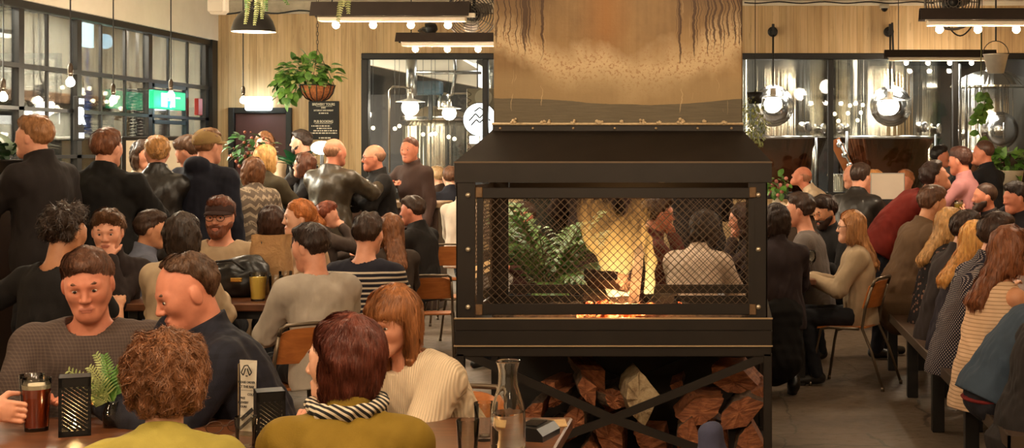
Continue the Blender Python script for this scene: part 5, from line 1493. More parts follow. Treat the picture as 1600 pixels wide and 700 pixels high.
def strip(px0,px1,py,x,hei,label,st=4.0):
    Y0=x*F/(px0-PX); Y1=x*F/(px1-PX); p=at((px0+px1)/2,py,(Y0+Y1)/2); o=empty('strip_light',p,0,label,'lamp','strip lamps behind the glazing')
    m=MB(); m.box(-.05,.05,(Y0-Y1)/2,(Y1-Y0)/2,-hei/2,hei/2,.01); m.build('tube',emit('strip_white',(1,.95,.82),st),o); m=MB(); m.box(-.06,.06,(Y0-Y1)/2-.03,(Y1-Y0)/2+.03,hei/2,hei/2+.05); m.tube([(0,0,hei/2),(0,0,CZ-p.z)],.008,6); m.build('housing',M_black,o)
strip(-60,28,186,-8.5,.10,'long white strip lamp behind the leafy plant'); strip(40,66,176,-9.2,.08,'short white strip lamp behind the man in profile')
strip(-20,16,54,-9.5,.05,'thin strip lamp high at the picture edge'); 
for i,(px,py,wd) in enumerate(((185,222,90),(275,214,60),(110,245,60))):
    p=at(px,py,18.8); o=empty('white_bench_top',(p.x-1.2,p.y-(1.9 if i==2 else 0),0),0,('white workbench top behind the glazing near the broad man','white workbench top under the exit sign','white workbench top beyond the glass jars')[i],'workbench')
    m=MB(); m.box(-.35,.35,-.8,.8,p.z-.04,p.z,.008); m.build('top',simple('white_laminate',srgb(230,222,204),.35),o); m=MB(); m.box(-.28,.28,-.7,.7,0,p.z-.04); m.build('cabinet',simple('grey_cabinet',srgb(96,92,84),.6),o)
M_hose=simple('dark_hose',srgb(54,50,46),.6); M_hoseb=simple('blue_hose',srgb(58,74,130),.5)
def coil(px,y0,y1,Yh,mat,label,slope=0,rad=.055):
    a=at(px,y0,Yh); b=at(px+slope,y1,Yh); n=int((a.z-b.z)/.05*8)+8; pts=[Vector((a.x,a.y,CZ)),Vector((a.x,a.y,a.z+.08))]
    for i in range(n):
        t_=i/(n-1); c=a.lerp(b,t_); an=t_*(n/8)*6.283; pts.append(c+Vector((rad*math.cos(an),rad*math.sin(an),0)))
    m=MB(); m.tube(pts,.014,6); o=m.build('coiled_hose',mat,None,True); tag(o,label,'hose','coiled hoses hanging behind the glazing')
coil(137,136,210,20.5,M_hoseb,'blue coiled hose hanging behind the glazing'); coil(63,132,168,19.5,M_hose,'dark coiled hose behind the man in profile',4)
coil(200,136,215,22,M_hose,'dark coiled hose right of the middle pendant'); coil(216,138,222,22,M_hose,'dark coiled hose beside the thick steel mullion')
coil(214,145,188,21.7,M_hose,'coiled hose slung at a slant behind the pendant',-34); coil(255,172,220,22.5,M_hose,'coiled hose under the exit sign')
rr=random.Random(21); 
for i in range(15):
    px=rr.uniform(70,190); py=rr.uniform(135,182); p=at(px,py,19.6)
    if p.x>LX-.3: p.x=LX-.3-rr.uniform(0,1)
    o=empty('fairy_bulb',p,0,'small round bulb of the fairy lights behind the glazing','fairy light','fairy lights behind the glazing'); m=MB(); m.ball((0,0,0),.030,10); m.build('bulb',emit('fairy_glow',(1,.86,.6),7),o,True); m=MB(); m.tube([(0,0,.03),(0,0,2.95-p.z)],.004,5); m.build('wire',M_cord,o)
for i,(px,py) in enumerate(((583,200),(617,201),(624,197),(661,210),(674,210),(680,209),(701,214),(710,217),(1328,165),(1348,164),(1304,178),(1325,177),(1345,176),(1310,189),(1340,188))):
    p=at(px,py,21.9 if i<8 else 22.4); o=empty('festoon_bulb',p,0,'small round festoon bulb in the brewery hall','fairy light','festoon bulbs in the brewery hall'); m=MB(); m.ball((0,0,0),.028,10); m.build('bulb',emit('fairy_glow',(1,.86,.6),7),o,True); m=MB(); m.tube([(0,0,.03),(0,0,3.6-p.z)],.004,5); m.build('wire',M_cord,o)
# ------------------------------------------------------------------ things on walls and ceiling
p=at(341,8,14); o=empty('loudspeaker',p,0,'white wall loudspeaker at the ceiling corner','loudspeaker')
m=MB(); m.box(-.085,.085,-.08,.08,-.09,.20,.03); m.build('cabinet',simple('cream_plastic',srgb(206,198,182),.5),o); m=MB(); m.box(-.07,.07,-.085,-.078,-.07,.18,.01); m.build('speaker_grille',simple('grey_grille',srgb(176,168,152),.7),o); m=MB(); m.tube([(0,.02,.2),(0,.02,CZ-p.z)],.015,6); m.build('bracket',M_black,o)
def fan(px,py,Y,rad,label):
    p=at(px,py,Y); o=empty('wall_fan',p,0,label,'fan','caged fans'); m=MB()
    for k in range(9):
        rr_=rad*(.2+.8*k/8); yy=-.10*math.sqrt(max(0,1-(rr_/rad)**2*.9)); m.tube([(rr_*math.cos(6.283*i/28),yy,rr_*math.sin(6.283*i/28)) for i in range(29)],.006 if k<8 else .014,5)
    for k in range(12): a=6.283*k/12; m.tube([(.2*rad*math.cos(a),-.10,.2*rad*math.sin(a)),(rad*math.cos(a),-.03,rad*math.sin(a))],.005,5)
    m.build('cage',simple('fan_wire',srgb(70,62,54),.4,.5),o,True)
    m=MB()
    for k in range(3):
        a=6.283*k/3+.4; m.leaf((0,0,0),(math.cos(a),0.1,math.sin(a)),(.3,-1,.3),rad*.88,rad*.62,.1)
    m.build('blades',simple('fan_blade',srgb(104,94,82),.4,.3),o,True)
    m=MB(); m.lathe([(0,-.08),(.08,-.06),(.09,.10),(.05,.14)],18,M=Matrix.Rotation(R(-90),4,'X')); m.tube([(0,.1,0),(0,.12,CZ-p.z)],.02,8); m.build('motor',M_black,o,True)
fan(738,22,15.9,.27,'caged fan beside the steel flue above the lower channel light'); fan(1487,4,14.5,.27,'caged fan above the upper channel light at the picture edge')
p=at(1382,12,21.4); o=empty('dome_camera',p,0,'small dome security camera on the boarded wall','camera'); m=MB(); m.lathe([(.07,.05),(.07,-.0),(.06,-.01)],20); m.build('housing',simple('cream_plastic',srgb(206,198,182),.5),o,True); m=MB(); m.ball((0,0,-.01),.052,16); m.build('dome_lens',simple('black_dome',srgb(18,16,16),.1),o,True); m=MB(); m.box(-.05,.05,0,.2,0,.05); m.build('mount',M_white,o)
def spot(px,py,Y,label,ang):
    p=at(px,py,Y); o=empty('wall_spotlight',p,0,label,'spotlight'); m=MB(); m.lathe([(.10,-.02),(.09,.05),(.05,.12),(0,.13)],18,M=Matrix.Rotation(R(ang),4,'Y')); m.build('lamp_head',M_black,o,True); m=MB(); m.tube([(0,0,0),(-.08,.05,.03),(-.20,.25,.0)],.015,8); m.build('arm',M_black,o,True); m=MB(); m.box(-.28,-.14,BW-p.y-.04,BW-p.y,-.07,.07,.01); m.tube([(-.2,.25,0),(-.2,BW-p.y-.02,0)],.015,6); m.build('wall_plate',M_black,o)
spot(670,46,20.9,'black spotlight on the boarded wall between the two left channel lights',70)
m=MB(); pts=[at(335+i*11,20+2.2*math.sin(i*.9)-(i*.12),21.4) for i in range(40)]; m.tube(pts,.012,6); tag(m.build('ceiling_cable',M_cord,None,True),'black cable sagging along the top of the boarded wall above the basket','cable')
m=MB(); pts=[at(1163+i*9,4+1.2*math.sin(i*.8),21.45) for i in range(34)]; m.tube(pts,.010,6); tag(m.build('ceiling_cable',M_cord,None,True),'black cable along the top of the wall above the tanks','cable')
m=MB(); pts=[at(1480+i*4,39+17*math.sin(math.pi*i/10),20.9) for i in range(11)]; m.tube(pts,.012,6); tag(m.build('light_cable',M_cord,None,True),'black cable looping between the two channel lights by the bucket','cable')
# bucket hanging
p=at(1556,98,18.0); o=empty('hanging_bucket',p,0,'metal bucket hung on a chain beside the lower channel light','bucket')
m=MB(); m.lathe([(.0,-.13),(.10,-.13),(.155,.10),(.165,.105),(.15,.09),(.095,-.11),(0,-.11)],24); m.build('pail',simple('galvanised',srgb(222,214,200),.35,.35,.1,12),o,True); m=MB(); m.tube([(.16*math.cos(a),0,.10+.17*math.sin(a)) for a in [math.pi*i/12 for i in range(13)]],.006,6); m.build('bail_handle',M_black,o,True); m=MB(); m.tube([(0,0,.27),(0,0,CZ-p.z)],.012,6); m.build('chain',M_black,o)
# ------------------------------------------------------------------ bars, shelves, back bar
M_bwood=simple('dark_bar_wood',srgb(62,42,30),.45,0,.2,7); M_top=simple('worn_bar_top',srgb(150,122,92),.4,0,.15,8)
p=at(12,294,9.9)
o=empty('bar_ledge',(p.x-.55,9.75,0),0,'dark timber bar end with pale worn top edge below the leafy plant','bar'); m=MB(); m.box(-.7,.66,-.25,.45,p.z-.05,p.z-.005,.008); m.build('top',M_top,o); m=MB(); m.box(-.66,.62,-.21,.41,0,p.z-.05,.01); m.build('cabinet',M_bwood,o)
o=empty('bar_counter',(-5.55,12.9,0),0,'long dark timber bar counter behind the standing drinkers','bar'); m=MB(); m.box(-.35,.35,-2.3,2.9,1.05,1.11,.008); m.build('top',M_top,o); m=MB(); m.box(-.28,.26,-2.2,2.8,0,1.05,.01); m.build('front_panel',M_bwood,o)
o=empty('bar_counter',(-3.9,15.2,0),0,'dark timber bar counter facing the bald man','bar'); m=MB(); m.box(-1.3,.95,-.3,.3,1.05,1.11,.008); m.build('top',M_top,o); m=MB(); m.box(-1.26,.9,-.24,.24,0,1.05,.01); m.build('front_panel',M_bwood,o)
o=empty('glass_shelf',(-6.75,14.2,0),0,'dark back bar shelf carrying rows of upturned glasses','shelf'); m=MB()
zsh=1.42; m.box(-.2,.2,-2.2,2.4,zsh-.04,zsh,.006); m.build('shelf_board',M_bwood,o)
m=MB(); m.box(-.2,.2,-2.2,2.4,.0,.95); m.build('cabinet',M_bwood,o)
for q in (-2.1,-.7,.8,2.3): m=MB(); m.box(-.18,.18,q-.03,q+.03,.95,zsh-.04); m.build('upright',M_black,o)
M_glass=realglass('drinking_glass',(.97,.98,.96)); M_glasst=glassmat('thin_glass',(.93,.94,.92),.12)
gp=empty('pint_glass',(0,0,0)); m=MB(); m.lathe([(.030,0),(.033,.004),(.042,.15),(.040,.15),(.031,.008),(0,.008)],16); gm=m.build('glass_body',M_glasst,gp,True)
k=0
for i in range(14):
    for j in range(2):
        c=gp if k==0 else copy_tree(gp); c.location=(-6.83+j*.13,12.35+i*.155+.02*j,zsh); tag(c,'clean glass standing in rows on the back bar shelf','glass','glasses on the back bar shelf'); k+=1
p=at(116,244,12.6); o=empty('glass_jug',(-6.55,p.y,zsh),0,'round pale glass jug on the back bar shelf beside the broad man','jug'); m=MB(); m.lathe([(.07,0),(.13,.05),(.14,.10),(.10,.17),(.045,.21),(.05,.24),(.04,.24),(.035,.21),(.09,.16),(.12,.06),(0,.02)],28); m.build('jug_body',simple('milky_glass',srgb(220,210,190),.2,0),o,True)
p=at(270,242,13.2); o=empty('till_monitor',(p.x-.1,p.y,0),0,'flat till screen with dark frame behind the woman with the bun','monitor'); m=MB(); m.box(-.36,.30,-.03,.03,p.z-.27,p.z+.17,.01); m.build('screen_frame',M_black,o); m=MB(); m.box(-.31,.25,-.034,-.028,p.z-.23,p.z+.13); m.build('screen',simple('till_screen',srgb(196,186,166),.3),o); m=MB(); m.box(-.06,.04,-.02,.02,1.11,p.z-.26); m.build('stand',M_black,o)
# far right bar
o=empty('bar_counter',(2.2,14.6,0),0,'timber bar counter in front of the tanks where the bald man leans','bar'); m=MB(); m.box(-2.0,1.4,-.3,.3,1.0,1.06,.008); m.build('top',M_top,o); m=MB(); m.box(-1.95,1.35,-.22,.24,0,1.0,.01); m.build('front_panel',simple('dark_bar_front',srgb(70,52,36),.6,0,.2,8),o)
p=at(1389,292,14.5); o=empty('menu_stand',(p.x,14.45,0),0,'white menu sheet in a frame standing on the bar beside the leather jacket','sign'); m=MB(); m.box(-.19,.15,-.012,.012,p.z-.13,p.z+.14,.004); m.build('frame',simple('pale_frame',srgb(170,164,156),.4),o); m=MB(); m.box(-.18,.14,-.015,-.010,p.z-.12,p.z+.13); m.build('sheet',simple('white_sheet',srgb(216,200,182),.6,0,.06,3),o); m=MB(); m.box(-.12,.08,-.04,.04,1.06,p.z-.12); m.build('base',M_black,o)
p=at(1213,300,14.3); o=empty('flower_vase',(p.x,p.y,1.06),0,'small vase of pink and green flowers on the bar beside the fireplace','flowers'); m=MB(); m.lathe([(.035,0),(.045,.06),(.03,.12),(.035,.14),(0,.1)],16); m.build('vase',simple('cream_vase',srgb(210,196,170),.4),o,True); foliage('leaves',o,M_leaf,(0,0,.24),(.12,.1,.10),40,.08,91); rr=random.Random(6); m=MB()
for i in range(10): m.ball((rr.gauss(.02,.06),rr.gauss(-.05,.03),.22+rr.gauss(0,.05)),.02,8)
m.build('blossoms',simple('pink_blossom',srgb(206,130,118),.6),o,True)
# floor drain
p=Vector((X(1255,5.86),5.86,0)); o=empty('floor_drain',p,0,'brass edged floor grate at the corner of the fireplace','floor grate'); m=MB(); m.box(-.13,.13,-.20,.04,0,.008)
m.build('frame',simple('brass_edge',srgb(140,104,60),.4,.7),o); m=MB()
for i in range(10): m.box(-.12+i*.025,-.12+i*.025+.012,-.19,.03,.008,.012)
m.build('grate_bars',M_black,o)
# ------------------------------------------------------------------ tables, benches, chairs
def woodmat(name,a,b,ax='x'):
    t=NT(name); sc=(1.2,14,14) if ax=='x' else (14,1.2,14); f=t.noise(t.coord(sc),2.2,6,.6,.8); g=t.noise(t.coord(),2.5,3)
    t.set(Base_Color=t.ramp(t.math('ADD',t.math('MULTIPLY',f,.7),t.math('MULTIPLY',g,.3)),[(.3,a),(.7,b)]),Roughness=.33); t.bump(f,.12,.006); return t.m
M_table=woodmat('stained_table',srgb(66,36,22),srgb(124,76,46)); M_tabley=woodmat('stained_table_long',srgb(62,36,22),srgb(116,72,44),'y')
def table(x0,x1,y0,y1,z,label,th=.045,mat=None):
    o=empty('dining_table',((x0+x1)/2,(y0+y1)/2,0),0,label,'table'); w=(x1-x0)/2; d=(y1-y0)/2
    m=MB(); m.box(-w,w,-d,d,z-th,z,.006); m.build('table_top',mat or M_table,o)
    for sx in(-1,1):
        for sy in(-1,1): m=MB(); m.box(sx*(w-.10)-.03,sx*(w-.10)+.03,sy*(d-.08)-.03,sy*(d-.08)+.03,0,z-th,.004); m.build('leg',M_black,o)
    m=MB(); m.box(-w+.07,w-.07,-d+.06,d-.06,z-th-.05,z-th); m.build('apron',M_black,o); return o
TZ=.75
table(-2.42,X(895,4.89),4.12,4.89,TZ,'long dark timber table nearest the camera with carafe and beer')
table(-3.55,-2.50,8.35,9.15,.765,'dark timber table holding the brown paper bag and pints')
o=empty('round_table',(-2.85,11.6,0),0,'small round table between the striped jumper and the man in black','table'); m=MB(); m.lathe([(0,.71),(.30,.71),(.31,.72),(.31,.745),(.30,.75),(0,.75)],32); m.build('table_top',M_table,o,True,30); m=MB(); m.lathe([(.2,0),(.2,.02),(.03,.04),(.03,.71)],16); m.build('pedestal',M_black,o,True,30)
table(.12,.60,10.1,10.75,TZ,'small timber table with a white plate beside the woman in the pale jumper')
table(1.70,2.14,5.9,11.2,TZ,'long communal table along the row of people on the bench',mat=M_tabley)
def bench(x0,x1,y0,y1,z,label):
    o=empty('bench',((x0+x1)/2,(y0+y1)/2,0),0,label,'bench'); w=(x1-x0)/2; d=(y1-y0)/2
    m=MB(); m.box(-w,w,-d,d,z-.045,z,.006); m.build('seat',simple('dark_bench_wood',srgb(74,54,40),.45,0,.2,8),o)
    m=MB(); m.box(-w-.012,-w,-d-.012,d,z-.05,z+.004); m.box(-w-.012,w,-d-.012,-d,z-.05,z+.004); m.build('steel_edge',simple('worn_bench_steel',srgb(96,80,66),.35,.6),o)
    for yy in [-d+.12+i*(2*d-.24)/4 for i in range(5)]:
        m=MB(); m.box(-w+.02,-w+.09,yy-.035,yy+.035,0,z-.045,.003); m.box(w-.09,w-.02,yy-.035,yy+.035,0,z-.045,.003); m.box(-w+.05,w-.05,yy-.025,yy+.025,z-.10,z-.045); m.build('leg',M_black,o)
    return o
bench(1.165,1.50,6.03,11.0,.46,'long steel edged timber bench under the row of people beside the aisle')
M_ply=woodmat('orange_ply',srgb(150,84,38),srgb(196,120,60)); M_tube=simple('chair_tube',srgb(112,98,82),.3,.75)
def chair_proto():
    o=empty('school_chair'); 
    m=MB(); n=10; vs=[];fs=[]
    def slab(m,fn,nu,nv,th,axis):
        vs=[];fs=[]
        for k in (0,1):
            for i in range(nu+1):
                for j in range(nv+1):
                    p=Vector(fn(i/nu,j/nv)); vs.append(p+Vector(axis)*(th*(k-.5)))
        N=(nu+1)*(nv+1); q=lambda k,i,j:k*N+i*(nv+1)+j
        for i in range(nu):
            for j in range(nv): fs.append((q(1,i,j),q(1,i+1,j),q(1,i+1,j+1),q(1,i,j+1))); fs.append((q(0,i,j+1),q(0,i+1,j+1),q(0,i+1,j),q(0,i,j)))
        for i in range(nu): fs.append((q(0,i,0),q(0,i+1,0),q(1,i+1,0),q(1,i,0))); fs.append((q(1,i,nv),q(1,i+1,nv),q(0,i+1,nv),q(0,i,nv)))
        for j in range(nv): fs.append((q(1,0,j),q(1,0,j+1),q(0,0,j+1),q(0,0,j))); fs.append((q(0,nu,j),q(0,nu,j+1),q(1,nu,j+1),q(1,nu,j)))
        m.add(vs,fs)
    def seatf(u,v):
        x=(u-.5)*.38*(1-.12*v**3); y=.19-.38*v; return (x*(.92+.08*math.sin(math.pi*u)),y,.455-.012*math.sin(math.pi*u)*math.sin(math.pi*v)-(.02 if u in(0,1) else 0)*0-.015*(1-v)**4)
    slab(m,lambda u,v:(lambda p:(p[0],-p[1]*-1,p[2]))(seatf(u,v)),10,8,.012,(0,0,1)); m.build('seat',M_ply,o,True,40)
    def backf(u,v):
        w_=.36*(1-.10*v*v); x=(u-.5)*w_; zz=.60+.20*v; r=.05*(2*u-1)**2
        if v>.99: zz-=.035*abs(2*u-1)**4
        return (x,-.225-.06*v+r,zz)
    m=MB(); slab(m,backf,12,6,.012,(0,1,0)); m.build('backrest',M_ply,o,True,40)
    for sx in(-1,1):
        m=MB(); m.tube([(sx*.19,.24,.012),(sx*.175,.19,.30),(sx*.17,.16,.43),(sx*.17,.10,.445),(sx*.17,-.14,.445)],.0115,8); m.lathe([(.014,0),(.014,.03)],8,(sx*.19,.24,0)); m.build('leg',M_tube,o,True)
        m=MB(); m.tube([(sx*.20,-.34,.012),(sx*.185,-.24,.30),(sx*.178,-.17,.45),(sx*.178,-.195,.60),(sx*.172,-.245,.76)],.0115,8); m.lathe([(.014,0),(.014,.03)],8,(sx*.20,-.34,0)); m.build('leg',M_tube,o,True)
    m=MB(); m.tube([(-.172,-.245,.76),(-.165,-.262,.80),(-.14,-.275,.818),(0,-.285,.822),(.14,-.275,.818),(.165,-.262,.80),(.172,-.245,.76)],.0115,8); m.build('back_frame',M_tube,o,True)
    m=MB(); m.tube([(-.17,.02,.43),(.17,.02,.43)],.009,6); m.build('stretcher',M_tube,o,True)
    return o
CP=chair_proto(); _first=[True]
def chair(x,y,rz,label,k=.93):
    c=CP if _first[0] else copy_tree(CP); _first[0]=False
    c.location=(x,y,0); c.rotation_euler=(0,0,R(rz)); c.scale=(k,k,k); return tag(c,label,'chair','tubular school chairs with orange plywood')
chair(X(680,11.4),11.35,8,'empty plywood chair with its back turned, standing nearest the fireplace corner',.84)
chair(X(706,12.3),12.3,70,'second empty plywood chair behind the first by the fireplace corner',.9)
chair(X(712,14.0),13.9,5,'plywood chair with pale cushion behind the fire hood edge')
chair(X(1322,10.25)+.02,10.22,64,'plywood chair under the woman in the pale jumper')
chair(X(694,5.2),5.2,176,'plywood chair behind the woman in the cream ribbed jumper')
chair(X(470,7.7)-.02,7.62,38,'plywood chair under the person in the pale grey sweatshirt')
# ------------------------------------------------------------------ the people
C=srgb
BLK=C(26,23,22)
import os
SKIP_PEOPLE = False
def cast():
    P=person
    # --- near table, backs to the camera
    P('woman with curly reddish hair in a pale yellow jumper, back turned, near table',258,506,3.7,face=12,pose='sit',lean=16,head=(14,10,0),sex='f',arms=('table','table'),garment='sweater',gcol=C(158,142,64),thick=.02,collar=.02,hair='curly',hcol=(.17,.068,.028),skin='fair',w=1.05)
    P('woman with auburn bob and striped scarf in a mustard shirt, back turned',534,487,3.85,face=6,pose='sit',lean=12,head=(78,4,0),sex='f',arms=('table','table'),garment='shirt',gcol=C(126,99,28),thick=.018,collar=.03,hair='bob',hcol=C(82,38,26),skin='fair',w=1.16,eyes=True)
    # --- far side of the near table
    P('woman with long fringe hair in a cream ribbed jumper leaning over the near table',610,444,4.98,face=136,pose='sit',lean=26,roll=0,head=(22,14,-6),sex='f',arms=('table','table'),garment='sweater',gmat=cloth(C(222,198,166),'knit_rib'),thick=.026,collar=0,hair='bangs',hcol=C(132,82,46),skin='pink',w=1.2,eyes=True)
    P('balding man in a dark navy jacket leaning left across the near table',290,404,4.95,face=112,pose='sit',lean=22,head=(12,22,0),arms=('table','cheek'),garment='shirtc',gmat=cloth(C(34,34,44),'plaid',C(26,24,30)),thick=.02,collar=.04,hair='recede',hcol=C(84,60,44),skin='red',w=1.14,eyes=True)
    P('man in a grey brown patterned jumper facing the camera behind the red beer',137,388,5.2,face=188,pose='sit',lean=12,head=(8,16,4),arms=('table','table'),garment='sweater',gmat=cloth(C(78,64,58),'tweed',C(104,88,78)),thick=.022,collar=0,hair='crop',hcol=C(94,62,46),skin='red',w=1.22,eyes=True)
    # --- second row, left
    P('person with bushy dark hair in a black T-shirt with one arm stretched out',104,318,7.5,face=-14,pose='sit',lean=10,head=(-12,6,0),arms=((-.62,.16,.86),'table'),garment='tee',gcol=C(30,27,27),sleeve='short',collar=0,thick=.012,hair='messy',hcol=C(50,36,28),skin='tan',w=1.05)
    P('young man with swept up brown hair resting his chin on his hand',168,325,8.5,face=192,pose='sit',lean=10,head=(2,10,0),arms=('chin','table'),garment='shirt',gcol=C(40,30,28),hair='wave',hcol=C(96,66,44),skin='pink',eyes=True,curl=1.0)
    P('man in a light blue shirt with short brown hair turned toward the bearded cap wearer',238,328,9.5,face=-62,pose='sit',lean=8,head=(-10,6,0),garment='shirtc',gcol=C(108,112,128),arms=('table','table'),hair='short',hcol=C(60,42,32),skin='tan')
    P('woman with dark bob and cream jumper seen from behind facing the man in the cap',288,330,8.15,face=-8,pose='sit',lean=8,head=(-10,4,0),sex='f',arms=('table','table'),garment='sweater',gcol=C(184,160,130),thick=.02,collar=.02,hair='bob',hcol=C(48,35,27),skin='fair')
    P('bearded man in a dark cap and pale beige T-shirt facing the camera',343,303,9.35,face=186,pose='sit',lean=4,head=(-4,4,0),arms=('table','table'),garment='tee',gcol=C(172,148,118),sleeve='short',collar=0,thick=.012,hair='short',hcol=C(92,50,32),skin='pink',beard='full',glasses=True,cap=('cap',C(58,40,36)),eyes=True,w=1.12)
    P('woman with a dark bob partly hidden behind the brown paper bag',424,318,10.4,face=28,pose='sit',lean=5,sex='f',arms=('table','lap'),garment='top',gcol=C(50,38,30),hair='bob',hcol=C(58,36,26),skin='fair')
    P('young woman with ginger hair tied back and a cream top facing left',466,309,9.75,face=122,pose='sit',lean=8,head=(-6,4,0),sex='f',arms=('table','table'),garment='sweater',gcol=C(176,142,110),collar=.01,hair='pony',hcol=C(168,102,54),skin='fair',eyes=True)
    P('person with cropped dark hair in a pale grey sweatshirt seen from behind, turned left',484,348,7.7,face=38,pose='sit',lean=14,head=(30,10,0),arms=('table','table'),garment='sweater',gcol=C(172,160,146),thick=.022,collar=0,hair='short',hcol=C(44,30,24),skin='pink',w=1.02)
    P('man in a navy jumper with white stripes seen from behind',576,331,8.6,face=-6,pose='sit',lean=10,head=(-4,4,0),arms=('table','table'),garment='sweater',gmat=cloth(C(34,33,44),'stripes',C(206,192,172)),thick=.014,collar=.0,hair='short',hcol=C(56,38,28),skin='pink',w=1.08)
    P('woman with long brown hair partly hidden behind the striped jumper',609,332,10.4,face=30,pose='sit',lean=8,sex='f',head=(10,4,0),arms=('table','table'),garment='top',gcol=C(54,42,34),hair='long',hcol=C(110,68,40),skin='fair')
    P('woman with short auburn hair and a grey jacket raising a hand to her mouth',512,313,12.4,face=-38,pose='sit',lean=8,head=(-28,2,0),sex='f',arms=('table','mouth'),garment='jacket',gcol=C(72,60,54),thick=.018,hair='short',hcol=C(112,54,32),skin='pink')
    P('man in a black jacket facing left at the little round table',644,305,12.0,face=72,pose='sit',lean=6,head=(10,4,0),arms=('table','table'),garment='jacket',gcol=C(32,28,26),thick=.024,collar=.05,hair='crop',hcol=C(54,38,28),skin='red',beard='stubble',w=1.08)
    # --- standing at the bar
    P('tall man in a black zip fleece standing in profile by the leafy plant',52,179,9.3,face=72,lean=3,head=(12,0,0),arms=((-.06,.42,1.10),'down'),garment='jacket',gcol=C(34,28,27),thick=.03,collar=.06,hair='crop',hcol=C(138,96,62),skin='pink',eyes=True,w=1.06)
    P('broad man in a black jacket standing with his back turned',168,199,9.9,face=-6,lean=3,head=(-8,2,0),arms=('chest','chest'),garment='jacket',gcol=C(22,20,19),thick=.03,collar=.05,hair='short',hcol=C(104,64,42),skin='pink',w=1.24)
    P('woman with fair hair in a low bun and a black leather jacket',245,209,10.8,face=22,lean=3,head=(10,2,0),sex='f',arms=('chest','chest'),garment='jacket',gmat=leather(C(30,27,25)),thick=.022,collar=.06,hair='bun',hcol=C(166,122,74),skin='pink')
    P('woman in a white top behind the woman with the low bun',225,217,12.4,face=-118,lean=4,head=(-6,8,0),sex='f',arms=('chest','chest'),garment='top',gcol=C(206,186,160),hair='bob',hcol=C(64,46,34),skin='pink')
    P('man in a blue jacket looking down beside the tan cap wearer',294,213,11.5,face=78,lean=8,head=(8,26,0),arms=('chest','chest'),garment='jacket',gcol=C(46,48,64),thick=.024,collar=.04,hair='short',hcol=C(92,66,48),skin='pink',w=1.06)
    P('man in a tan baseball cap and dark navy hooded jacket seen from behind',326,197,11.0,face=-14,lean=3,head=(-14,2,0),arms=('chest','down'),garment='hood',gcol=C(28,29,40),thick=.03,collar=.02,hair='crop',hcol=C(120,84,56),skin='pink',cap=('cap',C(150,122,78)),w=1.12)
    P('woman in a grey patterned knit jumper standing behind the tan cap wearer',394,244,12.0,face=35,lean=6,head=(10,6,0),sex='f',arms=('chest','chest'),garment='sweater',gmat=cloth(C(112,98,86),'fairisle',C(176,158,136)),thick=.022,collar=.03,hem=.06,hair='bob',hcol=C(110,72,46),skin='fair')
    P('woman with short wavy blond hair in an olive jacket seen from behind',417,225,12.7,face=-18,lean=6,head=(-16,4,0),sex='f',arms=('chest','chest'),garment='jacket',gcol=C(66,58,42),thick=.026,collar=.05,hair='bob',hcol=C(206,160,98),skin='fair',w=1.1)
    P('woman with brown bob and glasses in black, facing left',474,237,13.7,face=98,lean=4,head=(-6,0,0),sex='f',arms=('chest','chest'),garment='shirt',gcol=C(28,24,24),hair='bob',hcol=C(82,48,32),skin='fair',glasses=True,eyes=True)
    P('bartender with long wavy hair behind the flowers',413,204,16.4,face=176,lean=2,sex='f',head=(6,4,0),arms=('table','table'),garment='top',gcol=C(180,158,130),hair='long',hcol=C(120,80,50),skin='fair',glasses=True,res=.011)
    P('bearded bartender in a dark suit jacket looking left',470,202,16.2,face=96,lean=2,head=(-4,2,0),arms=('forward','forward'),garment='suit',gcol=C(42,38,38),hair='crop',hcol=C(46,34,28),skin='pink',beard='short',res=.011)
    P('bald man in a brown green leather jacket standing with his back turned',524,217,13.2,face=-24,lean=3,head=(-12,0,0),arms=('chest','reach'),garment='jacket',gmat=leather(C(62,53,40)),thick=.028,collar=.03,hair='rim',hcol=C(150,110,84),skin='red',w=1.18)
    P('bald man with glasses in a black jacket holding a wine glass',583,227,13.6,face=118,lean=5,head=(-8,4,0),arms=('chest','chest'),garment='jacket',gcol=C(28,25,24),thick=.024,hair='rim',hcol=C(140,100,78),skin='red',glasses=True,eyes=True,w=1.05)
    P('man in a dark brown jumper standing before the back window',640,214,14.9,face=150,lean=4,head=(10,6,0),arms=('down','chest'),garment='sweater',gcol=C(66,48,42),thick=.018,hair='buzz',hcol=C(90,58,46),skin='red',eyes=True)
    P('light haired man seated far behind the hood edge',682,259,18.0,face=60,pose='sit',seat=.6,lean=8,arms=('table','table'),garment='jacket',gcol=C(56,42,34),hair='short',hcol=C(170,138,100),skin='fair')
    P('dark haired man in a navy jacket seated by the hood edge',703,259,16.9,face=20,pose='sit',seat=.6,lean=10,arms=('table','table'),garment='jacket',gcol=C(30,30,38),hair='short',hcol=C(96,66,48),skin='fair')
    P('person in a white shirt on the padded chair behind the hood edge',728,268,14.3,face=-20,pose='sit',seat=.5,lean=4,arms=('table','table'),garment='shirt',gcol=C(206,186,166),hair='short',hcol=C(70,50,38),skin='fair')
    # --- seen through the mesh
    P('man in a maroon shirt seen through the mesh behind the fire',1030,302,9.9,face=-70,pose='sit',lean=10,head=(0,4,0),arms=('table','chin'),garment='shirt',gcol=C(92,44,40),hair='short',hcol=C(60,40,30),skin='red',glasses=True,eyes=True)
    P('person in a white jumper seen through the mesh, hunched over their table',1102,330,9.5,face=-22,pose='sit',lean=26,head=(-10,26,0),arms=('table','table'),garment='sweater',gcol=C(214,192,172),thick=.022,hair='bob',hcol=C(46,34,28),skin='pink',sex='f',w=1.1)
    P('man seen through the mesh behind the potted palm',818,314,11.2,face=150,pose='sit',lean=6,arms=('table','table'),garment='shirt',gcol=C(74,44,40),hair='crop',hcol=C(60,40,30),skin='red',eyes=True)
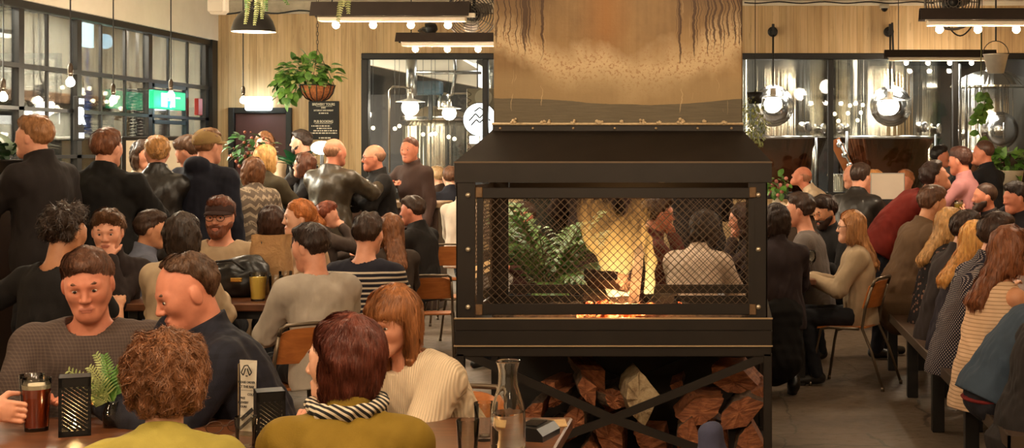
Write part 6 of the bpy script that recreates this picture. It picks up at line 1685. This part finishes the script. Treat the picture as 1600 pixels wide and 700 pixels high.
    P('woman in dark clothes seen through the mesh at the corner post',1158,316,10.6,face=100,pose='sit',lean=12,head=(0,10,0),sex='f',arms=('chin','table'),garment='top',gcol=C(52,40,38),hair='long',hcol=C(58,38,30),skin='pink')
    P('person in a dark brown coat standing behind the flames, seen through the mesh',922,222,12.6,face=20,lean=4,arms=('chest','chest'),garment='coat',gcol=C(44,32,28),thick=.03,hair='short',hcol='dark',skin='red',res=.014,w=1.2)
    P('person in a dark plum jumper standing between the fire and the man in maroon',992,226,13.4,face=-30,lean=4,arms=('chest','down'),garment='sweater',gcol=C(54,34,34),thick=.024,hair='short',hcol='dark',skin='red',res=.014,w=1.2)
    P('person in a black jacket standing behind the person in the white jumper',1088,224,12.2,face=10,lean=4,arms=('chest','chest'),garment='jacket',gcol=C(34,28,27),thick=.03,hair='short',hcol='dark',skin='red',res=.014,w=1.2)
    P('person in a dark green jacket standing behind the potted palm, seen through the mesh',868,225,13.0,face=-12,lean=4,arms=('chest','down'),garment='jacket',gcol=C(36,36,28),thick=.03,hair='short',hcol='dark',skin='red',res=.014,w=1.15)
    # --- right of the fireplace
    P('woman in a dark top and long black skirt seated beside the fireplace corner',1212,316,9.7,face=12,pose='sit',seat=.52,lean=6,head=(8,4,0),sex='f',arms=('table','table'),garment='shirt',gcol=C(48,38,40),bottom='skirt',bcol=C(20,18,18),hair='bob',hcol=C(44,32,28),skin='pink',w=1.1,legs='back',shoes=C(16,14,14))
    P('man in a grey marl T-shirt with swept back hair looking left',1248,299,10.9,face=82,pose='sit',lean=8,head=(0,2,0),arms=('table','table'),garment='tee',gmat=cloth(C(104,96,92),'tweed',C(126,116,110)),sleeve='short',collar=0,hair='short',hcol=C(58,42,34),skin='pink',eyes=True,w=1.08)
    P('man with a full dark beard looking down in a black zip top',1288,305,11.6,face=132,pose='sit',lean=10,head=(-6,20,0),arms=('table','table'),garment='jacket',gcol=C(32,30,30),hair='wave',hcol=C(50,36,30),skin='tan',beard='full',eyes=True,w=1.06)
    P('woman with long brown hair and glasses in a pale jumper on plywood chair',1328,327,10.3,face=86,pose='sit',lean=4,head=(4,2,0),sex='f',arms=('table','table'),garment='sweater',gcol=C(166,144,116),thick=.022,collar=.02,hair='long',hcol=C(150,104,64),skin='fair',glasses=True,eyes=True,hem=-.02)
    P('bald man in a white shirt leaning on the far bar',1252,261,15.2,face=84,pose='stand',lean=34,head=(0,-22,0),arms=('table','forward'),garment='shirtc',gcol=C(214,192,164),hair='rim',hcol=C(150,104,80),skin='red')
    P('man with dark cropped hair in a black leather jacket at the far bar',1345,254,13.3,face=-30,pose='sit',seat=.62,lean=16,head=(-6,10,0),arms=('table','table'),garment='jacket',gmat=leather(C(34,30,27)),thick=.024,collar=.04,hair='crop',hcol=C(60,44,36),skin='pink')
    P('man in a dark T-shirt with his bare forearm on the far bar',1331,258,15.3,face=120,pose='sit',seat=.66,lean=20,head=(0,6,0),arms=('table','table'),garment='tee',gcol=C(40,30,34),sleeve='short',collar=0,hair='rim',hcol=C(150,104,80),skin='pink')
    P('person with short blond hair leaning in beside the leather jacket',1364,265,14.6,face=70,pose='sit',seat=.6,lean=18,head=(0,12,0),arms=('table','table'),garment='top',gcol=C(60,44,40),hair='short',hcol=C(190,134,80),skin='red')
    P('man in a red jumper leaning far over the bench row',1462,251,11.6,face=-84,pose='stand',lean=42,head=(0,-20,0),arms=((-.24,.74,.92),(.24,.74,.92)),garment='sweater',gcol=C(112,34,26),thick=.02,collar=.01,hair='short',hcol=C(52,36,32),skin='pink',w=1.1,bcol=C(30,30,38))
    P('man in a pink shirt standing beyond the red jumper',1499,228,13.0,face=62,lean=5,head=(0,6,0),arms=('chest','chest'),garment='shirtc',gcol=C(186,128,130),hair='short',hcol=C(70,44,36),skin='red')
    P('dark haired person standing behind the man in pink',1470,226,16.6,face=-100,lean=4,arms=('chest','chest'),garment='jacket',gcol=C(40,34,36),hair='short',hcol=C(34,28,26),skin='red')
    P('man in a dark suit jacket and white collar standing before the domed tank',1536,219,14.6,face=48,lean=3,head=(18,0,0),arms=('mouth','chest'),garment='suit',gcol=C(28,28,32),hair='buzz',hcol=C(70,46,36),skin='red',w=1.08)
    P('person with reddish hair low behind the man in red at the far bar',1414,264,15.4,face=150,pose='sit',seat=.62,lean=14,arms=('table','cheek'),garment='top',gcol=C(110,80,66),hair='short',hcol=C(150,96,62),skin='red')
    P('person in a black beanie holding up a pale beer',1507,290,12.9,face=176,pose='sit',seat=.55,lean=8,head=(-10,8,0),arms=('mouth','table'),garment='jacket',gcol=C(40,34,34),hair='crop',hcol=C(50,36,30),skin='pink',cap=('beanie',C(28,24,26)),eyes=True)
    P('bearded man with shaved head and dark jacket facing left at the long table',1538,286,12.4,face=94,pose='sit',lean=8,head=(0,0,0),arms=('table','table'),garment='jacket',gcol=C(46,40,40),hair='buzz',hcol=C(60,42,34),skin='red',beard='full',w=1.05,seat=.52)
    P('dark haired person with flushed face at the picture edge beyond the long table',1586,283,11.7,face=110,pose='sit',lean=10,seat=.54,head=(0,8,0),arms=('table','cheek'),garment='jacket',gcol=C(34,30,34),hair='short',hcol=C(42,32,28),skin='red')
    # --- the bench row, nearest last
    P('person in a brown coat hunched at the far end of the bench row',1458,289,10.75,face=-72,pose='sit',lean=18,head=(0,10,0),arms=('table','table'),garment='coat',gcol=C(96,74,54),thick=.03,collar=.03,hair='short',hcol=C(86,58,42),skin='tan',w=1.1,seat=.5)
    P('woman with fair hair in a dark floral top on the bench',1487,322,10.05,face=-76,pose='sit',lean=14,head=(-6,6,0),sex='f',arms=('table','table'),garment='top',gmat=cloth(C(34,29,30),'floral',C(120,88,72)),hair='bangs',hcol=C(178,136,86),skin='fair')
    P('dark haired person in a dark brown jacket on the bench',1512,328,9.25,face=-72,pose='sit',lean=16,head=(-4,6,0),arms=('table','table'),garment='jacket',gcol=C(46,36,34),thick=.026,hair='short',hcol=C(54,38,30),skin='fair')
    P('woman with honey blond hair between the dark jacket and the polka dot shirt',1529,342,8.7,face=-78,pose='sit',lean=16,head=(0,6,0),sex='f',arms=('table','table'),garment='top',gcol=C(44,38,46),hair='bangs',hcol=C(206,150,82),skin='fair')
    P('man in a navy shirt with white polka dots on the bench',1560,331,8.15,face=-74,pose='sit',lean=20,head=(-4,6,0),arms=('table','table'),garment='shirtc',gmat=cloth(C(38,34,46),'dots',C(176,162,156)),hair='short',hcol=C(60,42,34),skin='pink',w=1.1,hem=.05)
    P('woman with wavy brown hair in a sleeveless cream striped dress',1582,350,7.25,face=-66,pose='sit',lean=14,head=(-22,4,0),sex='f',arms=('table','table'),garment='dress',gmat=cloth(C(220,184,150),'pinstripe',C(176,138,106)),sleeve='none',collar=0,thick=.012,hair='long',hcol=C(112,66,40),skin='tan',eyes=True,hem=.06,w=1.08)
    P('person in a blue denim jacket leaning forward at the picture edge',1668,398,6.75,face=-78,pose='sit',lean=38,head=(0,10,0),arms=('table','table'),garment='jacket',gcol=C(58,70,84),thick=.022,collar=.03,hair='short',hcol=C(80,54,40),skin='pink',bcol=C(36,34,40),w=1.1,hem=-.09)
    P('person in a dark charcoal coat at the near end of the bench',1655,420,6.3,face=-84,pose='sit',lean=8,head=(0,4,0),arms=('table','table'),garment='coat',gcol=C(38,33,32),thick=.034,hair='short',hcol=C(50,38,30),skin='fair',w=1.15)
    # hand around the red beer: person mostly outside the frame
    P('person at the picture edge reaching a hand around the glass of red beer',-140,430,4.76,face=-82,pose='sit',lean=8,head=(0,6,0),arms=('table',('world',-2.352,4.598,.835)),hands=(None,((0.15,1,-.1),(1,.12,-.22))),garment='sweater',gcol=C(120,112,104),hair='short',hcol=C(80,56,42),skin='pink',sleeve='mid',curl=.75,w=1.0)
if not SKIP_PEOPLE: cast()
def find(s): return next(p for p in PEOPLE if s in p['label'])
M_clear=glassmat('clear_glass',(.96,.965,.95),.16)
# ------------------------------------------------------------------ things on the near table
def beer_glass(px,py,Y,h,rb,rt,fill,label,colour,foam=None,base=None,name='beer_glass',grp=None,cat='glass'):
    p=at(px,py,Y); z0=base if base is not None else p.z
    o=empty(name,(p.x,p.y,z0),0,label,cat,grp)
    w=.0022; R1=lambda z:rb+(rt-rb)*z/h
    m=MB(); m.lathe([(0,0),(rb,0),(rb*1.0,.004),(R1(h*.5),h*.5),(rt,h-.002),(rt-w*.5,h),(rt-w,h-.002),(R1(h*.5)-w,h*.5),(rb-w,.012),(0,.010)],36); m.build('glass_body',M_clear,o,True,60)
    if fill>0:
        zf=h*fill; m=MB(); m.lathe([(0,.0105),(rb-w*.6,.0125),(R1(zf)-w*.6,zf),(0,zf)],36); m.build('beer',colour,o,True,60)
        if foam: m=MB(); m.lathe([(0,zf),(R1(zf)-w*.6,zf),(R1(zf+foam)-w*.6,zf+foam),(0,zf+foam*.85)],36); m.build('foam',simple('beer_foam',srgb(238,222,190),.8,0,.06,60,.2),o,True,60)
    return o
t=NT('red_ale'); t.set(Base_Color=srgb(170,62,26),Roughness=.08,Coat_Weight=.3); M_red=t.m
t=NT('pale_ale'); t.set(Base_Color=srgb(246,206,92),Roughness=.1,Transmission_Weight=.0,IOR=1.1); M_palea=t.m
t=NT('carafe_water'); t.set(Base_Color=(1,.98,.94),Roughness=.0,Transmission_Weight=1.0,IOR=1.2); M_wat2=t.m
M_water=glassmat('still_water',(.97,.96,.92),.10)
beer_glass(57,672,4.66,.168,.036,.0455,.80,'pint glass of red beer with pale froth held by a hand',M_red,.013,base=TZ)
beer_glass(50,640,4.82,.155,.030,.040,.0,'empty tilted looking tall glass behind the red beer',None,base=TZ)
# carafe
Yc=4.33; p=at(794,706,Yc); o=empty('water_carafe',(p.x,p.y,TZ),0,'tall clear glass water carafe on the table corner','carafe')
H_=.272
prof=[(0,0),(.046,0),(.051,.006),(.0525,.03),(.052,.09),(.0505,.12),(.046,.148),(.037,.175),(.0300,.200),(.0280,.222),(.0285,.245),(.033,.262),(.0355,.268),(.0352,.272),(.0330,.270)]
inn=[(r-.0026,z) for r,z in prof[3:13]][::-1]+[(.046,.008),(0,.007)]
m=MB(); m.lathe(prof+inn,48); m.build('glass_body',M_glass,o,True,70)
m=MB(); m.lathe([(0,.0075),(.0465,.0085),(.0498,.03),(.0494,.09),(.0480,.119),(0,.119)],48); m.build('water',M_wat2,o,True,60)
beer_glass(757,690,4.50,.118,.027,.034,.14,'clear tumbler touching the carafe, farther of two on the corner',M_water,base=TZ,name='tumbler')
beer_glass(731,716,4.26,.110,.027,.034,.0,'clear empty tumbler nearest the camera beside the carafe',None,base=TZ,name='tumbler')
# card machine and coaster
p=Vector((X(836,4.55),4.55,TZ)); o=empty('card_machine',p,R(-14),'black wedge shaped card machine beside the carafe','card machine')
m=MB(); m.prism([(-.055,0),(.055,0),(.055,.018),(.035,.040),(-.035,.046),(-.055,.030)],-.075,.075); b=m.build('housing',simple('black_plastic',srgb(26,25,24),.35),o); m=MB(); m.box(-.03,.025,-.05,.04,.043,.0465); m.build('screen',simple('dark_screen',srgb(16,16,18),.1),b)
p=Vector((X(842,4.76),4.76,TZ)); o=empty('card_coaster',p,R(10),'pale card coaster lying behind the card machine','coaster'); m=MB(); m.box(-.09,.09,-.06,.06,0,.004,.001); m.build('card',simple('pale_card',srgb(178,142,92),.6,0,.15,30),o)
# lanterns: black perforated boxes with a tea light inside
M_lant=simple('black_lantern',srgb(26,23,21),.5,.4)
def lantern(px,Y,w,h,rz,label,W=1.4,fl=40):
    p=Vector((X(px,Y),Y,TZ)); o=empty('table_lantern',p,R(rz),label,'lantern','black punched metal lanterns')
    a=w/2
    for q in range(4):
        m=MB(); M_=Matrix.Rotation(q*math.pi/2,4,'Z')
        fr=.010; m.box(-a,-a+fr,-a,-a+.002,0,h,M=M_); m.box(a-fr,a,-a,-a+.002,0,h,M=M_); m.box(-a,a,-a,-a+.002,0,.018,M=M_); m.box(-a,a,-a,-a+.002,h-.03,h,M=M_)
        # slanted bars leave diagonal slits
        n=int(h/.013); 
        for i in range(-3,n):
            z0=.018+i*.013; z1=z0+w*.62
            x0,x1=-a+fr,a-fr; zz0,zz1=z0,z1
            if zz0<.018:
                t_=(.018-zz0)/(zz1-zz0) ; 
                if t_>=1: continue
                x0=x0+(x1-x0)*t_; zz0=.018
            if zz1>h-.03:
                t_=(h-.03-zz0)/(zz1-zz0)
                if t_<=0: continue
                x1=x0+(x1-x0)*t_; zz1=h-.03
            for k in range(9):
                pass
            m.bar(M_@Vector((x1,-a+.001,(h-.012)-(zz1-.018)-.0)) if False else M_@Vector((-x0,-a+.001,zz0)),M_@Vector((-x1,-a+.001,zz1)),.0085,.002,tuple(M_.to_3x3()@Vector((0,1,0))))
        m.build('side_panel',M_lant,o)
    m=MB(); m.box(-a,a,-a,a,h-.003,h); m.build('top_plate',M_lant,o); m=MB(); m.box(-a,a,-a,a,0,.004); m.build('base_plate',M_lant,o)
    m=MB(); m.lathe([(0,.004),(.02,.004),(.02,.022),(0,.02)],16); c=m.build('tea_light',simple('wax',srgb(236,214,170),.5),o,True,40)
    m=MB(); m.lathe([(0,.022),(.005,.030),(.004,.040),(0,.052)],10); m.build('candle_flame',emit('candle_flame%d'%fl,(1,.66,.25),fl),c,True)
    plight('candle_light',(0,0,.075),W,(1,.62,.25),.012,o); return o
lantern(117,4.60,.094,.185,24,'black punched metal lantern glowing beside the red beer',1.2)
lantern(421,4.45,.085,.165,24,'black punched metal lantern beside the menu card and the mustard shirt',.10,6)
# sprig of fern in a little jar
p=Vector((X(176,4.72),4.72,TZ)); o=empty('fern_sprig',p,0,'small jar with green fern sprigs behind the curly haired woman','plant')
m=MB(); m.lathe([(0,0),(.03,0),(.032,.05),(.022,.075),(.024,.085),(.019,.085),(.026,.05),(0,.006)],24); m.build('jar',M_clear,o,True)
for i,(px,py,y_) in enumerate(((108,580,4.66),(118,598,4.70),(150,555,4.74),(163,556,4.70),(128,610,4.66),(185,580,4.76),(140,575,4.68))):
    e_=at(px,py,y_)-p; n=16; mid=Vector((e_.x*.35,e_.y*.5,e_.z*.75)); pts=[Vector((0,0,.07)).lerp(mid,t_).lerp(mid.lerp(e_,t_),t_) for t_ in [k/n for k in range(n+1)]]
    m=MB(); m.tube(pts,.0016,5)
    for k in range(4,n+1):
        tg=(pts[k]-pts[k-1]).normalized(); sd=tg.cross(Vector((0,1,0))).normalized()
        for s_ in(-1,1): m.leaf(pts[k],sd*s_*.9+tg*.55,(0,-1,.4),.034*(1.25-.8*k/n),.0065,.2)
    m.build('frond',M_leaf if i%2 else M_leafy,o,True)
m=MB(); m.leaf((0,0,.08),(-.35,-.1,1),(0,-1,0),.10,.035,.3); m.leaf((0,0,.08),(.1,-.1,1),(0,-1,0),.12,.03,.2); m.build('broad_leaves',M_leaf,o,True)
# menu card on a stand in a glass
p=Vector((X(388,4.58),4.58,TZ)); o=empty('menu_card',p,R(-16),'white printed menu card clipped upright on the near table','menu card')
t=NT('menu_paper'); t.set(Base_Color=srgb(206,196,178),Roughness=.6); 
m=MB(); n=8; W_=.064; H2=.225; vs=[];fs=[]
for k in (0,1):
    for i in range(n+1):
        for j in (0,1): u=i/n; vs.append((-W_/2+W_*j+.0, .006*math.sin(u*3.0)*(1 if j==0 else -1)+k*.001, .012+H2*u))
q=lambda k,i,j:k*(2*n+2)+i*2+j
for i in range(n): fs += [(q(0,i,0),q(0,i,1),q(0,i+1,1),q(0,i+1,0)),(q(1,i,0),q(1,i+1,0),q(1,i+1,1),q(1,i,1))]
m.add(vs,fs); card=m.build('card',t.m,o)
for s_,sz,x,z,ff in (('PLEASE ORDER',.0095,0,.168,.95),('AT THE BAR',.0105,0,.154,.95),('FREE',.0095,-.014,.118,.9),('BREWERY',.0095,-.012,.104,.9),('TOURS',.0095,-.013,.091,.9),('COLD',.0105,.016,.130,.9)):
    text(card,s_,sz,(x,-.0095,z),M_inkb,sx=ff,bold=.0003,ex=.0004)
m=MB()
for k,(x0,z0,x1,z1) in enumerate(((-.020,.198,-.008,.220),(-.008,.220,.004,.222),(.004,.222,.018,.200),(-.012,.190,-.004,.212),(.010,.190,.002,.212),(-.004,.188,.004,.188),(-.020,.198,-.012,.190),(.018,.200,.010,.190))): m.bar((x0,-.0088,z0),(x1,-.0088,z1),.0035,.001,(0,1,0))
m.tube([(-.02,-.0088,.143),(.02,-.0088,.143)],.0006,4); m.build('logo',M_inkb,card)
m=MB(); m.bar((-.02,-.0088,.05),(.022,-.0088,.085),.012,.001,(0,1,0)); m.bar((-.026,-.0088,.02),(.02,-.0088,.058),.010,.001,(0,1,0)); m.build('swash',M_inkb,card)
m=MB(); m.tube([(-.040,.006,.0),(-.040,.006,.222),(-.01,.004,.236)],.0022,6); m.box(-.045,.045,-.02,.03,0,.004); m.build('stand',simple('stand_wire',srgb(150,136,112),.4,.7),o)
beer_glass(384,720,4.36,.100,.028,.033,.0,'short empty glass in front of the menu card',None,base=TZ,name='tumbler')
# spectacles lying on the table behind the yellow jumper
p=Vector((X(352,4.62),4.62,TZ)); o=empty('reading_glasses',p,R(30),'folded spectacles lying on the table left of the menu card','spectacles'); m=MB()
for s_ in(-1,1): m.tube([(s_*.033+.026*math.cos(a),0,.020+.019*math.sin(a)) for a in [6.283*i/16 for i in range(17)]],.0016,6); m.tube([(s_*.06,0,.024),(s_*.062,.02,.022),(-s_*.03,.035+.01*s_,.018)],.0016,6)
m.tube([(-.008,0,.022),(.008,0,.022)],.0016,6); m.build('frame',simple('tortoise',srgb(70,44,28),.3),o,True)
# ------------------------------------------------------------------ things on the other tables
T2=.765
beer_glass(403,472,8.52,.168,.040,.052,.82,'tall pint of clear yellow cider on the table edge, with paper bag behind',M_palea,base=T2)
beer_glass(431,462,8.62,.14,.032,.042,.22,'nearly empty pint right of the tall cider, before the paper bag',M_palea,base=T2)
beer_glass(446,455,8.80,.15,.030,.040,.0,'clear empty glass standing at the right side of the paper bag',None,base=T2)
def wine_glass(px,py,Y,z0,label,k=1.0,wine=None):
    p=at(px,py,Y); o=empty('wine_glass',(p.x,p.y,z0),0,label,'glass'); o.scale=(k,k,k)
    m=MB(); m.lathe([(0,0),(.036,0),(.034,.004),(.006,.010),(.0045,.02),(.0045,.085),(.012,.095),(.034,.12),(.042,.15),(.040,.185),(.034,.215),(.033,.215),(.038,.185),(.040,.15),(.032,.122),(0,.100)],28); m.build('glass_body',M_glasst,o,True)
    if wine: m=MB(); m.lathe([(0,.102),(.031,.122),(.0385,.146),(0,.146)],24); m.build('wine',wine,o,True)
    return o
M_wine=simple('red_wine',srgb(70,14,18),.1)
wine_glass(396,425,8.95,T2,'stemmed wine glass in front of the man with the dark cap'); 
p=at(424,452,8.95); o=empty('paper_bag',(p.x,p.y,T2),R(-8),'tall brown paper carrier bag with dark handle loops on the second table','bag')
t=NT('kraft_paper'); f_=t.noise(t.coord(),9,5,.6,.6); t.set(Base_Color=t.ramp(f_,[(.3,srgb(150,108,66)),(.7,srgb(186,142,92))]),Roughness=.7); t.bump(f_,.7,.03)
m=MB(); bw_,bd_,bh_=.115,.07,.36; rr=random.Random(3); vs=[];fs=[]; N_=20; K_=9
for k in range(K_):
    for i in range(N_):
        u=i/N_*4; sd=int(u); fr_=u-sd; c=[(-1,-1),(1,-1),(1,1),(-1,1)]; a=c[sd]; b=c[(sd+1)%4]
        x=(a[0]+(b[0]-a[0])*fr_)*bw_; y=(a[1]+(b[1]-a[1])*fr_)*bd_; tt=k/(K_-1); y*=1-.55*tt**2; jj=.006+.008*tt
        vs.append((x+rr.uniform(-jj,jj),y+rr.uniform(-jj,jj),bh_*tt+(rr.uniform(-.006,.006) if k==K_-1 else 0)))
for k in range(K_-1):
    for i in range(N_): i2=(i+1)%N_; fs.append((k*N_+i,k*N_+i2,(k+1)*N_+i2,(k+1)*N_+i))
fs.append(tuple(range(N_))[::-1]); m.add(vs,fs); m.build('bag_body',t.m,o,True)
for s_ in(-1,1): m=MB(); m.tube([(-.05,s_*.03,bh_-.03),(-.045,s_*.036,bh_-.06),(.0,s_*.042,bh_-.085),(.045,s_*.036,bh_-.06),(.05,s_*.03,bh_-.03)],.005,6); m.build('handle',M_cord,o,True)
m=MB(); m.lathe([(.022,0),(.022,.002),(0,.002)],20,M=Matrix.Translation((.0,-bd_-.006,.10))@Matrix.Rotation(R(90),4,'X')); m.build('round_sticker',simple('cream_sticker',srgb(220,196,150),.6),o)
S_=SDF(.012); S_.el((0,0,.10),(.20,.12,.12),None,.05).el((.08,.02,.16),(.12,.10,.09),None,.05).el((-.12,.0,.07),(.12,.12,.08),None,.05)
p=at(366,460,8.75); o=sdf_obj('black_handbag',S_.build(lambda P:-P[:,2],lambda P:.006*sines(5,8,.07)(P)),leather(C(24,22,22))); o.location=(p.x,p.y,T2); tag(o,'black soft leather bag lying on the second table beside the cider','bag')
m=MB(); m.tube([(-.12,-.10,.16),(-.06,-.13,.22),(.03,-.13,.23),(.10,-.11,.17)],.008,8); m.build('strap',M_cord,o,True)
m=MB(); m.box(.02,.09,-.135,-.115,.10,.125,.004); m.build('buckle',simple('gold_buckle',srgb(214,170,90),.25,.9),o)
p=Vector((.50,10.3,TZ)); o=empty('white_plate',(.46,10.32,TZ),0,'white dinner plate on the small table beside the pale jumper','plate'); m=MB(); m.lathe([(0,0),(.07,0),(.08,.006),(.13,.018),(.132,.020),(.128,.021),(.078,.010),(0,.006)],36); m.build('plate_body',simple('white_china',srgb(226,214,194),.25),o,True)
wine_glass(1268,413,10.5,TZ,'wine glass on the small table by the bearded man',.8)
# glasses held by hand
def held(sub,hand,label,kind,dz=-.02,off=(0,.06,0)):
    i=find(sub); S,E,Wr,sx=i['A'][hand]; d=unit(Wr-E); q=Wr+d*.085
    n=unit(np.array((-sx,0,0))-d*(np.array((-sx,0,0))@d)); q=q+n*.045
    M_=i['root']; a=math.radians(i['face']); c,s=math.cos(a),math.sin(a); k=i['k']
    return Vector((M_.location.x+k*(c*q[0]-s*q[1]),M_.location.y+k*(s*q[0]+c*q[1]),k*q[2]))
if PEOPLE:
    w=held('bald man with glasses in a black jacket',0,'','')
    o=wine_glass(600,290,13.5,0,'wine glass held by the bald man with glasses',1.0); o.location=w+Vector((0,-.02,-.10))
    w=held('black beanie',0,'','')
    o=beer_glass(0,0,1,.15,.033,.042,.78,'pint of pale beer raised by the person in the beanie',M_palea,.014,base=0); o.location=w+Vector((0,0,-.07))
# denim jacket at the bottom edge
p=at(1110,700,5.15); o=empty('denim_jacket',(p.x,p.y,0),0,'blue grey denim jacket bunched over a post in front of the firewood','jacket')
S_=SDF(.008); S_.rc((0,0,.642),(.005,.0,.50),.046,.062,.03).rc((.01,0,.52),(.02,.02,.20),.066,.11,.04).rc((.03,-.03,.5),(.06,-.03,.2),.032,.05,.03)
sdf_obj('jacket_cloth',S_.build(None,lambda P:.006*sines(6,8,.06,(1,1,.4))(P)),cloth(srgb(62,62,82)),o); m=MB(); m.box(-.02,.02,-.02,.02,0,.62); m.box(-.15,.15,-.15,.15,0,.03,.005); m.build('post',M_black,o)
# striped scarf and belt band
if PEOPLE:
    i=find('mustard shirt'); N=i['N']; S_=SDF(.0055)
    for k in range(3):
        for j in range(14):
            a=6.283*j/14; a2=6.283*(j+1)/14; r=.082+.008*k; z=.0+.022*k
            S_.rc(N+np.array((r*math.cos(a),r*math.sin(a)*.95+.012,z-.01+.012*math.sin(a))),N+np.array((r*math.cos(a2),r*math.sin(a2)*.95+.012,z-.01+.012*math.sin(a2))),.019,.019,.006)
    t=NT('striped_scarf'); x,y,z=t.sep(t.coord()); sn=t.math('SINE',t.math('MULTIPLY',t.math('ADD',t.math('MULTIPLY',x,1.0),t.math('ADD',t.math('MULTIPLY',y,.8),t.math('MULTIPLY',z,1.5))),230))
    t.set(Base_Color=t.mix(t.math('GREATER_THAN',sn,.15),srgb(30,27,28),srgb(206,190,166)),Roughness=.9)
    sdf_obj('scarf',S_.build(None,lambda P:.003*sines(6,8,.03)(P)),t.m,i['root'])
    i=find('blue denim jacket'); 
    S_=SDF(.009); S_.el(i['P']+np.array((0,.0,-.01)),(.178,.128,.022),None,.02); sdf_obj('waistband',S_.build(),cloth(srgb(120,36,34)),i['root'])
# ------------------------------------------------------------------ fill of the hall's other lamps, camera
def arealight(name,loc,size,W,col,rot=(0,0,0),sy=None):
    l=bpy.data.lights.new(name,'AREA'); l.energy=W; l.color=col; l.size=size
    if sy: l.shape='RECTANGLE'; l.size_y=sy
    o=bpy.data.objects.new(name,l); COL.objects.link(o); o.location=loc; o.rotation_euler=tuple(R(a) for a in rot); return o
# the hall's ceiling lights over the nearer tables (above the picture)
for (x,y,w) in ((-3.4,3.4,46),(-.6,3.2,42),(1.9,4.2,22),(-2.8,7.6,26),(2.3,8.8,22),(-1.1,10.2,40),(-5,11.4,55)):
    plight('ceiling_lamp',(x,y,3.15),w,WARM2,.16)
# unseen lamps added low on the camera side to light the faces
for (x,y,w) in ((-2.9,1.9,20),(-.9,2.1,20),(.6,1.4,10)): plight('face_fill_lamp',(x,y,2.25),w,(1,.74,.46),.12)
# brewery hall and annex ceiling lights
for x in (-2.6,.9,3.2): arealight('hall_light',(x,24.0,CZ-.05),1.6,95,(1,.96,.90),(0,0,0),2.2)
for y in (14,18,22): arealight('annex_light',(-9.1,y,CZ-.1),.8,800,(1,.95,.80),(0,0,0),2)
w=bpy.data.worlds.new('world'); SC.world=w; w.use_nodes=True
w.node_tree.nodes['Background'].inputs[0].default_value=(.05,.04,.03,1); w.node_tree.nodes['Background'].inputs[1].default_value=.3
cd=bpy.data.cameras.new('camera'); co=bpy.data.objects.new('camera',cd); COL.objects.link(co); SC.camera=co
cd.sensor_width=36; cd.lens=36*F/1600; co.location=(0,0,CH); co.rotation_euler=(R(90),0,0); cd.shift_x=-(PX-800)/1600; cd.shift_y=(PY-350)/1600
cd.clip_start=.05; cd.clip_end=60
vs_=SC.view_settings; vs_.view_transform='Standard'; vs_.look='None'; vs_.exposure=1.35; vs_.gamma=1; vs_.use_curve_mapping=False
SC.cycles.use_denoising=True
SC.cycles.max_bounces=8; SC.cycles.transparent_max_bounces=24; SC.cycles.sample_clamp_indirect=4.0; SC.cycles.caustics_reflective=False; SC.cycles.caustics_refractive=False
